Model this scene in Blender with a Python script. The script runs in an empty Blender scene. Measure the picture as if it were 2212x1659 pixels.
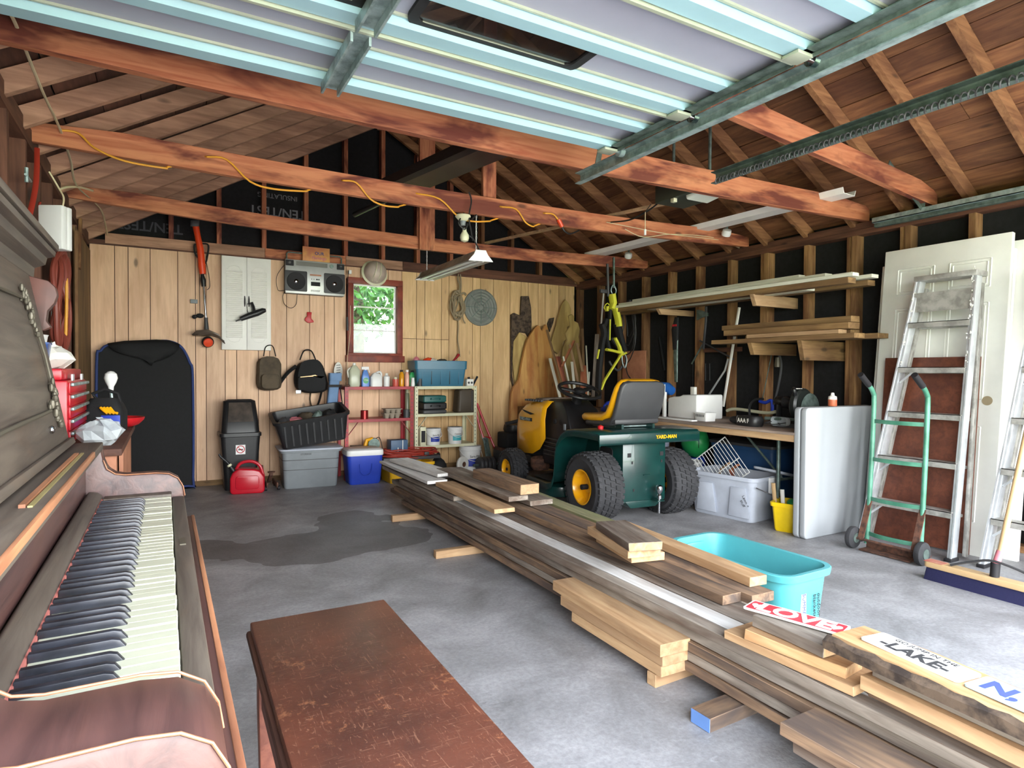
import bpy, bmesh, math, random
from mathutils import Vector, Matrix, Euler
S = bpy.context.scene
COL = S.collection
R = math.radians
PI = math.pi
rnd = random.Random(7)

# ---------------------------------------------------------------- camera
FPX, CH = 1332.7, 1.08
YAW, PIT, ROL = R(29.41), R(1.108), R(0.35)
def _axes():
    cy, sy, cp, sp, cr, sr = math.cos(YAW), math.sin(YAW), math.cos(PIT), math.sin(PIT), math.cos(ROL), math.sin(ROL)
    f = Vector((sy * cp, cy * cp, -sp)); rt = Vector((cy, -sy, 0)); up = rt.cross(f)
    return cr * rt + sr * up, -sr * rt + cr * up, f
RT, UP, FW = _axes()
cam = bpy.data.cameras.new('camera'); cam.sensor_width = 36; cam.lens = 36 * FPX / 2212
cam.clip_start = .02; cam.clip_end = 300
co = bpy.data.objects.new('camera', cam); COL.objects.link(co)
m = Matrix((RT, UP, -FW)).transposed().to_4x4(); m.translation = Vector((0, 0, CH))
co.matrix_world = m
S.camera = co
# a pixel of the 2212 x 1659 photograph -> the point where its ray meets a real plane
CO = Vector((0, 0, CH))
def ray(x, y): return RT * ((x - 1106) / FPX) + UP * (-(y - 829.5) / FPX) + FW
def atz(x, y, z): d = ray(x, y); return CO + d * ((z - CH) / d.z)
def atx(x, y, X): d = ray(x, y); return CO + d * (X / d.x)
def aty(x, y, Y): d = ray(x, y); return CO + d * (Y / d.y)

def atroof(x, y, off=.012): d = ray(x, y); sl = 1.47 / 2.545; return CO + d * ((3.66 - 1.985 * sl - off - CH) / (d.z - d.x * sl))

# ---------------------------------------------------------------- light
S.view_settings.view_transform = 'Standard'; S.view_settings.look = 'None'
S.view_settings.gamma = 1; S.view_settings.use_curve_mapping = False
S.view_settings.exposure = 2.85
w = bpy.data.worlds.new('sky'); S.world = w; w.use_nodes = True
nt = w.node_tree; nt.nodes.clear()
o = nt.nodes.new('ShaderNodeOutputWorld'); b = nt.nodes.new('ShaderNodeBackground')
tc = nt.nodes.new('ShaderNodeTexCoord'); sx = nt.nodes.new('ShaderNodeSeparateXYZ'); rp = nt.nodes.new('ShaderNodeValToRGB')
nt.links.new(tc.outputs['Generated'], sx.inputs[0]); nt.links.new(sx.outputs['Z'], rp.inputs[0])
rp.color_ramp.elements[0].position = 0; rp.color_ramp.elements[0].color = (.93, .97, .94, 1)
rp.color_ramp.elements[1].position = 1; rp.color_ramp.elements[1].color = (.62, .78, 1, 1)
e = rp.color_ramp.elements.new(.28); e.color = (.95, .97, 1, 1)
nt.links.new(rp.outputs[0], b.inputs[0]); nt.links.new(b.outputs[0], o.inputs[0])
b.inputs[1].default_value = 2.6
sun = bpy.data.lights.new('sun', 'SUN'); sun.energy = 6; sun.angle = R(.6); sun.color = (1, .95, .86)
so = bpy.data.objects.new('sun', sun); COL.objects.link(so)
so.rotation_euler = Vector((.14, -.50, -1)).to_track_quat('-Z', 'Y').to_euler(); so.location = (0, 12, 12)
def portal(name, c, sx_, sy_, rot):
    l = bpy.data.lights.new(name, 'AREA'); l.shape = 'RECTANGLE'; l.size = sx_; l.size_y = sy_; l.cycles.is_portal = True
    p = bpy.data.objects.new(name, l); COL.objects.link(p); p.location = c; p.rotation_euler = rot
portal('doorway_portal', (.7, -.16, 1.05), 2.5, 2.2, (R(90), 0, 0))
portal('fill_doorway_portal', (3.3, -.16, 1.05), 2.4, 2.2, (R(90), 0, 0))  # sky portal in the unseen second doorway, left open as added fill

# ---------------------------------------------------------------- mesh builder
class MB:
    def __init__(s): s.v = []; s.f = []; s.m = []
    def add(s, v, f, mi=0):
        k = len(s.v); s.v += [tuple(p) for p in v]; s.f += [tuple(i + k for i in q) for q in f]; s.m += [mi] * len(f); return s
    def box(s, a, b, mi=0):
        x0, y0, z0 = a; x1, y1, z1 = b
        return s.add([(x0, y0, z0), (x1, y0, z0), (x1, y1, z0), (x0, y1, z0), (x0, y0, z1), (x1, y0, z1), (x1, y1, z1), (x0, y1, z1)],
                     [(0, 3, 2, 1), (4, 5, 6, 7), (0, 1, 5, 4), (1, 2, 6, 5), (2, 3, 7, 6), (3, 0, 4, 7)], mi)
    def bar(s, p, q, w_, h, up=(0, 0, 1), mi=0):
        p = Vector(p); q = Vector(q); d = (q - p).normalized(); u = Vector(up); sd = d.cross(u)
        if sd.length < 1e-4: sd = d.cross(Vector((1, 0, 0)))
        sd.normalize(); u = sd.cross(d).normalized(); a = sd * w_ / 2; c = u * h / 2
        return s.add([p - a - c, p + a - c, p + a + c, p - a + c, q - a - c, q + a - c, q + a + c, q - a + c],
                     [(0, 1, 2, 3), (7, 6, 5, 4), (4, 5, 1, 0), (5, 6, 2, 1), (6, 7, 3, 2), (7, 4, 0, 3)], mi)
    def tube(s, P, r, n=8, closed=False, mi=0, flat=1):
        P = [Vector(p) for p in P]; L = len(P); rs = r if isinstance(r, (list, tuple)) else [r] * L
        V = []; nrm = None
        for i in range(L):
            if closed: t = P[(i + 1) % L] - P[i - 1]
            else: t = P[min(i + 1, L - 1)] - P[max(i - 1, 0)]
            t.normalize()
            if nrm is None: nrm = t.cross(Vector((0, 0, 1)) if abs(t.z) < .9 else Vector((1, 0, 0)))
            nrm = (nrm - t * nrm.dot(t)).normalized(); b_ = t.cross(nrm)
            for k in range(n):
                a = 2 * PI * k / n; V.append(P[i] + nrm * math.cos(a) * rs[i] + b_ * math.sin(a) * rs[i] * flat)
        F = []
        for i in range(L if closed else L - 1):
            j = (i + 1) % L
            for k in range(n): F.append((i * n + k, i * n + (k + 1) % n, j * n + (k + 1) % n, j * n + k))
        if not closed: F += [tuple(range(n - 1, -1, -1)), tuple((L - 1) * n + k for k in range(n))]
        return s.add(V, F, mi)
    def lathe(s, prof, c=(0, 0, 0), ax=(0, 0, 1), n=24, mi=0, cap=True):
        c = Vector(c); z = Vector(ax).normalized(); x = z.cross(Vector((0, 0, 1)) if abs(z.z) < .9 else Vector((0, 1, 0))).normalized(); y = z.cross(x)
        V = []; F = []
        for r, h in prof:
            for k in range(n):
                a = 2 * PI * k / n; V.append(c + z * h + (x * math.cos(a) + y * math.sin(a)) * max(r, 1e-4))
        for i in range(len(prof) - 1):
            for k in range(n): F.append((i * n + k, i * n + (k + 1) % n, (i + 1) * n + (k + 1) % n, (i + 1) * n + k))
        if cap: F += [tuple(range(n - 1, -1, -1)), tuple((len(prof) - 1) * n + k for k in range(n))]
        return s.add(V, F, mi)
    def prism(s, poly, pl, d0, d1, mi=0):
        def P(u, v, d): return {'xz': (u, d, v), 'xy': (u, v, d), 'yz': (d, u, v)}[pl]
        n = len(poly); V = [P(u, v, d0) for u, v in poly] + [P(u, v, d1) for u, v in poly]
        F = [tuple(range(n - 1, -1, -1)), tuple(range(n, 2 * n))] + [(i, (i + 1) % n, n + (i + 1) % n, n + i) for i in range(n)]
        return s.add(V, F, mi)
    def loft(s, rings, cap=(True, True), mi=0, closed=True):
        n = len(rings[0]); V = [p for r_ in rings for p in r_]; F = []
        for i in range(len(rings) - 1):
            for k in range(n if closed else n - 1): F.append((i * n + k, i * n + (k + 1) % n, (i + 1) * n + (k + 1) % n, (i + 1) * n + k))
        if cap[0]: F.append(tuple(range(n - 1, -1, -1)))
        if cap[1]: F.append(tuple((len(rings) - 1) * n + k for k in range(n)))
        return s.add(V, F, mi)
    def ball(s, c, r, n=12, mi=0):
        if not isinstance(r, (list, tuple)): r = (r, r, r)
        V = []; F = []; h = max(4, n // 2)
        for i in range(h + 1):
            t = PI * i / h
            for k in range(n):
                a = 2 * PI * k / n; V.append((c[0] + r[0] * max(math.sin(t), 1e-3) * math.cos(a), c[1] + r[1] * max(math.sin(t), 1e-3) * math.sin(a), c[2] + r[2] * math.cos(t)))
        for i in range(h):
            for k in range(n): F.append((i * n + k, (i + 1) * n + k, (i + 1) * n + (k + 1) % n, i * n + (k + 1) % n))
        F += [tuple(range(n)), tuple(h * n + k for k in range(n - 1, -1, -1))]
        return s.add(V, F, mi)
    def xf(s, M, k0=0):
        for i in range(k0, len(s.v)): s.v[i] = tuple(M @ Vector(s.v[i]))
        return s
    def jit(s, a, k0=0, seed=1):
        q = random.Random(seed)
        s.v[k0:] = [(x + q.uniform(-a, a), y + q.uniform(-a, a), z + q.uniform(-a, a)) for x, y, z in s.v[k0:]]; return s
    def build(s, name, mat, parent=None, w=0, bev=0, seg=2, ang=35, sub=0, loc=None, rot=None):
        me = bpy.data.meshes.new(name); V = s.v
        if w and parent is not None:
            inv = MW[parent.name].inverted(); V = [inv @ Vector(p) for p in V]
        me.from_pydata([tuple(p) for p in V], [], s.f); me.polygons.foreach_set('material_index', s.m)
        bm = bmesh.new(); bm.from_mesh(me)
        bmesh.ops.recalc_face_normals(bm, faces=bm.faces)
        if bev:
            ed = [e_ for e_ in bm.edges if len(e_.link_faces) == 2 and e_.calc_face_angle(0) > R(30)]
            bmesh.ops.bevel(bm, geom=ed, offset=bev, segments=seg, affect='EDGES', profile=.5, clamp_overlap=True)
        bm.to_mesh(me); bm.free()
        for k in (mat if isinstance(mat, (list, tuple)) else [mat]): me.materials.append(k)
        if ang: me.shade_smooth(); me.set_sharp_from_angle(angle=R(ang))
        ob = bpy.data.objects.new(name, me); COL.objects.link(ob)
        if sub:
            md = ob.modifiers.new('sub', 'SUBSURF'); md.levels = md.render_levels = sub
        if parent is not None: ob.parent = parent
        if loc is not None: ob.location = loc
        if rot is not None: ob.rotation_euler = rot
        return ob
MW = {}
def mw(loc, rot): return Matrix.Translation(Vector(loc)) @ Euler(rot).to_matrix().to_4x4()
def thing(name, label, cat, loc=(0, 0, 0), rot=(0, 0, 0), group=None):
    ob = bpy.data.objects.new(name, None); COL.objects.link(ob); ob.empty_display_size = .05
    if not isinstance(rot, (tuple, list)): rot = (0, 0, rot)
    ob.location = loc; ob.rotation_euler = rot; MW[ob.name] = mw(loc, rot)
    ob['label'] = label; ob['category'] = cat
    if group: ob['group'] = group
    return ob
def tag(ob, label, cat, group=None, kind=None):
    ob['label'] = label; ob['category'] = cat
    if group: ob['group'] = group
    if kind: ob['kind'] = kind
    return ob
def struct(ob, label=None):
    ob['kind'] = 'structure'
    if label: ob['label'] = label
    return ob
def dup(root, loc=None, rot=None, label=None, group=None):
    c = root.copy(); COL.objects.link(c)
    if loc is not None: c.location = loc
    if rot is not None: c.rotation_euler = rot if isinstance(rot, (tuple, list)) else (0, 0, rot)
    MW[c.name] = mw(c.location, tuple(c.rotation_euler))
    if label: c['label'] = label
    if group: c['group'] = group
    def kids(a, b_):
        for k in list(a.children):
            d = k.copy(); COL.objects.link(d); d.parent = b_; kids(k, d)
    kids(root, c); return c
def kid(src, parent, loc=None, rot=None):
    d = src.copy(); COL.objects.link(d); d.parent = parent
    if loc is not None: d.location = loc
    if rot is not None: d.rotation_euler = rot
    return d
def rr(w_, d, r, z, n=4, cx=0, cy=0):
    P = []
    for sx_, sy_, a0 in ((1, 1, 0), (-1, 1, 90), (-1, -1, 180), (1, -1, 270)):
        for k in range(n + 1):
            a = R(a0 + 90 * k / n); P.append((cx + sx_ * (w_ / 2 - r) + r * math.cos(a), cy + sy_ * (d / 2 - r) + r * math.sin(a), z))
    return P
def rr2(w_, h, r, n=4, cx=0, cz=0): return [(x, y) for x, y, _ in rr(w_, h, r, 0, n, cx, cz)]
def arc(c, r, a0, a1, n): return [(c[0] + r * math.cos(R(a0 + (a1 - a0) * k / n)), c[1] + r * math.sin(R(a0 + (a1 - a0) * k / n))) for k in range(n + 1)]
def cat(P, n=6, closed=False):
    P = [Vector(p) for p in P]; L = len(P); out = []
    for i in range(L if closed else L - 1):
        a, b_, c, d = (P[(i + j) % L] if closed else P[min(max(i + j, 0), L - 1)] for j in (-1, 0, 1, 2))
        for k in range(n):
            t = k / n; out.append(.5 * ((2 * b_) + (c - a) * t + (2 * a - 5 * b_ + 4 * c - d) * t * t + (3 * b_ - a - 3 * c + d) * t ** 3))
    if not closed: out.append(P[-1])
    return out
def text(name, body, size, mat, parent, loc, rot, ext=.0006, align='CENTER', bold=0):
    cu = bpy.data.curves.new(name, 'FONT'); cu.body = body; cu.size = size; cu.extrude = ext; cu.align_x = align; cu.align_y = 'CENTER'; cu.offset = bold
    cu.resolution_u = 3
    t = bpy.data.objects.new(name, cu); COL.objects.link(t)
    bpy.context.view_layer.update()
    me = bpy.data.meshes.new_from_object(t.evaluated_get(bpy.context.evaluated_depsgraph_get()))
    bpy.data.objects.remove(t); bpy.data.curves.remove(cu)
    me.name = name; me.materials.clear(); me.materials.append(mat)
    ob = bpy.data.objects.new(name, me); COL.objects.link(ob); ob.parent = parent; ob.location = loc; ob.rotation_euler = rot
    return ob

# ---------------------------------------------------------------- materials
def lin(c):
    c = c / 255; return c / 12.92 if c <= .04045 else ((c + .055) / 1.055) ** 2.4
def rgb(*c): return (lin(c[0]), lin(c[1]), lin(c[2]), 1)
class NT:
    def __init__(s, name):
        s.mat = bpy.data.materials.new(name); s.mat.use_nodes = True; s.t = s.mat.node_tree; s.b = s.t.nodes['Principled BSDF']
        s.x = s.t.nodes.new('ShaderNodeTexCoord')
    def n(s, kind, **k):
        q = s.t.nodes.new(kind)
        for a, v in k.items():
            if a.startswith('i_'): q.inputs[int(a[2:]) if a[2:].isdigit() else a[2:]].default_value = v
            else: setattr(q, a, v)
        return q
    def l(s, a, b_): s.t.links.new(a, b_)
    def map(s, scale, rand=True, src='Object'):
        mp = s.n('ShaderNodeMapping'); s.l(s.x.outputs[src], mp.inputs[0]); mp.inputs['Scale'].default_value = scale
        if rand:
            oi = s.n('ShaderNodeObjectInfo'); g = s.n('ShaderNodeNewGeometry')
            ad = s.n('ShaderNodeMath', operation='ADD'); s.l(oi.outputs['Random'], ad.inputs[0]); s.l(g.outputs['Random Per Island'], ad.inputs[1])
            mu = s.n('ShaderNodeMath', operation='MULTIPLY'); s.l(ad.outputs[0], mu.inputs[0]); mu.inputs[1].default_value = 37
            s.l(mu.outputs[0], mp.inputs['Location']); s.rv = ad.outputs[0]
        return mp.outputs[0]
    def noise(s, vec, scale, det=3, rough=.55, dist=0):
        q = s.n('ShaderNodeTexNoise'); s.l(vec, q.inputs['Vector']); q.inputs['Scale'].default_value = scale
        q.inputs['Detail'].default_value = det; q.inputs['Roughness'].default_value = rough; q.inputs['Distortion'].default_value = dist; return q.outputs[0]
    def ramp(s, fac, *st):
        q = s.n('ShaderNodeValToRGB'); s.l(fac, q.inputs[0]); cr = q.color_ramp
        while len(cr.elements) < len(st): cr.elements.new(.5)
        for e_, (p, c) in zip(cr.elements, st): e_.position = p; e_.color = c if len(c) == 4 else (*c, 1)
        return q.outputs[0]
    def mix(s, fac, a, b_, mode='MIX'):
        q = s.n('ShaderNodeMix', data_type='RGBA', blend_type=mode)
        for i, v in ((0, fac), (6, a), (7, b_)):
            if hasattr(v, 'links') or isinstance(v, bpy.types.NodeSocket): s.l(v, q.inputs[i])
            else: q.inputs[i].default_value = v
        return q.outputs[2]
    def bump(s, h, st=.3, d=.01):
        q = s.n('ShaderNodeBump'); s.l(h, q.inputs['Height']); q.inputs['Strength'].default_value = st; q.inputs['Distance'].default_value = d
        s.l(q.outputs[0], s.b.inputs['Normal'])
    def col(s, c): s.l(c, s.b.inputs['Base Color'])
    def rough(s, v): s.b.inputs['Roughness'].default_value = v
K0, K1 = (0, 0, 0, 1), (1, 1, 1, 1)
def wood(name, c1, c2, stain=None, axis=0, rough=.75, var=.25, grain=1, amt=.55, knots=True, band=(.42, .62)):
    """grain stretched along the local axis; stain = colour of blotches with a shape of their own"""
    N = NT(name); sc = [14, 14, 14]; sc[axis] = 1.1
    v = N.map(tuple(a * grain for a in sc)); f = N.noise(v, 2.2, 5, .6, .6)
    c = N.ramp(f, (.3, rgb(*c2)), (.62, rgb(*c1)))
    sc2 = [5, 5, 5]; sc2[axis] = 1.3; v2 = N.map(tuple(sc2))
    if stain:
        g = N.noise(v2, 1.3, 4, .6, .4); mask = N.ramp(g, (band[0], K0), (band[1], (amt,) * 3 + (1,)))
        c = N.mix(mask, c, rgb(*stain))
    if knots:
        sk = [5, 5, 5]; sk[axis] = 2; vk = N.map(tuple(sk)); k = N.n('ShaderNodeTexVoronoi'); N.l(vk, k.inputs['Vector']); k.inputs['Scale'].default_value = 1.1
        km = N.ramp(k.outputs['Distance'], (.05, (.75,) * 3 + (1,)), (.11, K0)); c = N.mix(km, c, rgb(*[a * .45 for a in c2]))
    h = N.n('ShaderNodeHueSaturation'); N.l(c, h.inputs['Color'])
    mr = N.n('ShaderNodeMapRange'); fr = N.n('ShaderNodeMath', operation='FRACT'); mu = N.n('ShaderNodeMath', operation='MULTIPLY'); N.l(N.rv, mu.inputs[0]); mu.inputs[1].default_value = 5.3
    N.l(mu.outputs[0], fr.inputs[0]); N.l(fr.outputs[0], mr.inputs[0]); mr.inputs[3].default_value = 1 - var; mr.inputs[4].default_value = 1 + var * .8
    N.l(mr.outputs[0], h.inputs['Value']); N.col(h.outputs[0]); N.rough(rough); N.bump(f, .25, .004)
    return N.mat
def plain(name, c, rough=.5, metal=0, var=.12, sc=6, c2=None, bump=0, spec=None, alpha=None, coat=0, bsc=120):
    N = NT(name); v = N.map((1, 1, 1)); f = N.noise(v, sc, 4, .6)
    a = rgb(*c); b_ = rgb(*c2) if c2 else tuple(x * (1 - var) for x in a[:3]) + (1,)
    N.col(N.ramp(f, (.38, b_), (.6, a))); N.rough(rough); N.b.inputs['Metallic'].default_value = metal
    if bump: N.bump(N.noise(v, bsc, 3), bump, .003)
    if spec is not None: N.b.inputs['Specular IOR Level'].default_value = spec
    if coat: N.b.inputs['Coat Weight'].default_value = coat
    if alpha: N.b.inputs['Alpha'].default_value = alpha
    return N.mat
def glassy(name, c, rough=.05, tr=1, ior=1.45):
    N = NT(name); N.b.inputs['Base Color'].default_value = rgb(*c); N.rough(rough); N.b.inputs['Transmission Weight'].default_value = tr; N.b.inputs['IOR'].default_value = ior
    return N.mat
M = {}
# framing timber, each along its own axis in world-built meshes (x, y, z) or local X boards
for a, n_ in enumerate('xyz'):
    M['raf' + n_] = wood('rafter wood ' + n_, (196, 152, 124), (158, 116, 92), (104, 72, 58), a, var=.14, amt=.5)
    M['rafr' + n_] = wood('right rafter wood ' + n_, (164, 118, 78), (118, 78, 48), (84, 46, 30), a, var=.16, amt=.6)
    M['tie' + n_] = wood('red stained tie wood ' + n_, (196, 128, 90), (160, 86, 56), (92, 34, 26), a, var=.08, amt=.9, band=(.46, .6))
    M['stud' + n_] = wood('wall stud wood ' + n_, (168, 128, 84), (120, 80, 48), (84, 46, 28), a, var=.2, amt=.8)
    M['dark' + n_] = wood('dark aged wood ' + n_, (112, 72, 54), (78, 46, 34), (54, 30, 24), a, var=.15)
    M['lum' + n_] = wood('fresh lumber ' + n_, (198, 164, 124), (166, 128, 90), (128, 98, 74), a, var=.12, amt=.5)
    M['grey' + n_] = wood('weathered grey lumber ' + n_, (158, 148, 136), (96, 86, 78), (84, 62, 48), a, var=.24, amt=.75, knots=False)
    M['barn' + n_] = wood('weathered brown lumber ' + n_, (156, 126, 98), (98, 76, 60), (66, 60, 60), a, var=.26, amt=.8, knots=False)
    M['wht' + n_] = wood('white painted trim ' + n_, (222, 222, 206), (204, 202, 184), (170, 150, 120), a, var=.05, amt=.25, knots=False)
    M['dull' + n_] = wood('dull brown board ' + n_, (150, 118, 76), (112, 84, 52), (86, 58, 38), a, var=.15)
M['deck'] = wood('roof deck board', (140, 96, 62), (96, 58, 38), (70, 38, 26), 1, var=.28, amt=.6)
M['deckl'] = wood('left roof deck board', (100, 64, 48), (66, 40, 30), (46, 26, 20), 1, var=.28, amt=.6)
M['panel'] = wood('knotty pine panel', (226, 186, 150), (208, 166, 130), (174, 126, 92), 2, rough=.5, var=.09, amt=.3)
M['panely'] = wood('yellow pine panel', (222, 186, 136), (200, 162, 112), (160, 118, 76), 2, rough=.5, var=.09, amt=.3)
M['ply'] = wood('reddish plywood', (118, 66, 46), (90, 48, 34), (74, 38, 30), 0, var=.06, rough=.55, knots=False)
M['piano'] = wood('worn mahogany', (86, 58, 54), (52, 34, 34), (112, 74, 56), 1, rough=.42, var=.05, amt=.45, knots=False, band=(.52, .7))
M['pianod'] = wood('dusty dark mahogany', (96, 86, 76), (62, 52, 46), (112, 84, 60), 1, rough=.6, var=.05, amt=.45, knots=False, band=(.55, .75))
M['piedge'] = wood('worn bare piano edge', (184, 128, 92), (140, 88, 62), (96, 58, 44), 1, rough=.5, var=.05, knots=False)
M['slab'] = wood('live edge slab', (206, 160, 92), (176, 112, 56), (140, 74, 36), 2, rough=.45, var=.06, grain=.5, amt=.6)
M['slaby'] = wood('pale live edge slab', (200, 172, 108), (164, 134, 76), (120, 90, 50), 2, rough=.5, var=.05, grain=.5)
M['bark'] = plain('tree bark', (92, 76, 62), .95, sc=22, c2=(46, 36, 30), bump=1, bsc=40)
M['felt'] = plain('black fibreboard', (22, 22, 24), .9, sc=30, c2=(14, 14, 15))
M['black'] = plain('black plastic', (34, 34, 36), .42, c2=(24, 24, 26))
M['blackm'] = plain('matte black', (26, 26, 28), .8, c2=(16, 16, 18), bump=.2)
M['fabric'] = plain('black nylon', (13, 13, 16), .8, c2=(8, 8, 10), sc=40, bump=.3, bsc=300)
M['navy'] = plain('navy binding', (40, 58, 112), .7)
M['dgrey'] = plain('dark grey plastic', (62, 62, 64), .5)
M['grey'] = plain('grey plastic', (128, 134, 138), .5)
M['lgrey'] = plain('light grey plastic', (186, 192, 204), .45)
M['white'] = plain('white plastic', (226, 226, 224), .4, var=.06)
M['whitep'] = plain('white painted wood', (238, 236, 230), .45, var=.05)
M['door'] = plain('white door paint', (232, 232, 226), .4, var=.05)
M['red'] = plain('red plastic', (190, 26, 34), .4)
M['redp'] = plain('red shelf paint', (168, 32, 44), .45, c2=(140, 26, 36))
M['redc'] = plain('red enamel', (188, 20, 40), .3)
M['cream'] = plain('cream shelf paint', (214, 212, 180), .45)
M['blue'] = plain('blue plastic', (38, 66, 178), .4)
M['teal'] = plain('teal plastic', (84, 170, 178), .35, var=.08)
M['steelblue'] = plain('slate blue plastic', (58, 112, 138), .38)
M['lblue'] = plain('light blue fabric', (110, 140, 178), .8)
M['yellow'] = plain('yellow plastic', (236, 200, 20), .4)
M['ygold'] = plain('mower yellow paint', (240, 172, 20), .28, var=.05, coat=.3)
M['mgreen'] = plain('mower green paint', (12, 54, 50), .3, c2=(10, 44, 42), coat=.3)
M['tgreen'] = plain('hand truck green enamel', (88, 148, 124), .4, c2=(64, 120, 98))
M['rubber'] = plain('tyre rubber', (52, 52, 55), .8, c2=(38, 38, 40), bump=.3)
M['galv'] = plain('galvanised steel', (176, 196, 196), .42, .55, c2=(132, 150, 150), sc=18)
M['galvd'] = plain('dull galvanised steel', (116, 132, 126), .5, .6, c2=(84, 98, 92), sc=18)
M['alu'] = plain('aluminium', (222, 225, 228), .4, .55, c2=(188, 192, 196), sc=5)
M['aluw'] = plain('worn aluminium', (190, 188, 182), .5, .5, c2=(150, 148, 142), sc=12)
M['chrome'] = plain('chrome', (220, 222, 226), .12, 1)
M['brass'] = plain('dusty antique brass', (98, 92, 80), .5, .5)
M['gold'] = plain('dull gilt', (176, 164, 112), .45, .5)
M['dflat'] = plain('garage door grey paint', (158, 160, 174), .5, var=.04)
M['drib'] = plain('garage door pale rib', (156, 192, 202), .4, var=.05)
M['dlip'] = plain('galvanised rib lip', (178, 184, 164), .5, .3)
M['ivory'] = plain('ivory key', (188, 189, 168), .3, var=.08)
M['ebony'] = plain('ebony key', (44, 46, 54), .35, c2=(28, 29, 34), sc=20)
M['pinkfelt'] = plain('faded red felt', (190, 110, 100), .9)
M['cordo'] = plain('orange yellow cord', (226, 158, 48), .5)
M['cordr'] = plain('rust red cord', (158, 48, 34), .5)
M['cordw'] = plain('beige cable', (206, 192, 156), .5)
M['cordb'] = plain('black cable', (28, 28, 30), .5)
M['orange'] = plain('trimmer orange', (228, 72, 32), .35)
M['hose'] = plain('brown red hose', (130, 60, 48), .5)
M['rope'] = plain('old rope', (150, 134, 108), .9, bump=.8, bsc=200)
M['straw'] = plain('tan canvas', (88, 76, 60), .85, c2=(66, 56, 44), bump=.3)
M['rust'] = plain('rusty steel', (112, 76, 60), .8, .2, c2=(72, 52, 44), sc=30)
M['navybr'] = plain('navy bristles', (30, 30, 70), .9, bump=.6)
M['tanw'] = plain('pale wooden handle', (206, 172, 126), .5)
M['pinkw'] = plain('pinkish plywood', (186, 128, 98), .6, c2=(160, 104, 78))
M['yneon'] = plain('neon yellow webbing', (218, 216, 60), .7)
M['glue'] = plain('blue label', (40, 60, 160), .5)
M['tealab'] = plain('turquoise label', (70, 170, 180), .5)
M['greenp'] = plain('green plastic', (40, 150, 80), .4)
M['amber'] = plain('amber liquid bottle', (220, 150, 30), .2)
M['pink'] = plain('dusty pink', (206, 120, 130), .6)
M['card'] = plain('cardboard', (150, 126, 96), .8)
M['paper'] = plain('white paper', (232, 230, 222), .7)
M['ink'] = plain('black ink', (24, 22, 26), .7)
M['inkb'] = plain('blue ink', (70, 84, 140), .7)
def thin_glass(name, c):
    N = NT(name); t = N.n('ShaderNodeBsdfTransparent'); t.inputs[0].default_value = rgb(*c); g = N.n('ShaderNodeBsdfGlossy'); g.inputs['Roughness'].default_value = .02
    fr = N.n('ShaderNodeFresnel', i_IOR=1.4); mx = N.n('ShaderNodeMixShader'); N.l(fr.outputs[0], mx.inputs[0]); N.l(t.outputs[0], mx.inputs[1]); N.l(g.outputs[0], mx.inputs[2])
    N.l(mx.outputs[0], N.t.nodes['Material Output'].inputs[0]); return N.mat
M['glass'] = thin_glass('window glass', (244, 250, 248))
M['bag'] = plain('crumpled clear plastic', (190, 196, 200), .25, var=.2, sc=14, alpha=.75)
M['shield'] = plain('smoky trimmer guard', (96, 84, 74), .3, alpha=.85)
M['pglass'] = plain('smoked door glass', (36, 30, 28), .08, spec=.7, alpha=.55)
M['leaf'] = plain('leaves', (76, 116, 52), .6, c2=(34, 62, 28), sc=9, bump=.5, bsc=20)
M['grass'] = plain('lawn', (126, 150, 78), .9, c2=(90, 116, 56), sc=3)
M['grav'] = plain('pale gravel drive', (196, 190, 180), .95, c2=(160, 152, 142), sc=9, bump=.5)
def concrete():
    N = NT('concrete floor'); v = N.map((1, 1, 1), rand=False)
    a = N.noise(v, 3.2, 6, .62, .5); c = N.ramp(a, (.30, rgb(128, 127, 127)), (.52, rgb(158, 157, 158)), (.7, rgb(180, 179, 180)))
    v2 = N.map((1.2, 4.5, 1), rand=False); st = N.noise(v2, 7, 5, .7, .8); c = N.mix(N.ramp(st, (.62, K0), (.72, (.4,) * 3 + (1,))), c, rgb(196, 196, 200))
    # old oil and soot stains towards the back left
    mp = N.n('ShaderNodeMapping'); N.l(N.x.outputs['Object'], mp.inputs[0]); mp.inputs['Location'].default_value = (-.95 * .5, -4.05 * .75, 0); mp.inputs['Scale'].default_value = (.5, .75, 1)
    g = N.n('ShaderNodeVectorMath', operation='LENGTH'); N.l(mp.outputs[0], g.inputs[0])
    wob = N.noise(v, 1.3, 3, .5); ad = N.n('ShaderNodeMath', operation='MULTIPLY_ADD'); N.l(wob, ad.inputs[0]); ad.inputs[1].default_value = 1.3; N.l(g.outputs['Value'], ad.inputs[2])
    msk = N.ramp(ad.outputs[0], (.6, (.8,) * 3 + (1,)), (1.05, (.62,) * 3 + (1,)), (1.75, K0)); c = N.mix(msk, c, rgb(72, 64, 62))
    fine = N.noise(v, 60, 4, .7); c = N.mix(.4, c, N.ramp(fine, (.35, rgb(104, 104, 106)), (.65, rgb(176, 176, 180))), 'OVERLAY')
    N.col(c); N.rough(.55); 
    h = N.n('ShaderNodeMath', operation='ADD'); N.l(fine, h.inputs[0]); N.l(N.noise(v, 14, 5, .7), h.inputs[1]); N.bump(h.outputs[0], .3, .005)
    return N.mat
M['floor'] = concrete()
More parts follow.
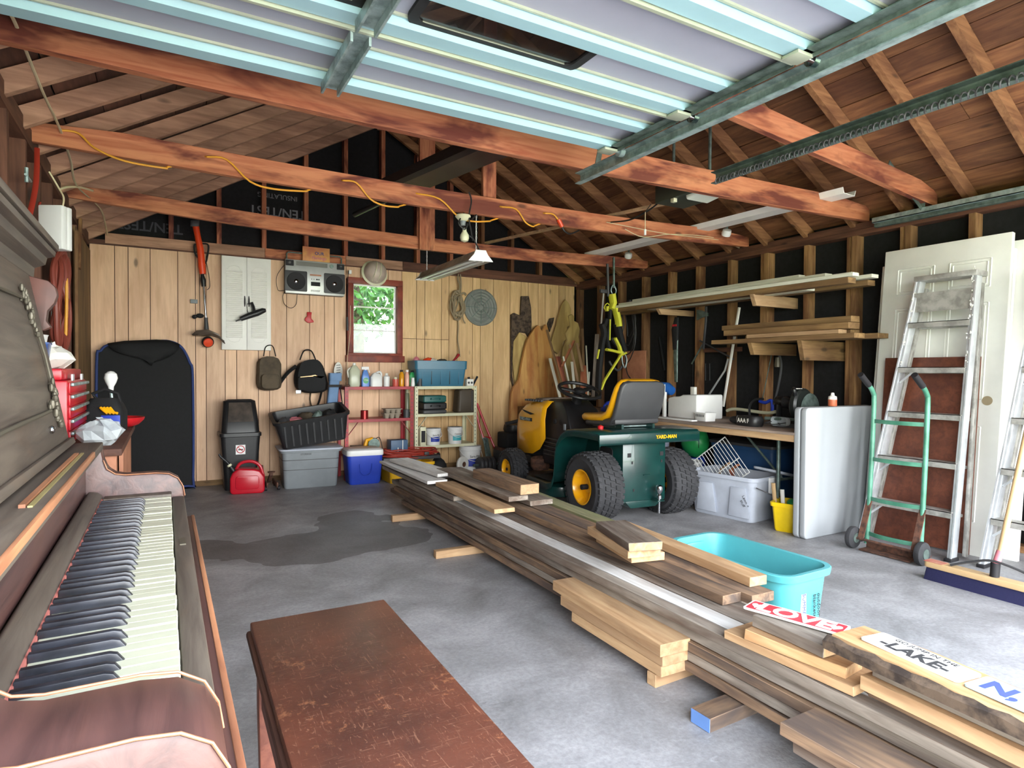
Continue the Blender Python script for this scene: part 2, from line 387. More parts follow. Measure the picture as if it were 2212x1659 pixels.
def benchtop():
    N = NT('scratched brown veneer'); v = N.map((1, 1, 1), rand=False)
    c = N.ramp(N.noise(v, 3, 5, .6), (.35, rgb(72, 44, 36)), (.65, rgb(108, 62, 46)))
    for sc, ang in (((60, 6, 1), .5), ((6, 70, 1), .3), ((40, 18, 1), 1.2)):
        mp = N.n('ShaderNodeMapping'); N.l(N.x.outputs['Object'], mp.inputs[0]); mp.inputs['Scale'].default_value = sc; mp.inputs['Rotation'].default_value = (0, 0, ang)
        c = N.mix(N.ramp(N.noise(mp.outputs[0], 2, 2, .5, 2.5), (.63, K0), (.74, (.34,) * 3 + (1,))), c, rgb(176, 130, 104))
    sp = N.noise(v, 50, 4, .7); big = N.noise(v, 4.5, 3, .6)
    ml = N.n('ShaderNodeMath', operation='MULTIPLY'); N.l(sp, ml.inputs[0]); N.l(big, ml.inputs[1])
    c = N.mix(N.ramp(ml.outputs[0], (.325, K0), (.40, (.5,) * 3 + (1,))), c, rgb(168, 112, 78))
    # the bare worn patch near the front edge
    mp = N.n('ShaderNodeMapping'); N.l(N.x.outputs['Object'], mp.inputs[0]); mp.inputs['Location'].default_value = (-.02 * 7, .34 * 7, 0); mp.inputs['Scale'].default_value = (7, 7, 0)
    g = N.n('ShaderNodeVectorMath', operation='LENGTH'); N.l(mp.outputs[0], g.inputs[0])
    ad = N.n('ShaderNodeMath', operation='MULTIPLY_ADD'); N.l(N.noise(v, 16, 4, .7), ad.inputs[0]); ad.inputs[1].default_value = .9; N.l(g.outputs['Value'], ad.inputs[2])
    c = N.mix(N.ramp(ad.outputs[0], (.92, K1), (1.0, K0)), c, rgb(184, 112, 52))
    N.col(c); N.rough(.38); N.bump(sp, .15, .002); return N.mat
M['btop'] = benchtop()
# ================================================================ the building
XL, XR, YB, Y0 = -.56, 4.53, 6.41, -.15
ZP, ZT = 2.12, 2.21            # underside and top of the right wall's top plate
RX, RZ = 1.985, 3.66           # ridge, underside of the rafters
SLP = (RZ - 2.19) / (RX - XL)
# ground outside, slab
g = MB(); g.box((-40, -40, -.12), (40, 60, -.04)); struct(g.build('ground', M['grass'], ang=0))
g = MB(); g.box((-3, -14, -.04), (8, -.3, -.02)); struct(g.build('driveway', M['grav'], ang=0))
g = MB(); g.box((XL - .12, -.3, -.12), (XR + .12, YB + .13, 0)); FLOOR = struct(g.build('floor', M['floor'], ang=0))
# right wall: black fibreboard behind open studs
wr = MB(); wr.box((XR + .09, Y0, 0), (XR + .12, YB + .1, 2.3)); WR = struct(wr.build('wall_right', M['felt'], ang=0))
for i in range(17):
    y = 5.95 - .39 * i + (0 if i < 2 else -.02)
    if y < Y0: break
    q = rnd.uniform(-.008, .008)
    s_ = MB(); s_.box((XR, y - .02 + q, .04), (XR + .09, y + .02 + q, ZP)); s_.build('wall_stud', M['studz'], WR, ang=0)
    if i in (6, 8, 9): MB().box((XR + .01, y + .02, .04), (XR + .09, y + .055, ZP)).build('wall_stud', M['studz'], WR, ang=0)
MB().box((XR, 6.36, .04), (XR + .09, 6.40, ZP)).build('wall_stud', M['studz'], WR, ang=0)
MB().box((XR - .003, Y0, ZP), (XR + .09, YB, ZP + .04)).box((XR, Y0, ZP + .042), (XR + .09, YB, ZT)).build('top_plate', M['darky'], WR, ang=0)
MB().box((XR, Y0, 0), (XR + .09, YB, .04)).build('sole_plate', M['studx'], WR, ang=0)
# left wall: studs with a few boards
wl = MB(); wl.box((XL - .12, Y0, 0), (XL - .09, YB + .1, 2.3)); WL = struct(wl.build('wall_left', M['dully'], ang=0))
for i in range(17):
    y = 6.0 - .39 * i
    MB().box((XL - .09, y - .02, .04), (XL, y + .02, 2.15)).build('wall_stud', M['darkz'], WL, ang=0)
MB().box((XL - .09, Y0, 2.15), (XL + .004, YB, 2.24)).build('top_plate', M['darky'], WL, ang=0)
MB().box((XL - .09, Y0, 0), (XL, YB, .04)).build('sole_plate', M['darky'], WL, ang=0)
MB().box((XL, 5.36, .3), (XL + .012, 6.40, 2.10)).build('wall_board', M['dullz'], WL, ang=0)
MB().box((XL + .012, 5.32, .2), (XL + .03, 5.37, 2.06)).build('batten', M['studz'], WL, ang=0)
MB().bar((XL + .02, 5.62, 2.2), (XL + .02, 5.52, 1.82), .045, .02, (1, 0, 0)).build('brace_board', M['studz'], WL, ang=0)
# back wall: sheathing, gable and the pine panelling with its window opening
WX0, WX1, WZ0, WZ1 = 1.69, 2.20, 1.25, 2.01
wb = MB()
def holed(mb, y0, y1, x0, x1, z0, z1, mi=0):
    mb.box((x0, y0, z0), (WX0, y1, z1), mi); mb.box((WX1, y0, z0), (x1, y1, z1), mi)
    mb.box((WX0, y0, z0), (WX1, y1, WZ0), mi); mb.box((WX0, y0, WZ1), (WX1, y1, z1), mi)
holed(wb, YB + .10, YB + .13, XL - .12, XR + .12, 0, 2.18)
wb.prism([(XL - .12, 2.18), (XR + .12, 2.18), (RX, RZ + .25)], 'xz', YB + .10, YB + .13)
WB = struct(wb.build('wall_back', M['felt'], ang=0))
def seam(px, y=600): return aty(px, y, YB).x
xs = [XL + .004] + [seam(p) for p in (247.6, 276.8, 324.5, 384, 422, 445, 486, 511, 558, 582, 619, 669, 701, 722, 748)]
def planks(mb, xs, z0, z1, y=YB, t=.012, mi=0):
    for a, b_ in zip(xs, xs[1:]): mb.box((a + .003, y, z0), (b_ - .003, y + t, z1), mi)
pa = MB(); planks(pa, xs[:-1] + [WX0 - .05], .05, 2.17); planks(pa, [WX0 - .05, WX0 + .12, WX0 + .3, WX1 + .04], .05, WZ0 - .03); planks(pa, [WX0 - .05, WX0 + .1, WX0 + .22, WX0 + .4, WX1 + .04], WZ1 + .03, 2.17)
MB().box((XL, YB + .012, 0), (WX0 - .06, YB + .016, 2.17)).box((WX0 - .06, YB + .012, 0), (WX1 + .06, YB + .016, WZ0 - .03)).box((WX1 + .04, YB + .012, 0), (XR - .02, YB + .016, 2.17)).build('panel_grooves', M['darkz'], WB, ang=0)
pa.build('pine_panelling', M['panel'], WB, ang=0)
xr_ = [WX1 + .04] + [seam(p) for p in (900, 918, 954, 970)]
xr2 = [seam(p) for p in (970, 988, 1021, 1038, 1066, 1102, 1126, 1141, 1163, 1178, 1207, 1221)] + [XR - .02]
pb = MB(); planks(pb, xr_, .05, 1.435); planks(pb, xr_, 1.44, 2.17); planks(pb, xr2, .05, 2.17)
pb.build('pine_panelling', M['panely'], WB, ang=0)
MB().box((XL, YB - .008, 0), (XR, YB + .01, .05)).build('sole_board', M['dullx'], WB, ang=0)
for a, b_, mt in ((XL + .12, .85, 'rafx'), (.855, 1.63, 'tiex'), (1.635, 2.24, 'rafx'), (2.245, 4.5, 'darkx')):
    MB().box((a, YB - .022, 2.172), (b_, YB + .015, 2.262)).build('ledger_board', M[mt], WB, ang=0)
for i in range(-3, 16):
    x = .06 + .395 * i
    zt = RZ - abs(x - RX) * SLP - .06 + .02
    if x < XL + .1 or x > XR - .1 or zt < 2.32: continue
    MB().box((x - .02, YB + .005, 2.17), (x + .02, YB + .095, zt + .1)).build('gable_stud', M['tiez'] if x < 3 else M['rafrz'], WB, ang=0)
MB().box((XL, YB - .02, 2.13), (XR, YB - .0005, 2.171)).build('ledger_strip', M['darkx'], WB, ang=0).location.z = .03
tx = plain('white stencil paint', (128, 130, 132), .8)
text('sheathing_stencil', 'TEN/TEST', .125, tx, WB, (aty(601, 458, YB + .09).x, YB + .097, aty(601, 458, YB + .09).z), (R(90), 0, R(0)), bold=.002).rotation_euler = (R(90), PI, 0)
text('sheathing_stencil', 'INSULATING', .066, tx, WB, (aty(600, 424, YB + .09).x, YB + .097, aty(600, 424, YB + .09).z), (R(90), PI, 0))
text('sheathing_stencil', 'TEN/TEST', .125, plain('faded stencil paint', (70, 72, 76), .8), WB, (aty(322, 488, YB + .09).x, YB + .097, aty(322, 488, YB + .09).z), (R(90), PI, 0), bold=.002)
# front wall round both doorways, the unseen second left open for more light
wf = MB(); D1, D2, DH = (XL + .04, 1.86), (2.2, 4.46), 2.09
wf.box((XL - .12, Y0 - .1, 0), (D1[0], Y0, 2.2)).box((D1[1], Y0 - .1, 0), (D2[0], Y0, 2.2)).box((D2[1], Y0 - .1, 0), (XR + .12, Y0, 2.2))
wf.box((D1[0], Y0 - .1, DH), (D1[1], Y0, 2.2)).box((D2[0], Y0 - .1, DH), (D2[1], Y0, 2.2))
wf.prism([(XL - .12, 2.2), (XR + .12, 2.2), (RX, RZ + .25)], 'xz', Y0 - .1, Y0); struct(wf.build('wall_front', M['dullx'], ang=0))
# roof: board deck, rafters, ridge
def roofz(x): return RZ - abs(x - RX) * SLP
th = math.atan(SLP)
dl, dr = MB(), MB(); L_ = (RX - XL + .35) / math.cos(th); nb = 17
for side, mb in ((-1, dl), (1, dr)):
    for k in range(nb):
        a0 = k * L_ / nb + .002; a1 = (k + 1) * L_ / nb - .002 - (.004 if k % 4 == 1 else 0)
        nrm = Vector((side * math.sin(th), 0, math.cos(th)))
        base = Vector((RX, 0, RZ + .005)) + nrm * .092
        dd = Vector((side * math.cos(th), 0, -math.sin(th)))
        ys = [Y0 - .25] + sorted(rnd.uniform(.5, 6) for _ in range(1)) + [YB + .3]
        for j in range(len(ys) - 1):
            P = [base + dd * a0, base + dd * a1]; q = []
            for y in (ys[j] + .002, ys[j + 1] - .002):
                for p in P: q.append(Vector((p.x, y, p.z)))
                for p in P: q.append(Vector((p.x, y, p.z)) + nrm * .02)
            mb.add(q, [(0, 1, 5, 4), (2, 6, 7, 3), (0, 4, 6, 2), (1, 3, 7, 5), (0, 2, 3, 1), (4, 5, 7, 6)])
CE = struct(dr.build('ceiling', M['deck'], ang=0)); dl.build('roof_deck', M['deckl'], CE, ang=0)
ou = MB()
for side in (-1, 1):
    nrm = Vector((side * math.sin(th), 0, math.cos(th))); p = Vector((RX, 0, RZ + .005)) + nrm * .117; q = p + Vector((side * math.cos(th), 0, -math.sin(th))) * L_
    V = [Vector((c.x, y, c.z)) + nrm * h for h in (0, .02) for y in (Y0 - .3, YB + .35) for c in (p, q)]
    ou.add(V, [(0, 1, 3, 2), (4, 6, 7, 5), (0, 4, 5, 1), (2, 3, 7, 6), (0, 2, 6, 4), (1, 5, 7, 3)])
ou.build('roof_shingles', M['dgrey'], CE, ang=0)
MB().prism([(RX - .16, RZ + .06), (RX, RZ + .16), (RX + .16, RZ + .06), (RX + .16, RZ + .12), (RX, RZ + .22), (RX - .16, RZ + .12)], 'xz', Y0 - .3, YB + .35).build('ridge_cap', M['dgrey'], CE, ang=0)  # added over the ridge gap to keep sunlight from leaking in
MB().box((RX - .02, Y0, RZ - .04), (RX + .02, YB, RZ + .12)).build('ridge_board', M['rafy'], CE, ang=0)
k = 0
for i in range(17):
    y = 6.32 - .39 * i
    if i == 0: y = 6.36
    for side in (-1, 1):
        if y > 5.9 and i == 0: pass
        q = rnd.uniform(-.01, .01)
        a = Vector((RX, y + q, RZ + .045)); b_ = Vector((XL + .0 if side < 0 else XR, y + q, roofz(XL) + .045 - .0))
        d = (b_ - a).normalized(); b_ = b_ + d * (.1)
        MB().bar(a + d * .02, b_, .038, .088, (0, 0, 1)).build('rafter', M['rafx'] if side < 0 else M['rafrx'], CE, ang=0)
# tie beams across the room, each sagging a little
def tie(y, zl, zm, zr, x0, x1, h, mt, label, wdt=.04):
    mb = MB(); rings = []
    for i in range(13):
        t = i / 12; x = x0 + (x1 - x0) * t; z = zl * (1 - t) + zr * t - (zl * .5 + zr * .5 - zm) * (1 - (2 * t - 1) ** 2)
        hh = h * (1 if 0 < i < 12 else .72)
        rings.append([(x, y - wdt / 2, z), (x, y + wdt / 2, z), (x, y + wdt / 2, z + hh), (x, y - wdt / 2, z + hh)])
    mb.loft(rings); return tag(mb.build('tie_beam', M[mt], ang=20, bev=.002, seg=1), label, 'beam', 'tie beams across the garage')
T1 = tie(2.72, 2.20, 2.165, 2.212, XL - .05, XR + .02, .145, 'tiex', 'thick red stained tie beam nearest the open garage door')
T2 = tie(3.80, 2.19, 2.15, 2.21, XL - .05, XR + .02, .125, 'tiex', 'red stained tie beam wrapped by the orange extension cord')
T3 = tie(5.12, 2.24, 2.145, 2.205, XL - .05, XR + .02, .11, 'tiex', 'red stained tie beam farthest back, with a post at its middle')
T4 = tie(2.26, 2.45, 2.33, 2.212, 2.1, XR + .02, .13, 'tiex', 'short reddish beam rising left above the right door track')
def post(name, p, q, w_, d, mt, label):
    mb = MB(); mb.bar(p, q, w_, d, (0, 1, 0)); return tag(mb.build(name, M[mt], ang=0), label, 'post', 'hanging posts under the ridge')
post('ridge_post', (RX - .02, 3.83, 2.27), (RX - .02, 3.83, RZ - .05), .1, .03, 'tiez', 'flat reddish post standing on the cord-wrapped tie beam')
post('ridge_post', (2.0, 5.08, 2.14), (2.0, 5.08, RZ - .05), .14, .03, 'tiez', 'wide flat reddish post hung on the farthest tie beam')

# window in the back wall
wn = MB(); f = .05
def ring(mb, x0, x1, z0, z1, t, y0, y1):
    mb.box((x0 - t, y0, z1), (x1 + t, y1, z1 + t)); mb.box((x0 - t, y0, z0 - t), (x1 + t, y1, z0)); mb.box((x0 - t, y0, z0), (x0, y1, z1)); mb.box((x1, y0, z0), (x1 + t, y1, z1))
ring(wn, WX0 + .02, WX1 - .02, WZ0 + .02, WZ1 - .02, .062, YB - .03, YB + .06)
wn.box((WX0 - .06, YB - .045, WZ0 - .075), (WX1 + .06, YB + .0, WZ0 - .005))
WN = struct(wn.build('window_1', plain('red brown window frame', (142, 62, 42), .55, c2=(104, 40, 30)), bev=.003, ang=30))
sa = MB(); ring(sa, WX0 + .035, WX1 - .035, WZ0 + .035, WZ1 - .035, .016, YB + .02, YB + .045)
for z in (WZ0 + .26, WZ0 + .505): sa.box((WX0 + .03, YB + .02, z - .007), (WX1 - .03, YB + .045, z + .007))
sa.build('window_sash', M['white'], WN, ang=0)
for z0, z1 in ((WZ0 + .03, WZ0 + .255), (WZ0 + .265, WZ0 + .5), (WZ0 + .51, WZ1 - .03)):
    MB().box((WX0 + .03, YB + .03, z0), (WX1 - .03, YB + .034, z1)).build('pane', M['glass'], WN, ang=0)
# outside the back window: trees and a parked car
def tree(x, y, h, r, seed, label, n_=900, kk=1, vs=.42):
    t = thing('garden_tree', label, 'tree', (x, y, -.04), 0, 'trees behind the garage'); q = random.Random(seed)
    MB().tube(cat([(0, 0, 0), (.05, .03, h * .4), (-.05, .05, h * .8)], 4), [.16 - .01 * i for i in range(9)], 8).build('trunk', M['bark'], t)
    mb = MB()
    for i in range(n_):
        a = q.uniform(0, 2 * PI); u = q.uniform(-1, 1); rr_ = r * q.uniform(.55, 1) ; s_ = math.sqrt(1 - u * u)
        c = Vector((rr_ * s_ * math.cos(a), rr_ * s_ * math.sin(a), h * .62 + rr_ * u * h * vs / r)); e_ = Euler((q.uniform(0, 6), q.uniform(0, 6), 0)).to_matrix(); k_ = q.uniform(.1, .22) * kk
        mb.add([c + e_ @ Vector(p) * k_ for p in ((-1, 0, 0), (0, -.5, .1), (1, 0, 0), (0, .5, .1))], [(0, 1, 2, 3)])
    mb.build('foliage', M['leaf'], t, ang=0)
tree(.7, 9.6, 4.4, 1.3, 1, 'leafy green tree seen through the left of the back window')
tree(2.95, 10.9, 5.0, 1.1, 7, 'small leafy tree right outside the middle of the back window', 2200, .5, .3)
tree(4.9, 9.6, 4.6, 1.3, 2, 'leafy green tree seen through the right of the back window')
tree(3.6, 18.5, 6.5, 2.3, 3, 'tall leafy tree far beyond the back window')
tree(-1.5, 16, 6, 2.3, 4, 'leafy tree far beyond the window, left of the tallest')
tree(8.7, 17, 6, 2.4, 5, 'leafy tree far beyond the window, right of the tallest')
t = thing('parked_car', 'white parked car outside the back window', 'car', (3.4, 13.0, -.04), R(8))
prof = [(-2.1, .35), (-2.1, .8), (-1.5, .95), (-.9, 1.42), (.7, 1.45), (1.4, .98), (2.1, .85), (2.15, .4)]
MB().prism(prof, 'xz', -.8, .8).build('body', M['white'], t, bev=.06)
MB().prism([(-1.35, .98), (-.85, 1.35), (.65, 1.37), (1.2, 1.0)], 'xz', -.82, -.79).build('side_window', M['pglass'], t)
for x in (-1.35, 1.35):
    for y in (-.78, .6): MB().lathe([(.1, 0), (.32, .01), (.33, .17), (.1, .18)], (x, y, .33), (0, 1, 0)).build('wheel', M['rubber'], t)

# ---- overhead garage door on its tracks
DZ = 2.10
gd = thing('overhead_garage_door', 'open pale blue-white sectional garage door lying overhead', 'garage door', (0, 0, DZ))
sec = [2.29, 1.84, 1.32, .80, .28]; GX0, GX1 = -.52, 1.82
for i in range(4):
    ya, yb = sec[i + 1], sec[i]; sp = MB()
    if i in (1,):
        wn_ = [(.64, 1.22), (-.1, .5)]; y0_, y1_ = 1.60, 1.77
        sp.box((GX0, ya, .03), (GX1, y0_, .045)).box((GX0, y1_, .03), (GX1, yb, .045))
        xx = [GX0] + [c for w_ in sorted(wn_) for c in w_] + [GX1]
        for j in range(0, len(xx), 2): sp.box((xx[j], y0_, .03), (xx[j + 1], y1_, .045))
        P = sp.build('door_section', M['dflat'], gd, ang=0)
        for x0, x1 in wn_:
            fr_ = MB(); o_ = rr2(x1 - x0 + .03, y1_ - y0_ + .03, .05, 5, (x0 + x1) / 2, (y0_ + y1_) / 2); i_ = rr2(x1 - x0 - .03, y1_ - y0_ - .03, .03, 5, (x0 + x1) / 2, (y0_ + y1_) / 2)
            n_ = len(o_); fr_.loft([[(x, y, z) for x, y in pts] for pts, z in ((o_, .032), (o_, .018), (i_, .018), (i_, .032))], cap=(False, False)); fr_.add([(x, y, .032) for x, y in o_ + i_], [])
            W_ = fr_.build('window_frame', M['blackm'], P); MB().prism(i_, 'xy', .024, .028).build('pane', M['pglass'], W_, ang=0)
    else:
        sp.box((GX0, ya, .03), (GX1, yb, .045)); P = sp.build('door_section', M['dflat'], gd, ang=0)
    # bent ribs along the section
    def rib(y, wd, dz=0):
        mb = MB(); mb.loft([[(x, y - wd / 2, .032), (x, y - wd / 2 + .006, dz), (x, y + wd / 2 - .006, dz), (x, y + wd / 2, .032)] for x in (GX0, GX1 - .02)]); mb.build('door_rib', M['drib'], P, ang=0)
        mb = MB(); mb.box((GX0, y - wd / 2 - .014, .022), (GX1 - .02, y - wd / 2 - .006, .034)); mb.build('rib_crease', M['dlip'], P, ang=0)
    rib(yb - .035, .075); rib(ya + .27 if i else 2.03, .062, .004)
    MB().box((GX0, ya + .004, -.008), (GX1 - .015, ya + .016, .03)).build('section_lip', M['dlip'], P, ang=0)
    for x in (.52,):
        if i in (0, 1, 2):
            st = MB()
            for s_ in (-1, 1): st.box((x + s_ * .028 - .004, ya + .02, -.035), (x + s_ * .028 + .004, yb - .03, .0))
            st.box((x - .026, ya + .02, -.008), (x + .026, yb - .03, .0)).build('centre_stile', M['galv'], P, ang=0)
    es = MB(); es.box((GX1 - .02, ya + .01, -.012), (GX1 - .015, yb - .01, .03)).box((GX1 - .06, ya + .01, .0), (GX1 - .016, yb - .01, .004)).build('end_stile', M['galvd'], P, ang=0)
    hl = MB()
    for y in (ya + .07, ya + .11, yb - .16, yb - .12, yb - .24): hl.box((GX1 - .022, y, .008), (GX1 - .0205, y + .012, .02))
    hl.build('punched_holes', M['ink'], P, ang=0)
    rl = MB(); rl.lathe([(.008, -.05), (.008, .03), (.022, .03), (.022, .055), (.01, .056)], (GX1 - .02, yb - .03, .0), (1, 0, 0), 14); rl.build('roller', M['chrome'] if i else M['galv'], P)
    hb = MB(); hb.box((GX1 - .09, yb - .06, -.014), (GX1 - .015, yb + .0, -.003)).build('hinge_plate', M['dlip'], P, bev=.002)
text('grade_stamp', 'NO. 2 PO2MEL', .035, M['inkb'], gd, (1.62, sec[2] - .30 - .29, -.002), (PI, 0, 0))
def track(name, x, y0, y1, z, label, parts=1, mt='galv', flip=1):
    t = thing(name, label, 'track', (x, 0, z))
    P = [(-.012, -.028), (.012, -.028), (.016, -.02), (.016, .02), (.012, .028), (-.012, .028), (-.012, .024), (.010, .022), (.012, .016), (.012, -.018), (.009, -.024), (-.012, -.024)]
    mb = MB(); mb.prism([(a * 1.4 * flip, b_) for a, b_ in P], 'xz', y0, y1); mb.build('rail', M[mt], t, ang=0)
    MB().box((.018 if flip > 0 else -.05, y0, .0), (.05 if flip > 0 else -.018, y1, .005)).box((.046 if flip > 0 else -.05, y0, 0), (.05 if flip > 0 else -.046, y1, .035)).build('angle_iron', M['galv'], t, ang=0)
    return t
TR = track('door_track', 1.865, -.05, 2.63, 2.08, 'bright galvanised track along the open door\'s right edge')
for y, x1, z1 in ((2.52, 2.02, 2.62), (2.36, 2.16, 2.7)):
    st = MB(); st.bar((1.90, y, 2.09), (x1, y + .02, z1), .03, .004, (0, 1, 0)); st.build('hanger_strap', M['galvd'], TR, w=1, ang=0)
T2_ = track('door_track', 2.36, .3, 2.18, 2.04, 'dull grey track with a spring hung under the right roof slope', mt='galvd')
sp = MB(); P = [(-.03 + .013 * math.cos(i * .9), .35 + i * .0032, -.03 + .013 * math.sin(i * .9)) for i in range(560)]
sp.tube(P, .0035, 4); sp.build('extension_spring', M['dgrey'], T2_, ang=60)
T3_ = track('door_track', 4.46, -.05, 2.60, 2.16, 'dull galvanised track along the top of the right wall', mt='galvd', flip=-1)
MB().bar((4.42, 2.27, 2.17), (4.42, 2.27, 2.30), .004, .035, (0, 1, 0)).build('hanger_strap', M['galvd'], T3_, w=1, ang=0)
MB().bar((4.41, 2.27, 2.19), (3.98, 2.245, 2.415), .004, .03, (0, 0, 1)).build('hanger_strap', M['galvd'], T3_, w=1, ang=0)
# ================================================================ piano by the left wall
PN = thing('upright_piano', 'old dusty upright piano with open keyboard along the left wall', 'piano', (0, 0, 0))
A, B = .53, 1.97        # near and far ends
mb = MB(); mb.box((XL + .02, A + .02, .0), (-.19, B - .02, .62)).box((XL + .02, A + .02, .62), (-.30, B - .02, 1.36))
mb.build('case', M['pianod'], PN, bev=.004)
mb = MB(); mb.box((-.20, A + .03, .60), (.022, B - .03, .715)).box((.0, A + .05, .60), (.045, B - .06, .70)); mb.build('key_bed', M['piano'], PN, bev=.004)
MB().box((.016, .61, .700), (.046, 1.90, .738)).build('key_slip', M['pianod'], PN, bev=.005)
MB().box((.044, A + .06, .60), (.062, 1.78, .706)).build('front_rail', M['piano'], PN, bev=.004)
MB().box((.058, A + .07, .697), (.066, 1.78, .708)).build('worn_edge', M['piedge'], PN, bev=.002)
MB().box((.025, 1.36, .738), (.036, 1.41, .7405)).build('lock_plate', M['brass'], PN, ang=0)
# the curved cheeks
def cheek(y0, y1):
    top = [(-.30, .885), (-.152, .885), (-.143, .872), (-.138, .845), (-.13, .822), (-.112, .808), (-.09, .803), (-.02, .803), (.01, .799), (.032, .785), (.044, .762), (.047, .735)]
    mb = MB(); mb.prism([(-.30, .60)] + top + [(.047, .60)], 'xz', y0, y1); c = mb.build('cheek', M['piano'], PN, bev=.008, ang=40)
    e = MB(); e.loft([[(x, y0 + .004, z + .0012), (x, y1 - .004, z + .0012)] for x, z in cat([(a, 0, b_) for a, b_ in top[3:]], 3) and [(p.x, p.z) for p in cat([(a, 0, b_) for a, b_ in top[3:]], 3)]], cap=(False, False), closed=False)
    return c
cheek(1.905, 1.965); cheek(.535, .645)
for y0, y1 in ((1.862, 1.905), (.605, .645)):
    MB().box((-.137, y0, .70), (.016, y1, .752)).build('key_block', M['pianod'], PN, bev=.003)
for y in (1.904, .6455, .5345): MB().tube([(x, y, z) for x, z in ((-.138, .845), (-.13, .822), (-.112, .808), (-.09, .804), (-.02, .804), (.01, .80), (.032, .786), (.044, .763), (.048, .737))], .0014, 6).build('worn_edge', M['piedge'], PN)
# keys
kw = 1.217 / 52; y_hi = 1.860
W0 = MB(); W0.box((-.137, -kw / 2 + .0009, .70), (.014, kw / 2 - .0009, .747)); k0 = W0.build('key', M['ivory'], PN, bev=.0012, seg=1, ang=0)
k0.location = (0, y_hi - kw / 2, 0)
MB().box((-.155, y_hi - 52 * kw, .69), (.0125, y_hi, .735)).build('key_frame', M['dark' + 'y'], PN, ang=0)
for i in range(1, 52):
    q = rnd.uniform(-.0012, .0008); kid(k0, PN, (rnd.uniform(-.0008, .0008), y_hi - kw * (i + .5), q))
bp = MB()
bp.loft([[(x, -.0055 + a, .742), (x, .0055 - a, .742), (x, .0046 - a, z), (x, -.0046 + a, z)] for x, z, a in ((-.137, .7565, 0), (-.056, .7575, 0), (-.048, .755, .0004), (-.040, .744, .0008))])
b0 = bp.build('black_key', M['ebony'], PN, bev=.0009, seg=2, ang=40)
first = 1
names = 'ABCDEFG'
for i in range(52):           # white key i counted from the near (bass) end
    nme = names[i % 7]
    if nme in 'ACDFG' and i < 51:
        y = y_hi - 52 * kw + kw * (i + 1) + {'A': 0.0015, 'C': -.002, 'D': .002, 'F': -.002, 'G': 0}[nme]
        if first: b0.location = (0, y, 0); first = 0
        else: kid(b0, PN, (rnd.uniform(-.001, .001), y, rnd.uniform(-.0008, .0008)))
MB().box((-.146, .645, .742), (-.137, 1.862, .752)).build('felt_strip', M['pinkfelt'], PN, ang=0)
mb = MB(); mb.loft([[(x, y, z) for x, z in ((-.140, .70), (-.140, .757), (-.150, .765), (-.168, .768), (-.174, .76), (-.19, .70))] for y in (.6, 1.895)]); mb.build('key_rail', M['pianod'], PN, bev=.003)
MB().box((-.19, .6, .76), (-.176, 1.905, .868)).build('fall_board', M['piano'], PN, ang=0)
MB().box((-.24, .6, .868), (-.142, 1.955, .888)).build('music_shelf', M['pianod'], PN, bev=.003)
MB().box((-.147, .75, .876), (-.1405, 1.72, .8895)).build('worn_edge', M['piedge'], PN, bev=.002)
mb = MB(); mb.box((-.176, 1.07, .888), (-.168, 1.68, .893)).build('piano_hinge', M['piedge'], PN, ang=0)
MB().box((-.166, 1.07, .888), (-.160, 1.70, .8905)).build('hinge_leaf', M['gold'], PN, ang=0)
# leaning upper panel with its trim, cornice above
pb0, pt0 = Vector((-.208, 0, .895)), Vector((-.292, 0, 1.335))
def pp(u, v, d=0):                        # u: y, v: 0..1 up the panel, d: out of it
    n_ = Vector((pt0.z - pb0.z, 0, -(pt0.x - pb0.x))).normalized(); p = pb0 + (pt0 - pb0) * v + n_ * d; p.y = u; return p
mb = MB(); mb.loft([[pp(y, 0, -.02), pp(y, 0, 0), pp(y, 1, 0), pp(y, 1, -.02)] for y in (A + .02, 1.90)]); UPN = mb.build('upper_panel', M['pianod'], PN, bev=.003)
MB().loft([[pp(y, -.005, 0), pp(y, -.005, .012), pp(y, .03, .010), pp(y, .03, 0)] for y in (A + .02, 1.905)]).build('panel_bead', M['pianod'], UPN, bev=.002)
def onp(px, py, d=0.006):
    r_ = ray(px, py); n_ = Vector((pt0.z - pb0.z, 0, -(pt0.x - pb0.x))).normalized(); t = (pb0 - CO).dot(n_) / r_.dot(n_); return CO + r_ * t + n_ * d
tr = MB(); tr.tube([onp(-60, 600), onp(0, 626), onp(38, 642)], .0035, 6); tr.tube([onp(72, 715), onp(90, 770), onp(104, 828)], .003, 6); tr.tube([onp(-60, 965), onp(0, 934), onp(102, 889)], .0045, 6); tr.build('trim_rod', M['brass'], UPN)
def orn(pts, r_):
    mb = MB(); q = random.Random(3)
    for (px, py) in pts:
        p = onp(px, py, .006)
        for _ in range(3):
            mb.ball(p + Vector((q.uniform(-.003, .004), q.uniform(-.012, .012), q.uniform(-.01, .01))), (r_ * q.uniform(.5, .9), r_ * q.uniform(.7, 1.2), r_ * q.uniform(.6, 1.5)), 8)
    mb.build('cast_ornament', M['brass'], UPN)
orn([(40, 640), (43, 630), (47, 645), (52, 655), (55, 668), (60, 675), (63, 688), (67, 700), (74, 720)], .007)
orn([(104, 828), (107, 845), (110, 855), (112, 868), (104, 882), (114, 884), (118, 895), (122, 908), (124, 915)], .008)
MB().ball(onp(107, 929, .004), (.007, .009, .009), 12).build('lock_knob', M['chrome'], UPN)
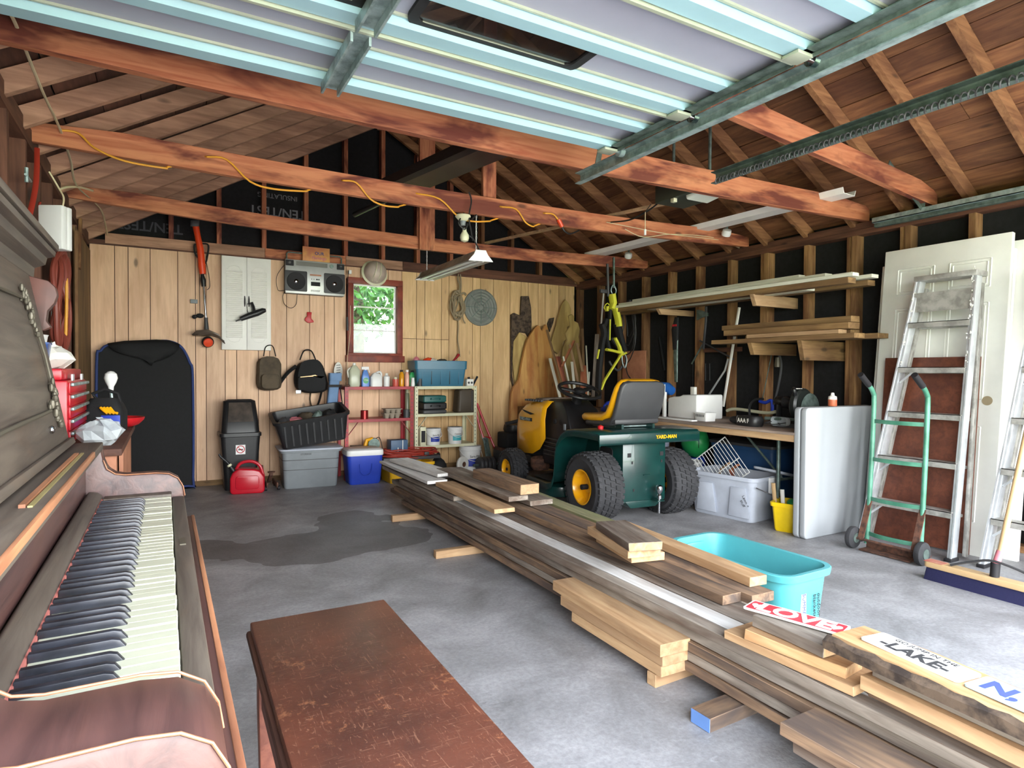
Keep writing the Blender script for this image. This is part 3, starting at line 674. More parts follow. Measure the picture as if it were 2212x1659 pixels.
# cornice and lid
mb = MB()
mb.loft([[(x, y, z) for x, z in ((-.33, 1.29), (-.286, 1.31), (-.284, 1.335), (-.262, 1.345), (-.258, 1.362), (-.242, 1.367), (-.240, 1.379), (-.33, 1.385))] for y in (A - .01, 1.955)])
mb.build('cornice', M['pianod'], PN, bev=.001, ang=25)
MB().box((XL + .0, A - .02, 1.384), (-.236, 1.975, 1.402)).build('lid', M['pianod'], PN, bev=.004)
sc = [(-.29, 1.31), (-.25, 1.30), (-.236, 1.285), (-.232, 1.265), (-.238, 1.245), (-.252, 1.225), (-.255, 1.20), (-.245, 1.185), (-.262, 1.175), (-.29, 1.19)]
MB().prism(sc, 'xz', 1.905, 1.935).build('scroll_bracket', plain('worn carved bracket', (92, 58, 50), .6, c2=(66, 48, 44)), PN, bev=.004)
for y in (A + .07, B - .09):
    MB().lathe([(.035, 0), (.035, .05), (.025, .07), (.03, .2), (.036, .4), (.03, .5), (.04, .56), (.04, .6)], (-.02, y, .0), (0, 0, 1), 16).build('leg', M['piano'], PN)
for a in (A + .02, B - .14): MB().box((-.2, a, 0), (-.0, a + .10, .05)).build('toe_block', M['piano'], PN, bev=.005)
# ================================================================ piano bench
BN = thing('piano_bench', 'scratched brown wooden piano bench beside the keyboard', 'bench', (.320, 1.07, 0), R(0))
BN.rotation_euler = (0, 0, R(-1)); MW[BN.name] = mw(BN.location, (0, 0, R(-1)))
MB().box((-.158, -.53, .478), (.158, .452, .500)).build('seat_lid', M['btop'], BN, bev=.004)
MB().box((-.166, -.538, .460), (.166, .460, .4785)).build('lid_edge', M['darky'], BN, bev=.006)
mb = MB()
bxm = wood('bench side mahogany', (150, 92, 74), (118, 68, 56), (84, 48, 42), 1, rough=.45, knots=False)
for a in ((-.142, -.5, .33, -.128, .42, .46), (.128, -.5, .33, .142, .42, .46), (-.142, -.5, .33, .142, -.486, .46), (-.142, .406, .33, .142, .42, .46), (-.14, -.49, .33, .14, .41, .34)): mb.box(a[:3], a[3:])
mb.build('box', bxm, BN, ang=0)
for x in (-.125, .125):
    for y in (-.48, .40): MB().loft([rr(.045 - a, .045 - a, .004, z, 2, x, y) for z, a in ((0, .014), (.33, 0), (.46, 0))]).build('leg', bxm, BN)
MB().box((-.157 + .15, -.53 + .13, .5), (-.157 + .158, -.53 + .146, .5012)).build('blue_sticker', M['glue'], BN, ang=0)
# ================================================================ things along the left wall
CB = thing('side_cabinet', 'low dark-topped cabinet between the piano and the back of the garage', 'cabinet', (0, 0, 0))
MB().box((XL + .03, 2.58, .775), (-.132, 3.72, .80)).build('cabinet_top', M['dark' + 'y'], CB, bev=.003)
MB().box((XL + .04, 2.60, 0), (-.15, 2.62, .775)).build('end_panel', M['pinkw'], CB, ang=0)
MB().box((XL + .04, 3.69, 0), (-.15, 3.71, .775)).build('end_panel', M['pinkw'], CB, ang=0)
MB().box((-.165, 3.02, 0), (-.15, 3.69, .775)).build('front_panel', M['pinkw'], CB, ang=0)
MB().box((-.18, 2.62, .04), (-.15, 2.66, .775)).build('front_rail', M['pinkw'], CB, ang=0)
MB().box((XL + .04, 2.62, .36), (-.16, 3.02, .38)).build('shelf', M['pinkw'], CB, ang=0)
t = thing('electric_kettle', 'small white kettle inside the open side cabinet', 'kettle', (-.24, 2.86, .38))
MB().lathe([(.07, 0), (.075, .02), (.06, .16), (.045, .18), (.01, .19)], n=20).build('body', M['white'], t)
MB().tube(cat([(.045, 0, .17), (.09, 0, .19), (.11, 0, .12), (.07, 0, .04)], 5), .009).build('handle', M['cream'], t)
TC = thing('tool_chest', 'red metal tool chest with drawers on the side cabinet', 'tool chest', (-.43, 3.02, .80))
MB().box((-.11, -.29, .0), (.125, .29, .24)).box((-.09, -.29, .24), (.11, .29, .283)).build('body', M['redc'], TC, bev=.008)
for i in range(5):
    z = .012 + .045 * i; d = MB().box((.125, -.27, z), (.131, .27, z + .04)).build('drawer', M['redc'], TC, bev=.002)
    MB().box((.131, -.265, z + .026), (.142, .265, z + .038)).build('handle', M['galv'], d, bev=.003)
for y in (-.17, .12): MB().box((.122, y, .236), (.129, y + .05, .262)).build('latch', M['alu'], TC, bev=.002)
t = thing('white_pail', 'plain white pail on top of the red tool chest', 'bucket', (-.47, 2.99, 1.083)); 
MB().lathe([(.055, 0), (.075, .125), (.078, .13), (.073, .13), (.053, .006)], n=28, cap=False).build('body', M['white'], t); MB().lathe([(.053, .003), (.01, .006)], n=28).build('base', M['white'], t)
t = thing('blue_tub', 'small translucent blue tub in front of the white pail', 'tub', (-.44, 2.80, 1.083)); MB().loft([rr(.13, .10, .02, 0), rr(.15, .12, .02, .085), rr(.155, .125, .02, .088), rr(.155, .125, .02, .094), rr(.14, .11, .02, .094), rr(.12, .09, .02, .01)]).build('body', plain('clear blue plastic', (60, 96, 170), .2, c2=(150, 170, 210), alpha=.85), t)
tag(MB().ball((0, 0, .05), (.07, .09, .055), 10).jit(.012).build('crumpled_paper', M['paper'], loc=(-.40, 3.17, 1.08), ang=0), 'white crumpled paper beside the pail on the tool chest', 'paper')
TB = thing('small_tool_bag', 'black and blue tool bag with yellow gloves on the side cabinet', 'bag', (-.235, 3.36, .80), R(-12))
MB().loft([rr(.16 - a, .12 - a * .8, .03, z) for z, a in ((0, .01), (.01, 0), (.09, .0), (.12, .02), (.15, .05))]).build('body', M['fabric'], TB)
MB().box((.0, -.062, .005), (.075, -.058, .075)).build('blue_patch', M['blue'], TB, bev=.002)
mb = MB()
for i in range(4): mb.tube([(.0 + .012 * i, -.063, .11), (.012 + .014 * i, -.072, .10 - .004 * i), (.03 + .013 * i, -.076, .085)], .006, 8)
mb.build('yellow_fingers', M['ygold'], TB)
MB().tube([(-.03, 0, .14), (-.05, 0, .17), (0, 0, .19), (.05, 0, .17), (.06, 0, .13)], .008).build('handle', M['fabric'], TB)
LB = thing('led_bulb_on_stem', 'white bulb standing on a wire stem above the tool bag', 'light bulb', (-.218, 3.44, .93))
MB().tube([(0, 0, -.13), (.004, 0, 0), (0, 0, .05)], .007).build('stem', M['galv'], LB)
MB().lathe([(.010, .05), (.012, .07), (.022, .09), (.028, .11), (.024, .13), (.012, .141), (.002, .143)], n=24).build('bulb', M['white'], LB)
t = thing('red_dish', 'red plastic dish at the far end of the side cabinet', 'dish', (-.21, 3.56, .80)); MB().lathe([(.07, 0), (.10, .012), (.122, .035), (.126, .048), (.118, .048), (.09, .02), (.02, .012)], n=28).build('bowl', M['red'], t)
mb = MB().ball((0, 0, .045), (.075, .06, .05), 14).jit(.011, seed=5); tag(mb.build('plastic_bag', M['bag'], loc=(-.21, 2.72, .80), ang=0), 'crumpled clear plastic bag on the near corner of the side cabinet', 'bag')
# hose coil on the left wall
H_ = thing('garden_hose', 'brown red hose coiled on the left wall', 'hose', (XL + .05, 4.15, 1.45))
mb = MB(); q = random.Random(2)
for k in range(6):
    w_ = .26 + .05 * q.random(); h = .52 + .06 * q.random(); o_ = q.uniform(-.04, .04)
    mb.tube(cat([(q.uniform(0, .05) - .01, o_ + w_ * .5 * math.cos(a), h * .5 * math.sin(a) - .02) for a in [2 * PI * i / 10 for i in range(10)]], 5, True), .013, 8, True)
mb.build('coil', M['hose'], H_)
MB().tube(cat([(.03, .03, .25), (.035, .1, .1), (.03, .09, -.2)], 6), .008).build('yellow_tip', M['cordo'], H_)
WX = thing('junction_box', 'white plastic box with a cable hung on the left wall', 'junction box', (aty(121, 495, 3.62).x, 3.62, aty(121, 495, 3.62).z), R(-28))
MB().box((-.055, -.04, -.10), (.055, .0, .105)).build('cover', M['white'], WX, bev=.006)
MB().box((-.057, .0, -.10), (.057, .03, .105)).build('back', M['white'], WX, bev=.006)
MB().tube(cat([(.03, 0, .1), (.03, .01, .15), (-.0, .02, .2), (-.03, .0, .27)], 5), .004).build('cable', M['cordw'], WX)
a, b_ = atx(80, 320, -.53), atx(61, 478, -.53); t = MB().tube(cat([a - a, (b_ - a) * .5 + Vector((.01, .01, 0)), b_ - a], 6), .011, 6, flat=.4).build('orange_strap', M['cordr'], loc=a); tag(t, 'orange strap hanging on the left wall beside the metal wing nut', 'strap')
a = atx(60, 383, -.535); t = MB().tube([(0, -.05, 0), (0, .07, 0)], .006, 8).tube([(0, -.03, -.03), (0, -.03, .035)], .008, 8).build('wing_bolt', M['galv'], loc=a); tag(t, 'short metal wing bolt sticking out of a left wall stud', 'bolt')
a, b_ = atx(87, 437, -.53), atx(91, 515, -.53); t = MB().tube(cat([(0, 0, 0)] + [(.004 * (-1) ** i, .006 * (-1) ** i, (b_ - a).z * i / 8) for i in range(1, 9)], 3), .006, 6).build('twisted_cord', M['cordr'], loc=a); tag(t, 'thin twisted red cord hanging left of the white box', 'cord')
pf = thing('picture_frame', 'gilt picture frame leaning at the far left above the piano', 'picture frame', (-.36, 1.60, 1.402), (0, R(-8), 0))
MB().box((-.012, -.55, 0), (.012, .205, .035)).box((-.012, .17, 0), (.012, .205, .62)).box((-.012, -.55, .585), (.012, .205, .62)).box((-.012, -.55, 0), (.012, -.515, .62)).build('gilt_frame', M['gold'], pf, bev=.004)
MB().box((-.006, -.52, .03), (.002, .175, .59)).build('canvas', M['dullz'], pf, ang=0)
a, b_ = atx(140, 720, XL + .03) , 0
mb = MB().box((-.02, -.01, 0), (.02, .01, .62)); tag(mb.build('grey_metal_stake', M['galvd'], loc=(XL + .06, 4.05, .98), ang=0), 'flat grey metal strip standing behind the hose coil', 'strip')
# ================================================================ garden tractor (x right, y forward)
M['frx'] = wood('frosted pale plank', (240, 240, 238), (206, 202, 198), (140, 124, 112), 0, rough=.7, knots=False, amt=.4)
MT = thing('lawn_tractor', 'yellow and dark green riding lawn tractor seen from behind', 'lawn tractor', (3.06, 3.59, 0), R(-4))
def wheel(name, c, r, w_, rim, side, big=True):
    mb = MB(); P = [(rim, -w_ / 2 + .01), (rim + .02, -w_ / 2), (r - .05, -w_ / 2 - .004), (r - .02, -w_ / 2 + .012), (r - .006, -w_ / 2 + .04), (r - .004, 0), (r - .006, w_ / 2 - .04), (r - .02, w_ / 2 - .012), (r - .05, w_ / 2 + .004), (rim + .02, w_ / 2), (rim, w_ / 2 - .01)]
    mb.lathe(P, (0, 0, 0), (1, 0, 0), 48, cap=False)
    n = 34 if big else 26
    for k in range(n):
        a0 = 2 * PI * k / n
        for j, x in enumerate((-w_ * .40, -w_ * .2, 0, w_ * .2, w_ * .40)):
            a = a0 + (PI / n if j % 2 else 0); rr_ = r - (.013 if abs(x) > w_ * .3 else 0)
            t = Vector((0, -math.sin(a), math.cos(a))); nr = Vector((0, math.cos(a), math.sin(a))); c_ = nr * (rr_ - .006); hw = w_ * .088; hl = r * PI / n * .68
            V = []
            for dr_, k_ in ((-.006, 1), (.008, .9)):
                for u, v in ((-1, -1), (1, -1), (1, 1), (-1, 1)): V.append(c_ + nr * dr_ + t * v * hl * k_ + Vector((x + u * hw * k_, 0, 0)) + t * (u * hl * .35))
            mb.add(V, [(0, 3, 2, 1), (4, 5, 6, 7), (0, 1, 5, 4), (1, 2, 6, 5), (2, 3, 7, 6), (3, 0, 4, 7)])
    T_ = mb.build('tyre', M['rubber'], MT, loc=c, ang=30)
    d = side
    rm = MB().lathe([(rim + .004, d * (w_ / 2 - .004)), (rim - .006, d * (w_ / 2 - .004)), (rim - .012, d * (w_ / 2 - .02)), (rim - .025, d * .045), (.05, d * .03), (.045, d * .05), (.03, d * .055), (.001, d * .055)], (0, 0, 0), (1, 0, 0), 36, cap=False)
    rm.lathe([(rim + .004, -d * (w_ / 2 - .004)), (rim - .012, -d * (w_ / 2 - .02)), (rim - .02, 0)], (0, 0, 0), (1, 0, 0), 36, cap=False)
    rm.build('rim', M['ygold'], T_)
    nb_ = MB().lathe([(.014, d * .05), (.014, d * .064), (.004, d * .066)], (0, 0, 0), (1, 0, 0), 14); nb_.build('axle_nut', M['ink'], T_)
wheel('rear', (-.335, 0, .252), .252, .22, .125, -1); wheel('rear', (.335, 0, .252), .252, .22, .125, 1)
wheel('front', (-.36, 1.32, .19), .19, .15, .09, -1, False); wheel('front', (.36, 1.32, .19), .19, .15, .09, 1, False)
MB().box((-.19, -.155, .15), (.19, -.148, .575)).box((-.19, -.15, .15), (-.184, .45, .575)).box((.184, -.15, .15), (.19, .45, .575)).box((-.19, -.15, .14), (.19, .45, .152)).build('rear_body', M['mgreen'], MT, bev=.002)
sl = MB()
for x, z in ((-.15, .47), (.14, .47)): sl.box((x, -.158, z), (x + .03, -.154, z + .03))
for x, z in ((-.115, .42), (.15, .42), (-.10, .22), (.15, .2)): sl.box((x, -.158, z), (x + .012, -.154, z + .02))
sl.build('slots', M['ink'], MT, ang=0); MB().tube([(-.01, -.16, .335), (.05, -.16, .335)], .004).build('latch_bar', M['mgreen'], MT)
MB().prism([(-.17, .15), (.17, .15), (.10, .10), (-.12, .10)], 'xz', -.16, .1).build('hitch_plate', M['mgreen'], MT, bev=.003)
MB().prism(rr2(.16, .13, .03, 4, .05, .46), 'yz', -.196, -.188).build('side_opening', M['ink'], MT)
MB().lathe([(.008, -.10), (.008, 0), (.018, .005), (.018, .03), (.010, .04), (.018, .05), (.026, .066), (.028, .078), (.024, .096), (.012, .106), (.001, .108)], (.09, -.215, .16), n=20).build('tow_ball', M['chrome'], MT)
MB().box((.06, -.24, .148), (.12, -.1, .156)).build('tow_bar', M['mgreen'], MT, bev=.002)
MB().tube([(-.44, 0, .252), (.44, 0, .252)], .02).build('axle', M['ink'], MT)
MB().box((-.16, -.1, .2), (.16, .5, .5)).build('transaxle', M['blackm'], MT, bev=.01)
# one-piece fender pan: section swept in y, curving down to the foot boards
mb = MB(); rings = []
pth = [(-.235, .575, .44), (-.235, .645, .445), (-.222, .662, .445), (-.10, .668, .455), (.08, .668, .462), (.18, .655, .465), (.26, .615, .468), (.32, .55, .468), (.355, .46, .465), (.37, .36, .46), (.385, .28, .46), (.42, .225, .46), (.50, .205, .455), (.86, .205, .45)]
for y, z, hx in pth:
    rings.append([(-hx, y, z - .055), (-hx, y, z - .008), (-hx + .012, y, z), (-.2, y, z), (.2, y, z), (hx - .012, y, z), (hx, y, z - .008), (hx, y, z - .055)])
mb.loft(rings, cap=(False, False), closed=False); k0 = len(mb.v)
fd = mb.build('fender', M['mgreen'], MT, ang=50); md = fd.modifiers.new('thick', 'SOLIDIFY'); md.thickness = .006
MB().box((-.445, -.238, .585), (.445, -.232, .65)).build('fender_lip', M['mgreen'], MT, bev=.003)
text('maker_name', 'YARD-MAN', .036, M['ygold'], MT, (.13, -.2405, .618), (R(90), 0, 0), ext=.0015, bold=.001)
MB().prism(rr2(.16, .30, .03, 4, -.33, .66), 'xy', .208, .216).build('foot_pad', M['blackm'], MT, bev=.002); MB().prism(rr2(.16, .30, .03, 4, .33, .66), 'xy', .208, .216).build('foot_pad', M['blackm'], MT, bev=.002)
# seat
def seatloft(path, hw, th, name, mt, r_=.03):
    rings = []
    for i, (y, z, k) in enumerate(path):
        a = Vector(path[max(i - 1, 0)][:2]); b_ = Vector(path[min(i + 1, len(path) - 1)][:2]); d = (b_ - a).normalized(); n_ = Vector((-d.y, d.x))
        rings.append([(x * k, y + n_.x * t, z + n_.y * t) for x, t in rr2(hw * 2, th, min(r_, th * .48), 4)])
    return MB().loft(rings).build(name, M[mt], MT)
yel = [(.40, .715, .80), (.395, .725, .9), (.36, .735, .97), (.25, .735, 1), (.10, .745, 1), (.03, .775, 1), (-.01, .83, 1), (-.045, .90, 1), (-.075, .965, .97), (-.09, 1.0, .9), (-.098, 1.022, .78), (-.10, 1.03, .55)]
seatloft([(y, z, k) for y, z, k in yel], .215, .055, 'seat_cushion', 'ygold', .026)
blk = [(.38, .69, .8), (.30, .695, .95), (.10, .70, .97), (.0, .712, .98), (-.05, .76, .985), (-.085, .84, .985), (-.112, .93, .97), (-.128, .985, .92), (-.134, 1.008, .82), (-.137, 1.018, .6)]
seatloft(blk, .212, .045, 'seat_shell', 'dgrey', .02)
MB().box((-.2, -.068, .70), (.2, .1, .74)).build('shell_skirt', M['dgrey'], MT, bev=.015)
for x in (-.15, .13): MB().box((x, -.08, .665), (x + .02, .3, .70)).build('seat_bracket', M['mgreen'], MT, ang=0)
MB().tube([(-.15, .0, .68), (.15, .0, .68)], .006).build('seat_rod', M['galv'], MT)
MB().lathe([(.02, 0), (.022, .02), (.001, .03)], (-.28, -.0, .668)).build('fuel_cap', M['red'], MT)
# dash tower, steering wheel, hood
mb = MB(); mb.loft([[(x * k, y, z) for x, y, z in ((-.20, a, z), (-.17, b_, z), (.17, b_, z), (.20, a, z))] for z, a, b_, k in ((.28, 1.02, .62, 1.08), (.45, 1.02, .60, 1.05), (.62, 1.02, .62, 1), (.76, 1.02, .70, .92), (.83, 1.02, .80, .8), (.845, 1.02, .86, .7))])
mb.build('dash_console', M['black'], MT, bev=.02, seg=3)
vn = MB()
for i in range(5): vn.box((-.222, .66, .36 + i * .035), (-.2, .98, .372 + i * .035))
vn.build('louvre', M['dgrey'], MT, bev=.003)
MB().lathe([(.02, 0), (.02, .014)], (-.205, .80, .66), (-1, 0, 0)).build('choke_knob', M['blackm'], MT); MB().box((-.215, .63, .60), (-.2, .655, .65)).build('switch', M['grey'], MT, bev=.002)
MB().tube([(0, .82, .78), (0, .77, .90)], .045, 16).build('steering_column', M['black'], MT)
SW = MB(); c = Vector((0, .75, .925)); u = Vector((1, 0, 0)); v = Vector((0, .93, .36)).normalized(); n_ = u.cross(v)
SW.tube([c + u * .18 * math.cos(a) + v * .18 * math.sin(a) for a in [2 * PI * i / 32 for i in range(32)]], .015, 10, True); SW = SW.build('steering_wheel', M['black'], MT)
sp = MB()
for a in (20, 160, 270): sp.bar(c - n_ * .012, c + (u * math.cos(R(a)) + v * math.sin(R(a))) * .175, .05, .014, n_)
sp.build('spokes', M['black'], SW, bev=.004); MB().lathe([(.05, -.02), (.055, 0), (.04, .015), (.001, .02)], c, n_).build('hub', M['black'], SW)
hd = MB(); rings = []
for y, hw, zt, zb in ((.93, .235, .835, .50), (1.02, .24, .838, .40), (1.15, .245, .83, .345), (1.30, .245, .81, .335), (1.42, .24, .785, .34), (1.50, .225, .745, .35), (1.54, .20, .69, .37), (1.555, .17, .62, .39)):
    rings.append([(-hw, y, zb), (-hw - .005, y, (zt + zb) / 2), (-hw + .01, y, zt - .07), (-hw * .72, y, zt - .012), (-hw * .3, y, zt), (hw * .3, y, zt), (hw * .72, y, zt - .012), (hw - .01, y, zt - .07), (hw + .005, y, (zt + zb) / 2), (hw, y, zb)])
hd.loft(rings, cap=(False, True), closed=False); h_ = hd.build('hood', M['ygold'], MT, ang=50); md = h_.modifiers.new('t', 'SOLIDIFY'); md.thickness = .006
MB().prism([(1.12, .705), (1.36, .735), (1.30, .715), (1.18, .695)], 'yz', -.252, -.243).build('hood_vent', M['ink'], h_, ang=0)
vn = MB()
for i in range(7): vn.box((-.2, 1.08 + i * .05, .812), (-.13, 1.10 + i * .05, .83)); 
vn.build('top_vents', M['dgrey'], h_, bev=.002)
dc = MB().box((-.252, 1.16, .635), (-.246, 1.40, .665)); dc.build('hood_decal', M['ink'], h_, ang=0)
text('hood_name', 'YARD-MAN', .042, M['galv'], h_, (-.254, 1.29, .65), (R(90), 0, R(-90)), bold=.001)
MB().box((-.17, .98, .30), (.17, 1.45, .60)).build('engine', M['blackm'], MT, bev=.02)
MB().box((-.14, .5, .22), (.14, 1.5, .29)).build('frame_rail', M['ink'], MT, bev=.004)
MB().loft([rr(.86, .62, .15, .09, 5, 0, .72), rr(.86, .62, .15, .17, 5, 0, .72), rr(.5, .4, .12, .205, 5, 0, .72)]).build('cutting_deck', M['mgreen'], MT, bev=.006)
MB().tube([(-.34, 1.32, .19), (.34, 1.32, .19)], .02).box((-.05, 1.28, .19), (.05, 1.36, .25)).build('front_axle', M['ink'], MT)
MB().lathe([(.07, 0), (.09, .03), (.09, .1), (.05, .12)], (-.2, 1.08, .21), n=18).build('muffler', M['rust'], MT)

# ================================================================ lumber
def board(p, q, w_, t_, mt, label, group='boards of the floor pile', name='lumber_board', tip=None, bow=0, rough=.0025, wane=0):
    """p, q: centres of the TOP ends"""
    p = Vector(p); q = Vector(q); L = (q - p).length; mid = (p + q) / 2; mid.z -= t_; yaw = math.atan2(q.y - p.y, q.x - p.x); pit = -math.asin((q.z - p.z) / L)
    n = max(2, int(L / .18)); k = random.Random(label); mb = MB(); rings = []
    for i in range(n + 1):
        x = -L / 2 + L * i / n; a = [k.uniform(-rough, rough) for _ in range(4)]; wv = wane * k.uniform(0, 1)
        rings.append([(x, -w_ / 2 + a[0] + wv * .3, 0 + bow * math.sin(PI * i / n)), (x, w_ / 2 + a[1], bow * math.sin(PI * i / n)), (x, w_ / 2 + a[2], t_ + a[3] * .4 + bow * math.sin(PI * i / n)), (x, -w_ / 2 + wv, t_ + a[3] * .4 + bow * math.sin(PI * i / n))])
    mb.loft(rings); mats = [M[mt]]
    if tip: mats.append(M[tip]); mb.m[-1] = 1; mb.m[-2] = 1
    o_ = mb.build(name, mats, bev=.0015, seg=1, ang=30, loc=mid, rot=(0, pit, yaw))
    return tag(o_, label, 'board', group)
def bz(a, b_, z, w_, t_, mt, label, dz=0, **k):
    p = atz(*a, z); q = atz(*b_, z + dz); return board(p, q, w_, t_, mt, label, **k)
ordn = ['first', 'second', 'third', 'fourth', 'fifth', 'sixth']
for i, (x0, x1, y, mt, lb) in enumerate(((1.42, 2.35, 4.27, 'lumx', 'pale spacer stick under the far end of the long plank pile'), (1.36, 2.35, 3.31, 'lumx', 'pale spacer stick under the pile opposite the tractor'), (1.42, 2.3, 1.335, 'barnx', 'spacer block with a blue painted end under the near pile'), (1.46, 2.2, 1.60, 'lumx', 'short pale spacer block beside the three fresh planks'))):
    b_ = board((x0, y, .045), (x1, y - .06 if i < 2 else y + .02, .045), .045 if i != 2 else .075, .045, mt, lb, name='spacer_block', group='spacers under the plank pile')
    if i == 2: b_.data.materials.append(M['glue']); b_.data.polygons[0].material_index = 1; MB().box((-.4435, -.036, .002), (-.4405, .036, .043)).build('painted_end', plain('faded blue paint', (96, 132, 190), .7), b_, ang=0)
lanes = [(1.672, .14), (1.83, .15), (1.985, .14)]; z = .045
for L in range(5):
    z += .0385
    for j, (x, w_) in enumerate(lanes):
        if j == 2 and L >= 3: continue
        y1 = 4.75 + rnd.uniform(-.12, .12) - (.3 if j == 2 else 0) + (.12 if L == 1 and j == 0 else 0) - (.05 if L == 0 else 0); y0 = rnd.uniform(.02, .12)
        dx = (-.004, .010, -.008, .012, .0)[L] if j == 0 else rnd.uniform(-.005, .005)
        mt = 'grey' if (L + j) % 2 else 'barn'; mt += 'x'
        side = ('left', 'middle', 'right')[j]
        lb = {4: 'long weathered plank on top of the pile, %s row' % side}.get(L, 'long weathered plank in the %s row, %s layer from the floor' % (side, ordn[L]))
        sk = -(.03, .045, .055, .065, .07)[L] - (.02 if j == 0 and L < 2 else 0)
        if L == 4 and j == 0:
            board((1.632, y1, z), (1.632 + sk, y0, z), .056, .032, 'greyx', 'narrow dark plank at the very left of the pile top', tip='greyx')
            board((1.706, y1 - .1, z), (1.706 + sk, y0, z), .078, .036, 'frx', 'long plank with a pale frosted top, left side of the pile top', tip='greyx'); continue
        board((x + dx, y1, z), (x + dx + sk, y0, z), w_ - rnd.uniform(.004, .012), .032, mt, lb, tip='greyx')
z5 = z  # ~ .2375
for L in range(3): board((2.128, 4.1, .045 + .0385 * (L + 1)), (2.105, 2.0 + .05 * L, .045 + .0385 * (L + 1)), .115, .036, 'greyx', 'short grey plank on the far right flank by the tractor, %s layer' % ordn[L])
board((2.045, 4.4, z5 - .0385), (1.930, 1.62, z5 - .0385), .13, .036, 'greyx', 'grey plank under the dark rusty one, near end by the teal tub')
board((2.165, 4.1, z5 - .0385), (2.055, 2.1, z5 - .0385), .10, .036, 'greyx', 'grey plank low on the right flank of the pile')
board((2.045, 4.3, z5), (1.930, 1.66, z5), .125, .036, 'barnx', 'dark rusty brown plank right of the pile, just under the long rusty one')
board((2.16, 3.9, z5), (2.05, 1.95, z5), .10, .036, 'greyx', 'grey plank directly beneath the mossy plank')
board((1.895, 4.3, z5 + .0375), (1.80, 1.55, z5 + .0375), .09, .034, 'barnx', 'rusty brown plank raised along the middle of the pile')
board((2.01, 4.05, z5 + .0375), (1.905, 1.50, z5 + .0375), .115, .034, 'barnx', 'long rusty plank beside the mossy plank, near end showing')
moss = wood('mossy plank', (150, 146, 112), (100, 96, 74), (104, 116, 70), 0, rough=.8, knots=False); M['mossx'] = moss
board((2.14, 3.5, z5 + .0385), (2.03, 1.78, z5 + .0385), .10, .036, 'mossx', 'greenish mossy plank along the right side of the pile')
board((2.04, 2.5, z5 + .076), (1.955, 1.56, z5 + .076), .085, .036, 'lumx', 'sound yellowish stud lying near the teal tub', tip='lumx')
bz((1320, 1125), (1395, 1172), z5 + .150, .15, .034, 'greyx', 'top offcut of the short stack by the teal tub', tip='lumx')
bz((1300, 1135), (1392, 1186), z5 + .115, .15, .034, 'lumx', 'middle offcut of the short stack by the teal tub', tip='lumx')
bz((1320, 1152), (1400, 1196), z5 + .079, .16, .034, 'lumx', 'bottom offcut of the short stack by the teal tub', tip='lumx')
# loose boards at the far end
bz((850, 1004), (1010, 1070), z5 + .035, .20, .03, 'greyx', 'grey board under the fan of loose far boards')
bz((838, 994), (945, 1038), z5 + .075, .15, .022, 'frx', 'pale grey loose board overhanging the far end beside the cooler')
bz((862, 990), (968, 1022), z5 + .105, .17, .022, 'frx', 'topmost pale grey loose board at the far end')
bz((975, 1010), (1170, 1080), z5 + .075, .16, .03, 'greyx', 'silvery board with bark edge under the thick beam')
bz((960, 1010), (1120, 1072), z5 + .108, .13, .028, 'greyx', 'twisted grey board beside the thick beam')
bz((1040, 1012), (1145, 1046), z5 + .17, .13, .06, 'barnx', 'thick weathered beam with freshly cut pale end', tip='lumx')
bz((960, 1040), (1090, 1098), z5 + .068, .13, .026, 'lumx', 'yellowish board showing beneath the silvery board')
# three fresh planks beside the pile
board((1.54, 2.24, .171), (1.505, 1.53, .171), .13, .042, 'lumx', 'top plank of the three fresh ones beside the pile', tip='lumx', rough=.001)
board((1.53, 2.17, .129), (1.52, 1.54, .129), .125, .040, 'lumx', 'middle plank of the three fresh ones beside the pile', tip='lumx', rough=.001)
board((1.53, 2.09, .088), (1.52, 1.55, .088), .12, .040, 'lumx', 'bottom plank of the three fresh ones beside the pile', tip='lumx', rough=.001)
# near corner stack
for i, (dx, y1, mt) in enumerate(((.02, .84, 'greyx'), (.035, .93, 'greyx'), (.005, 1.0, 'greyx'), (0, 1.03, 'barnx'))):
    zt = .045 + .034 * (i + 1); board((1.455 + dx, y1, zt), (1.455 + dx, .15, zt), .14 if i < 3 else .15, .032, mt, ['lowest board of the stack at the lower right corner', 'second board from the bottom, stack at the lower right corner', 'third board from the bottom, stack at the lower right corner', 'wide brown top board of the stack at the lower right corner'][i])
# offcuts and signs on the near top
bz((1600, 1350), (1880, 1468), z5 + .03, .16, .026, 'lumx', 'wide pale board lying under the bark-edged offcut', tip='lumx')
bkx = wood('bark edged offcut', (206, 172, 126), (180, 130, 84), (112, 74, 50), 0, var=.03); M['bkx'] = bkx
bz((1625, 1352), (1845, 1433), z5 + .062, .10, .03, 'bkx', 'bright yellow bark-edged offcut on the pile', wane=.02)
bz((1660, 1320), (1815, 1385), z5 + .098, .14, .034, 'greyx', 'grey offcut carrying the red LOVE sign', tip='lumx')
board((1.655, .93, z5 + .034), (1.61, .2, z5 + .034), .11, .034, 'barnx', 'reddish brown board under the lake sign stack')
board((1.62, .92, z5 + .072), (1.575, .2, z5 + .072), .14, .036, 'lumx', 'sawn lower board of the lake sign stack')
board((1.64, .90, z5 + .108), (1.59, .2, z5 + .108), .14, .034, 'greyx', 'sawn upper board of the lake sign stack')
LS = board((1.615, 1.01, z5 + .145), (1.55, .22, z5 + .145), .16, .034, 'bkx', 'live-edge board under the lake and blue letter signs', wane=.04, rough=.008)
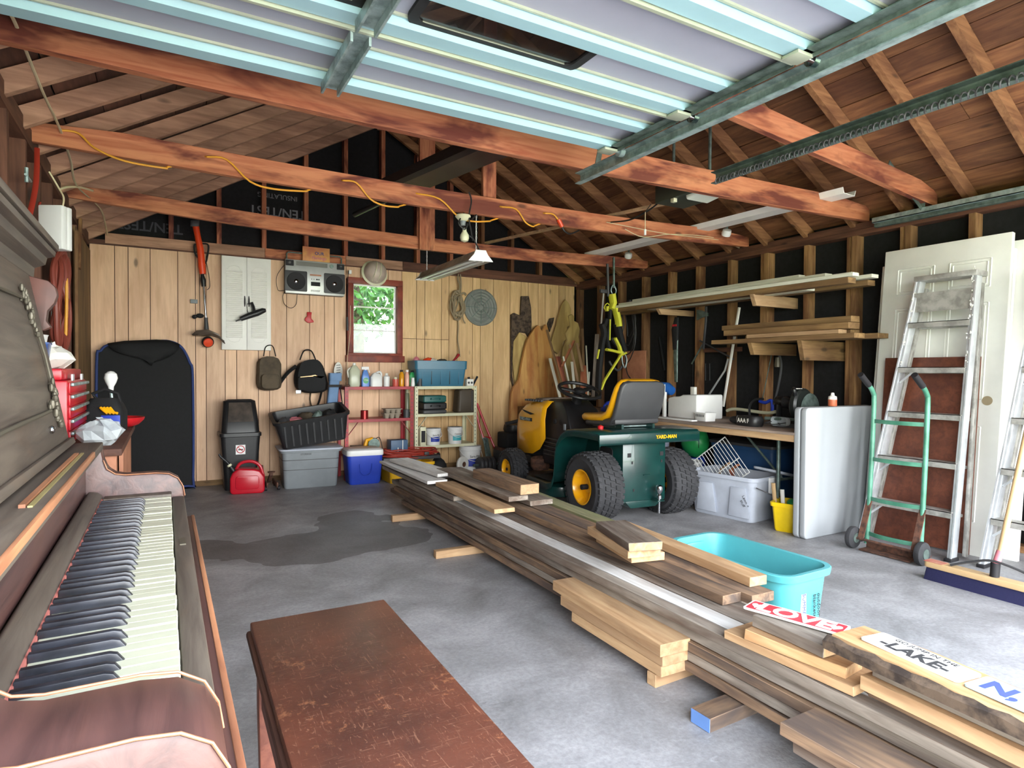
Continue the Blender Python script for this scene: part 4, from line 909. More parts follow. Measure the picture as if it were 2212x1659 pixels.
for o_, L_b, yy in ((LS, .78, -.08),):
    MB().loft([[(x, yy + rnd.uniform(-.004, .012), .036), (x, yy - .012, .026 + rnd.uniform(-.004, .004)), (x, yy - .010, .002), (x, yy + .006, .0)] for x in [-L_b / 2 + L_b * i / 24 for i in range(25)]]).build('bark_edge', M['bark'], o_, ang=50)
def sign(name, p, q, w_, label, mt):
    p = Vector(p); q = Vector(q); mid = (p + q) / 2; t = thing(name, label, 'sign', mid, math.atan2(q.y - p.y, q.x - p.x)); L = (q - p).length
    MB().prism(rr2(L, w_, .008, 3), 'xy', 0, .005).build('sign_board', mt, t, ang=0); return t, L
zs = z5 + .103
a = atz(1612, 1308, zs); b_ = atz(1822, 1368, zs)
redm = plain('faded red sign paint', (200, 70, 80), .6, c2=(176, 50, 62)); whs = plain('sign white', (232, 232, 226), .6)
s1, L = sign('love_sign', (a.x + .01, a.y, zs), (b_.x + .015, b_.y, zs), .085, 'narrow red and white LOVE sign with hearts', M['whitep'])
MB().prism(rr2(L * .96, .072, .006, 3), 'xy', .005, .0056).build('red_field', redm, s1, ang=0)
text('letters', 'LOVE', .092, whs, s1, (.0, -.002, .006), (0, 0, 0), bold=.003)
def heart(mb, cx, cy, s_, z0, z1):
    P = [(cx + s_ * .8 * (16 * math.sin(t) ** 3) / 16, cy + s_ * (13 * math.cos(t) - 5 * math.cos(2 * t) - 2 * math.cos(3 * t) - math.cos(4 * t)) / 16) for t in [2 * PI * i / 24 for i in range(24)]]; mb.prism(P, 'xy', z0, z1)
hm = MB(); heart(hm, -L * .40, .0, .022, .0057, .0062); hm.build('heart', whs, s1, ang=0)
hm = MB(); heart(hm, L * .40, .0, .022, .0057, .0062); hm.build('heart', whs, s1, ang=0)
zs = z5 + .146
s2, L = sign('lake_sign', (1.635, .945, zs), (1.60, .70, zs), .088, 'white sign reading GO JUMP IN THE LAKE', M['whitep'])
text('letters', 'GO JUMP IN THE', .021, M['ink'], s2, (.0, .030, .0052), (0, 0, 0)); text('letters', '-LAKE-', .058, M['dgrey'], s2, (0, -.012, .0052), (0, 0, 0), bold=.002)
s3, L = sign('blue_letter_sign', (1.602, .69, zs), (1.568, .40, zs), .09, 'pale blue sign with dark blue capital letters', plain('pale blue sign paint', (176, 214, 232), .5))
text('letters', 'N, GIT', .075, M['inkb'], s3, (-.02, 0, .0052), (0, 0, 0), bold=.003)
# ================================================================ teal tub
def tote(name, label, cat, loc, rot, w_, d, h, mt, taper=.06, rim=.02, r_=.05, th=.006, ribs=None, group=None, lipd=.03):
    t = thing(name, label, cat, loc, rot, group); a, b_ = w_, d
    rings = [rr(a - taper * 2, b_ - taper * 2, r_ * .8, 0, 5), rr(a - taper * 2 + .012, b_ - taper * 2 + .012, r_ * .8, .012, 5), rr(a - .01, b_ - .01, r_, h - lipd, 5), rr(a + rim, b_ + rim, r_ + rim / 2, h - lipd + .001, 5), rr(a + rim + .006, b_ + rim + .006, r_ + rim / 2, h - .004, 5), rr(a + rim, b_ + rim, r_ + rim / 2, h, 5), rr(a - .012, b_ - .012, r_, h - .001, 5), rr(a - .018, b_ - .018, r_, h - lipd, 5), rr(a - taper * 2 - .004, b_ - taper * 2 - .004, r_ * .8, .012, 5), rr(a * .3, b_ * .3, r_ * .2, .008, 5)]
    MB().loft(rings).build('tub', mt, t, ang=30); return t
TT = tote('storage_tub', 'empty open teal plastic tub on the concrete floor', 'tub', (2.245, 1.86, 0), R(1), .32, .62, .29, M['teal'], .035, .026, .07)
for y in (-.285, .29): MB().box((-.06, y - .004, .19), (.06, y + .004, .262)).build('handle_recess', M['teal'], TT, bev=.01)
MB().box((-.038, -.299, .05), (-.008, -.290, .235), ).build('paper_label', M['paper'], TT, ang=0)
text('handwriting', 'SUMMER', .026, M['inkb'], TT, (-.023, -.3005, .15), (R(90), R(90), 0)); text('handwriting', 'outdoor\nblankets', .028, M['ink'], TT, (.06, -.3005, .14), (R(90), R(90), 0))
# ================================================================ back wall, left to right
def Y_(px, py, Y): p = aty(px, py, Y); return p.x, p.z
# folded black pop-up screen
FS = thing('folding_screen', 'large black fabric panel with blue binding leaning on the back wall', 'folding screen', (0, 0, 0))
o_ = [(-.50, .08), (-.50, 1.12), (-.47, 1.24), (-.38, 1.30), (-.05, 1.335), (.06, 1.33), (.14, 1.28), (.20, 1.15), (.225, 1.0), (.225, .10), (.18, .03), (-.44, .03)]
P = cat([(a, 6.30, b_) for a, b_ in o_], 4, True)
MB().prism([(p.x, p.z) for p in P], 'xz', 6.30, 6.33).build('panel', M['fabric'], FS)
MB().prism([(p.x * 1.02 + .008, p.z * 1.005) for p in P], 'xz', 6.34, 6.36).build('rear_panel', M['navy'], FS)
MB().tube([(p.x, 6.295, p.z) for p in P], .011, 8, True).build('binding', M['navy'], FS)
mb = MB(); q = random.Random(4); n = 12; V = []
top = [(-.42, 1.30), (-.30, 1.325), (-.18, 1.335), (-.06, 1.345), (.04, 1.34), (.12, 1.31)]
rings = []
for k in range(7):
    t = k / 6; r_ = []
    for i, (x, z) in enumerate(top):
        tx_, tz_ = -.10 + (x + .12) * (1 - t) ** .8 * 1.0, z - t * (.24 - .9 * abs(x + .10) * .35)
        r_.append((tx_ * t + x * (1 - t), 6.285 - .025 * math.sin(t * PI) - q.uniform(0, .02), tz_))
    rings.append(r_)
mb.loft(rings, cap=(False, False), closed=False); h_ = mb.build('draped_flap', M['fabric'], FS, ang=50); md = h_.modifiers.new('t', 'SOLIDIFY'); md.thickness = .006
# string trimmer
ST = thing('string_trimmer', 'orange and black string trimmer hung upright on the back wall', 'string trimmer', (0, 0, 0))
def W3(px, py, Y=6.33): p = aty(px, py, Y); return p
MB().loft([[W3(412, 476, 6.33), W3(431, 476, 6.33), W3(431, 476, 6.26), W3(412, 476, 6.26)], [W3(411, 489, 6.33), W3(430, 489, 6.33), W3(430, 489, 6.26), W3(411, 489, 6.26)]]).build('battery', M['dgrey'], ST, bev=.004)
MB().tube([W3(423, 489), W3(427, 510), W3(433, 540), W3(436, 575), W3(438, 592)], [.028, .026, .030, .032, .028], 12).build('motor_body', M['orange'], ST)
MB().tube(cat([W3(434, 532), W3(421, 528), W3(421, 545), W3(430, 560)], 5), .008).tube(cat([W3(436, 526), W3(450, 530), W3(447, 558), W3(443, 570)], 5), .008).build('side_handle', M['blackm'], ST)
MB().tube([W3(437, 592), W3(438, 602), W3(439, 606), W3(440, 619)], [.014, .022, .024, .018], 12).build('collar', M['black'], ST)
MB().tube([W3(440, 618), W3(445, 690)], .0105, 12).build('shaft', M['chrome'], ST)
MB().tube([W3(445, 686), W3(445, 692), W3(446, 712)], [.017, .016, .022], 12).build('neck', M['dgrey'], ST)
P = [W3(414, 723, 6.30), W3(424, 714, 6.28), W3(450, 712, 6.26), W3(472, 722, 6.25), W3(486, 742, 6.27)]; P2 = [W3(419, 719, 6.36), W3(440, 726, 6.34), W3(456, 726, 6.34), W3(470, 730, 6.34), W3(484, 736, 6.33)]
mb = MB(); mb.loft([P, [(a + b_) / 2 + Vector((0, -.02, -.018)) for a, b_ in zip(P, P2)], P2], cap=(False, False), closed=False); g = mb.build('guard', M['shield'], ST, ang=60); g.modifiers.new('t', 'SOLIDIFY').thickness = .004
MB().lathe([(.035, .0), (.05, .01), (.052, .03), (.04, .045)], W3(448, 737, 6.33), (.1, -1, -.35), 20).build('line_head', M['black'], ST); MB().lathe([(.042, .043), (.038, .055), (.001, .058)], W3(448, 737, 6.33), (.1, -1, -.35), 20).build('line_cap', M['orange'], ST)
MB().tube(cat([W3(446, 568, 6.37), W3(452, 600, 6.38), W3(453, 620, 6.385), W3(447, 626, 6.39)], 5), .003, 6).build('cord', M['cordb'], ST)
t = thing('wall_hook_tool', 'small black clamp hanging left of the trimmer shaft', 'clamp', aty(432, 682, 6.37)); MB().ball((0, 0, 0), (.035, .02, .022), 10).ball((-.045, 0, -.012), (.022, .02, .02), 10).build('jaws', M['blackm'], t); MB().tube([(0, 0, 0), (-.002, .01, .42)], .0025, 6).build('string', M['ink'], t)
x, z = Y_(419, 651, 6.39); tag(MB().box((-.03, -.014, -.018), (.03, .014, .018)).build('tape_holder', M['grey'], bev=.003, loc=(x, 6.395, z)), 'small grey metal bracket left of the trimmer', 'bracket')
# shutter-door wall cabinet
x0, z0 = Y_(479, 755, 6.33); x1, z1 = Y_(586, 560, 6.33)
SC = thing('shutter_cabinet', 'white wall cabinet with two louvred shutter doors', 'cabinet', ((x0 + x1) / 2, 6.405, z0)); W_, H_ = x1 - x0, z1 - z0
MB().box((-W_ / 2, -.05, 0), (W_ / 2, 0, H_)).build('case', M['whitep'], SC, bev=.002)
for s_ in (-1, 1):
    cx = s_ * W_ / 4; hw = W_ / 4 - .002
    D = MB().box((cx - hw, -.066, .002), (cx + hw, -.051, H_ - .002)).build('door', M['whitep'], SC, bev=.002)
    mb = MB(); n = 34; lz0, lz1 = .115, H_ - .13
    for i in range(n):
        z = lz0 + (lz1 - lz0) * i / n; mb.loft([[(x, -.066, z), (x, -.0735, z + .003), (x, -.066, z + .019)] for x in (cx - hw * .66, cx + hw * .66)])
    mb.build('louvres', M['whitep'], D, ang=0)
    for top_ in (0, 1):
        b0_ = lz1 + .002 if top_ else lz0 - .002; sg = 1 if top_ else -1
        P = [(cx - hw * .66, b0_), (cx - hw * .5, b0_ + sg * .006), (cx - hw * .38, b0_ + sg * .03), (cx, b0_ + sg * .042), (cx + hw * .38, b0_ + sg * .03), (cx + hw * .5, b0_ + sg * .006), (cx + hw * .66, b0_)]
        MB().tube([(a, -.067, b_) for a, b_ in P], .003, 6).build('arched_moulding', M['whitep'], D)
    hx = s_ * .018; MB().tube([(hx, -.072, .41), (hx, -.080, .44), (hx, -.080, .48), (hx, -.072, .51)], [.003, .006, .006, .003], 8).build('pull_handle', M['ink'], D)
# toy-like black heat gun on the cabinet
HG = thing('heat_gun', 'black pistol-grip tool hung tilted on the white shutter cabinet', 'hand tool', (0, 0, 0))
def G(px, py, Y=6.28): return aty(px, py, Y)
MB().tube([G(509, 694), G(519, 690), G(520, 689), G(538, 682), G(556, 676), G(568, 671), G(574, 670)], [.006, .008, .022, .028, .030, .026, .016], 14).build('barrel', M['black'], HG)
MB().tube([G(550, 678), G(547, 663), G(543, 653)], [.024, .022, .021], 10, flat=.7).build('grip', M['black'], HG)
MB().tube(cat([G(537, 679), G(534, 668), G(534, 657), G(541, 655)], 5), .003, 6).build('trigger_guard', M['ink'], HG)
# boombox
x0, z0 = Y_(617, 632, 6.30); x1, z1 = Y_(745, 572, 6.30)
BB = thing('boombox', 'silver twin-speaker boombox hung on the back wall', 'radio', ((x0 + x1) / 2, 6.40, z0)); W_, H_ = x1 - x0 + .0, z1 - z0 + .01; sv = plain('silver plastic', (190, 192, 190), .35, .3)
MB().box((-W_ / 2, -.07, .0), (W_ / 2, 0, H_)).build('rear_case', M['dgrey'], BB, bev=.006); MB().box((-W_ / 2, -.085, .0), (W_ / 2, -.07, H_)).build('front_case', sv, BB, bev=.005)
for s_ in (-1, 1):
    cx = s_ * W_ * .325; q = MB().prism(rr2(.21, .2, .012, 3, cx, .122), 'xz', -.089, -.085).build('speaker_panel', M['dgrey'], BB, bev=.001)
    MB().lathe([(.088, 0), (.085, .005), (.076, .004)], (cx, -.089, .12), (0, -1, 0), 30).build('speaker_ring', M['ink'], q); MB().lathe([(.078, .0), (.07, .004), (.02, .002), (.018, .0)], (cx, -.089, .12), (0, -1, 0), 30).build('grille', plain('brown grille', (104, 94, 80), .7), q); MB().lathe([(.02, .004), (.012, .008), (.001, .01)], (cx, -.089, .12), (0, -1, 0), 16).build('tweeter_dot', M['chrome'], q)
    cx = s_ * W_ * .43; q = MB().prism(rr2(.075, .055, .004, 3, cx, H_ - .035), 'xz', -.089, -.085).build('tweeter_panel', M['ink'], BB); MB().lathe([(.02, 0), (.012, .005), (.001, .003)], (cx, -.089, H_ - .035), (0, -1, 0), 16).build('tweeter', M['dgrey'], q)
MB().prism(rr2(.30, .042, .003, 3, -.035, H_ - .035), 'xz', -.088, -.085).build('tuning_dial', plain('dial grey', (112, 110, 104), .4), BB); MB().lathe([(.02, 0), (.019, .01), (.001, .011)], (.155, -.085, H_ - .036), (0, -1, 0), 18).build('tuning_knob', M['galvd'], BB)
MB().box((-.045, -.088, .085), (.045, -.085, .125)).build('cassette_window', M['ink'], BB, bev=.002)
mb = MB()
for i in range(5): mb.box((-.045 + i * .019, -.09, .028), (-.03 + i * .019, -.085, .046))
mb.build('keys', M['white'], BB, bev=.001); mb = MB()
for i, w_ in enumerate((.005, .005, .018, .012)): mb.box((-.04 + i * .022, -.087, .145), (-.04 + i * .022 + w_, -.085, .157))
mb.build('switches', M['ink'], BB, ang=0); MB().box((-.055, -.087, .185), (.055, -.085, .20)).build('name_strip', M['pinkw'], BB, ang=0)
MB().tube([(-W_ / 2 + .02, -.04, H_), (-W_ / 2 + .02, -.04, H_ + .06), (-W_ / 2 + .035, -.04, H_ + .075), (W_ / 2 - .035, -.04, H_ + .075), (W_ / 2 - .02, -.04, H_ + .06), (W_ / 2 - .02, -.04, H_)], .007, 10).build('carry_handle', M['galvd'], BB)
MB().tube(cat([(-W_ / 2, -.04, H_ - .05), (-W_ / 2 - .07, -.03, .16), (-W_ / 2 - .06, -.03, .03), (-W_ / 2, -.04, .025), (-W_ / 2 - .015, -.03, -.03), (-W_ / 2 + .0, -.02, -.1), (-W_ / 2 + .06, -.02, -.14), (-W_ / 2 + .11, -.02, -.1), (-W_ / 2 + .12, -.03, .0)], 6), .0028, 6).build('power_cord', M['cordb'], BB)
x0, z0 = Y_(653, 565, 6.34); x1, z1 = Y_(712, 540, 6.34)
OS = thing('wooden_sign', 'small yellow-orange wooden sign above the boombox', 'sign', ((x0 + x1) / 2, 6.345, z0 - .01)); MB().box((-(x1 - x0) / 2, -.015, 0), ((x1 - x0) / 2, 0, z1 - z0 + .02)).build('board', plain('yellow stained wood', (226, 168, 96), .6, c2=(206, 128, 90)), OS, bev=.002)
text('letters', 'OUR', .042, M['inkb'], OS, (.03, -.0155, .10), (R(90), 0, 0), bold=.001); text('letters', 'Flamingo', .04, M['pink'], OS, (.03, -.0155, .055), (R(90), 0, 0), bold=.001)
x, z = Y_(668, 686, 6.39); t = thing('red_ornament', 'small red boot-shaped ornament under the boombox', 'ornament', (x, 6.398, z))
MB().prism([(-.022, .055), (.025, .055), (.02, .02), (.02, -.01), (.04, -.03), (.045, -.045), (.02, -.05), (.0, -.055), (-.02, -.05), (-.045, -.03), (-.04, -.005), (-.022, .01)], 'xz', -.018, .0).build('figure', M['red'], t, bev=.005)
t = thing('phone_cable', 'thin white and black cable hanging left of the window frame', 'cable', (0, 0, 0))
a = W3(754, 590, 6.36)
MB().tube(cat([W3(757, 588, 6.35), W3(752, 592, 6.35), W3(751, 680, 6.35), W3(750, 700, 6.34)], 4), .004, 6).build('black_cable', M['cordb'], t); MB().tube(cat([W3(757, 660, 6.34), W3(756, 720, 6.34), W3(750, 780, 6.34), W3(752, 810, 6.33), W3(744, 832, 6.2)], 5), .003, 6).build('white_cable', M['cordw'], t)
MB().tube([W3(750, 685, 6.34), W3(751, 714, 6.34)], .011, 10).build('plug', M['dgrey'], t); MB().box((a.x - .004, 6.345, a.z - .008), (a.x + .022, 6.37, a.z + .03)).build('clip', M['white'], t)
# hard hat above the window
HH = thing('hard_hat', 'dusty white hard hat hung above the window', 'hard hat', (aty(813, 588, 6.30).x, 6.36, aty(813, 588, 6.30).z), (R(78), R(12), 0))
k = MB(); k.lathe([(.118, 0), (.117, .03), (.108, .065), (.085, .1), (.05, .122), (.001, .13)], n=32, cap=False); k.build('shell', plain('dusty white shell', (204, 186, 172), .45, c2=(176, 160, 150)), HH)
k = MB(); k.lathe([(.115, .004), (.14, -.006), (.135, -.01), (.112, 0)], n=32, cap=False); k.build('brim', M['cream'], HH)
k = MB()
for x in (-.025, .025): k.tube(cat([(x, -.11, .045), (x * 1.2, -.06, .118), (x, .0, .132), (x, .08, .106)], 5), .005, 6)
k.build('ridges', M['cream'], HH)
MB().lathe([(.01, 0), (.012, .04), (.001, .045)], (0, .0, -.05)).build('headband_knob', M['blackm'], HH)
# fluorescent shop light
def beam(t, a, b_, prof, name, mt, w=1):
    a = Vector(a); b_ = Vector(b_); d = (b_ - a).normalized(); s_ = d.cross(Vector((0, 0, 1))).normalized(); u = s_.cross(d)
    return MB().loft([[p + s_ * x + u * y for x, y in prof] for p in (a, b_)]).build(name, mt, t, w=w, ang=30)
SL = thing('shop_light', 'hanging fluorescent shop light with worn white reflector', 'light fixture', (0, 0, 0))
pa_, pb_ = aty(918, 600, 5.18), aty(1037, 557, 3.72)
ref = [(-.075, 0), (-.06, -.03), (-.035, -.008), (.035, -.008), (.06, -.03), (.075, 0), (.05, .04), (-.05, .04)]
beam(SL, pa_, pb_, [(-.085, -.02), (-.05, .012), (-.035, .045), (.035, .045), (.05, .012), (.085, -.02), (.046, .004), (-.046, .004)], 'reflector', plain('worn white reflector', (196, 192, 178), .4, c2=(150, 142, 124)))
dd = (pb_ - pa_).normalized(); sd = dd.cross(Vector((0, 0, 1))).normalized()
for s_ in (-1, 1): MB().tube([pa_ + sd * .03 * s_ + dd * .02 - Vector((0, 0, .012)), pb_ + sd * .03 * s_ - dd * .02 - Vector((0, 0, .012))], .013, 12).build('tube', M['white'], SL)
for p, s_ in ((pa_, -1), (pb_, 1)):
    MB().loft([[p + dd * o2 + sd * x + Vector((0, 0, z)) for x, z in ((-.088, -.024), (-.05, .02), (-.035, .05), (.035, .05), (.05, .02), (.088, -.024))] for o2 in (0, s_ * .02)]).build('end_cap', M['white'], SL, bev=.002)
for f, zt in ((.045, 2.16), (.945, 2.16)):
    c0 = pa_.lerp(pb_, f); mb = MB()
    for i in range(int((zt - c0.z - .045) / .018)): mb.tube([c0 + Vector((.004 * math.cos(a) * (i % 2), .004 * math.cos(a) * (1 - i % 2), .055 + i * .018 + .012 * math.sin(a))) for a in [2 * PI * j / 6 for j in range(6)]], .0017, 4, True)
    mb.build('hanging_chain', M['white'], SL)
MB().tube(cat([pb_ + Vector((0, 0, .04)), pb_ + Vector((-.03, .03, .12)), pb_ + Vector((-.08, .05, .2)), Vector((1.98, 3.83, 2.28))], 6), .005, 6).build('power_cord', M['cordb'], SL)
# bulb socket under the cord beam
p = aty(1000, 468, 3.77); BS = thing('bulb_socket', 'white ceiling lamp holder with a bare bulb under the corded beam', 'light fixture', p)
MB().lathe([(.012, -.03), (.03, -.025), (.052, .0), (.05, .008), (.02, .012)], n=24).build('ceiling_plate', M['cream'], BS); MB().lathe([(.017, -.06), (.02, -.03)], n=16).build('holder', M['grey'], BS)
MB().lathe([(.013, -.075), (.014, -.095), (.028, -.12), (.031, -.14), (.024, -.16), (.001, -.17)], (.012, 0, 0), n=20).build('bulb', M['cream'], BS)
MB().tube(cat([(.0, -.02, .02), (-.04, -.02, -.05), (.0, -.03, -.09), (.02, -.03, -.05)], 5), .005, 6).build('cord', M['cordb'], BS); MB().tube(cat([(.03, -.03, .16), (.045, -.035, .1), (.03, -.03, .0), (.06, 0, -.08), (.1, .05, -.14)], 5), .005, 6).build('hanging_cord', M['cordb'], BS)
# rope and round lid
x, z = Y_(1040, 664, 6.37); RL = thing('galvanised_lid', 'round ribbed galvanised lid hung on the back wall', 'lid', (x, 6.405, z))
rr_ = aty(1075, 664, 6.37).x - x
mb = MB(); mb.lathe([(rr_, 0), (rr_, .02)] + [(rr_ * (1 - .08 * i), .022 + (.007 if i % 2 else 0)) for i in range(1, 12)] + [(.001, .03)], (0, 0, 0), (0, -1, 0), 40); mb.build('disc', plain('grey ribbed lid', (128, 132, 126), .6, c2=(106, 110, 106)), RL, ang=20)
mb = MB()
for a in range(0, 360, 45): mb.bar((0, -.031, 0) if 0 else (.03 * math.cos(R(a)), -.031, .03 * math.sin(R(a))), (rr_ * .95 * math.cos(R(a)), -.024, rr_ * .95 * math.sin(R(a))), .008, .006)
mb.build('radial_rib', M['galvd'], RL, ang=0)
x, z = Y_(993, 655, 6.33); RP = thing('rope_coil', 'tangled tan rope hung beside the round lid', 'rope', (x, 6.36, z)); q = random.Random(9); mb = MB()
for k in range(7):
    w_, h, ox, oz = q.uniform(.05, .085), q.uniform(.10, .16), q.uniform(-.03, .03), q.uniform(-.05, .02)
    mb.tube(cat([(ox + w_ * math.cos(a) + q.uniform(-.015, .015), q.uniform(-.03, .02), oz + h * math.sin(a) + q.uniform(-.02, .02)) for a in [2 * PI * i / 9 for i in range(9)]], 5, True), .009, 8, True)
mb.tube(cat([(-.0, 0, .1), (.01, -.01, .2), (-.01, 0, .27), (.0, .01, .33)], 5), .009).tube(cat([(.02, 0, .1), (.03, -.0, .2), (.02, 0, .33)], 5), .009).tube(cat([(.05, 0, -.12), (.06, 0, -.18), (.085, 0, -.22)], 5), .007).tube(cat([(.0, .02, -.1), (.01, .025, -.25), (.0, .02, -.4), (.02, .02, -.52), (.03, .02, -.6)], 5), .006)
mb.tube(cat([(-.06, 0, .13), (0, -.02, .10), (.06, -.01, .12), (.09, 0, .10)], 5), .012)
mb.build('coil', M['rope'], RP)
# live-edge slabs and bark
def slabthing(name, pts, Y, t_, mt, label, cat_='slab', tilt=0, sm=1):
    P = [(lambda p: (p.x, p.z))(aty(a, b_, Y)) for a, b_ in pts]; cx = sum(p[0] for p in P) / len(P); z0 = min(p[1] for p in P)
    Q = [(p.x, p.z) for p in cat([(x - cx, 0, z - z0) for x, z in P], sm, True)]
    return tag(MB().prism(Q, 'xz', -t_, 0).build(name, mt, bev=.004, seg=1, ang=30, loc=(cx, Y, z0), rot=(R(tilt), 0, 0)), label, cat_)
slabthing('bark_slab', [(1102, 680), (1108, 676), (1122, 682), (1124, 640), (1140, 640), (1145, 665), (1146, 700), (1144, 735), (1134, 720), (1120, 718), (1112, 725), (1106, 760), (1104, 810), (1110, 850), (1102, 820)], 6.40, .03, M['bark'], 'dark piece of tree bark standing against the right of the pine wall')
slabthing('pale_slab', [(1120, 718), (1136, 728), (1146, 742), (1140, 800), (1130, 850), (1112, 840), (1106, 780), (1108, 738)], 6.38, .02, M['slaby'], 'pale narrow slab showing beneath the tree bark piece')
slabthing('live_edge_slab', [(1163, 702), (1172, 715), (1180, 700), (1188, 720), (1196, 760), (1215, 800), (1222, 850), (1225, 940), (1195, 990), (1110, 990), (1100, 940), (1104, 850), (1120, 820), (1128, 780), (1140, 735)], 6.28, .045, M['slab'], 'largest orange-brown live-edge slab leaning in the back corner', tilt=-2, sm=3)
slabthing('live_edge_slab', [(1220, 647), (1227, 655), (1232, 668), (1231, 685), (1236, 694), (1229, 703), (1222, 708), (1226, 716), (1219, 724), (1221, 733), (1213, 741), (1212, 752), (1203, 765), (1193, 757), (1188, 742), (1194, 722), (1200, 702), (1206, 680), (1212, 660)], 6.345, .03, M['slaby'], 'pointed pale slab behind the orange-brown one', tilt=-1)
slabthing('live_edge_slab', [(1226, 682), (1233, 679), (1238, 684), (1237, 693), (1246, 698), (1250, 712), (1247, 728), (1250, 745), (1246, 762), (1253, 780), (1256, 810), (1262, 880), (1206, 880), (1204, 820), (1210, 780), (1214, 750), (1222, 735), (1218, 720), (1229, 705)], 6.33, .03, M['slaby'], 'wide yellow slab with a notched edge next to the corner')
slabthing('bark_strip', [(1196, 686), (1193, 700), (1186, 718), (1181, 700), (1186, 688)], 6.40, .02, M['bark'], 'curved brown bark strip above the orange-brown slab', 'bark')
# ================================================================ along the back wall, on the floor and hooks
def fbox(mb, x0, x1, y0, y1, z0, z1): return mb.box((x0, y0, z0), (x1, y1, z1))
# hung packs
def pack(name, label, pts, Y, dpt, mt):
    P = [aty(a, b_, Y) for a, b_ in pts]; cx = sum(p.x for p in P) / len(P); cz = min(p.z for p in P); t = thing(name, label, 'bag', (cx, Y + dpt, cz))
    Q = [(p.x, p.z) for p in cat([(p.x - cx, 0, p.z - cz) for p in P], 3, True)]
    MB().loft([[(x * k, -y, z * (.98 if k < 1 else 1) + (1 - k) * .1) for x, z in Q] for y, k in ((0, .96), (dpt * .3, 1), (dpt * .75, .97), (dpt, .82))]).build('body', mt, t, ang=40); return t
T = pack('canvas_backpack', 'faded brown canvas backpack hung on the pine wall', [(562, 775), (605, 777), (609, 810), (608, 838), (583, 844), (558, 838), (556, 806)], 6.28, .10, M['straw'])
MB().loft([[(x, -.115, z) for x, z in rr2(.17, .13, .03, 4, 0, .09)], [(x * .9, -.14, z) for x, z in rr2(.17, .13, .03, 4, 0, .09)]]).build('front_pocket', M['straw'], T); MB().tube(cat([(-.05, -.05, .33), (-.03, -.05, .42), (.03, -.05, .43), (.06, -.05, .33)], 6), .01, 8, flat=.5).build('top_strap', M['fabric'], T)
T = pack('tool_backpack', 'black nylon pack with orange accents hung on the pine wall', [(655, 782), (690, 780), (704, 800), (710, 842), (672, 850), (645, 842), (638, 820), (643, 795)], 6.26, .12, M['fabric'])
MB().tube(cat([(-.08, -.03, .33), (-.04, -.03, .42), (.03, -.03, .42), (.08, -.03, .31)], 6), .011, 8, flat=.6).build('carry_loop', M['fabric'], T)
MB().loft([[(x, -.13, z) for x, z in rr2(.27, .13, .02, 4, .01, .10)], [(x * .94, -.16, z) for x, z in rr2(.27, .13, .02, 4, .01, .10)]]).build('front_pocket', M['fabric'], T)
MB().prism([(-.02, .165), (.13, .17), (.10, .15), (.04, .185), (-.01, .175), (-.10, .165), (-.1, .158)], 'xz', -.165, -.158).build('orange_trim', M['ygold'], T)
MB().tube(cat([(-.12, -.06, .27), (-.2, -.05, .2), (-.27, -.03, .1), (-.30, -.02, .05)], 5), .035, 8, flat=.5).build('shoulder_strap', M['fabric'], T); MB().tube(cat([(.13, -.06, .05), (.10, -.06, -.08), (.06, -.05, -.16), (.01, -.04, -.20)], 5), .024, 8, flat=.4).build('waist_strap', M['fabric'], T); MB().tube(cat([(.02, -.06, .02), (.01, -.06, -.06), (.03, -.05, -.14)], 5), .018, 8, flat=.4).build('loose_strap', M['straw'], T)
MB().box((-.14, -.15, -.0), (-.09, -.14, .035)).build('buckle', M['alu'], T, bev=.003)
p = aty(722, 850, 6.2); t = thing('folded_camp_chair', 'light blue folded chair bag leaning beside the red shelf', 'folding chair', (p.x, 6.22, 0.62))
MB().loft([rr(.10, .07, .02, z, 4, x) for z, x in ((0, -.03), (.2, -.012), (.42, .01))]).build('bag', M['lblue'], t); MB().loft([rr(.12, .09, .02, z, 4, .012) for z in (.36, .44)]).build('flap', M['lblue'], t, bev=.004); MB().box((-.06, -.055, .30), (.07, -.045, .325)).build('strap', M['ink'], t); MB().tube(cat([(.05, -.05, .31), (.075, -.05, .1), (.08, -.05, -.04)], 4), .012, 8, flat=.4).build('sling', M['ink'], t)
p = aty(733, 800, 6.3); t = thing('white_sandal', 'pale sole-shaped paddle hung by the thin cable', 'sandal', (p.x, 6.36, p.z)); MB().prism([(x * .045, z * .085) for x, z in [(math.cos(a) * (1 - .15 * math.sin(a)), math.sin(a)) for a in [2 * PI * i / 20 for i in range(20)]]], 'xz', -.02, 0).build('sole', M['paper'], t, bev=.004)
mb = MB()
for i in range(5): mb.tube([(-.02, -.021, -.05 + .025 * i), (.02, -.022, -.045 + .025 * i)], .003, 6)
mb.build('strap_pattern', M['dgrey'], t)
# swing-top bin
BN2 = thing('swing_top_bin', 'black swing-top rubbish bin with a no smoking sticker', 'bin', (.60, 6.17, 0)); MB().loft([rr(.26, .24, .03, 0), rr(.33, .30, .04, .48), rr(.35, .32, .04, .485), rr(.35, .32, .04, .515), rr(.33, .30, .04, .52)]).build('bin_body', M['black'], BN2)
MB().loft([rr(.32, .29, .05, .52), rr(.31, .27, .05, .60), rr(.27, .10, .04, .80), rr(.20, .06, .02, .815)]).build('lid', M['black'], BN2); MB().loft([[(x, y, z) for x, y, z in ((-.11, -.144, .615), (.11, -.144, .615), (.095, -.062, .79), (-.095, -.062, .79))], [(x, y + .01, z) for x, y, z in ((-.10, -.15, .62), (.10, -.15, .62), (.09, -.072, .785), (-.09, -.072, .785))]]).build('flap', plain('scuffed flap', (86, 76, 68), .4, c2=(54, 48, 44)), BN2, bev=.004)
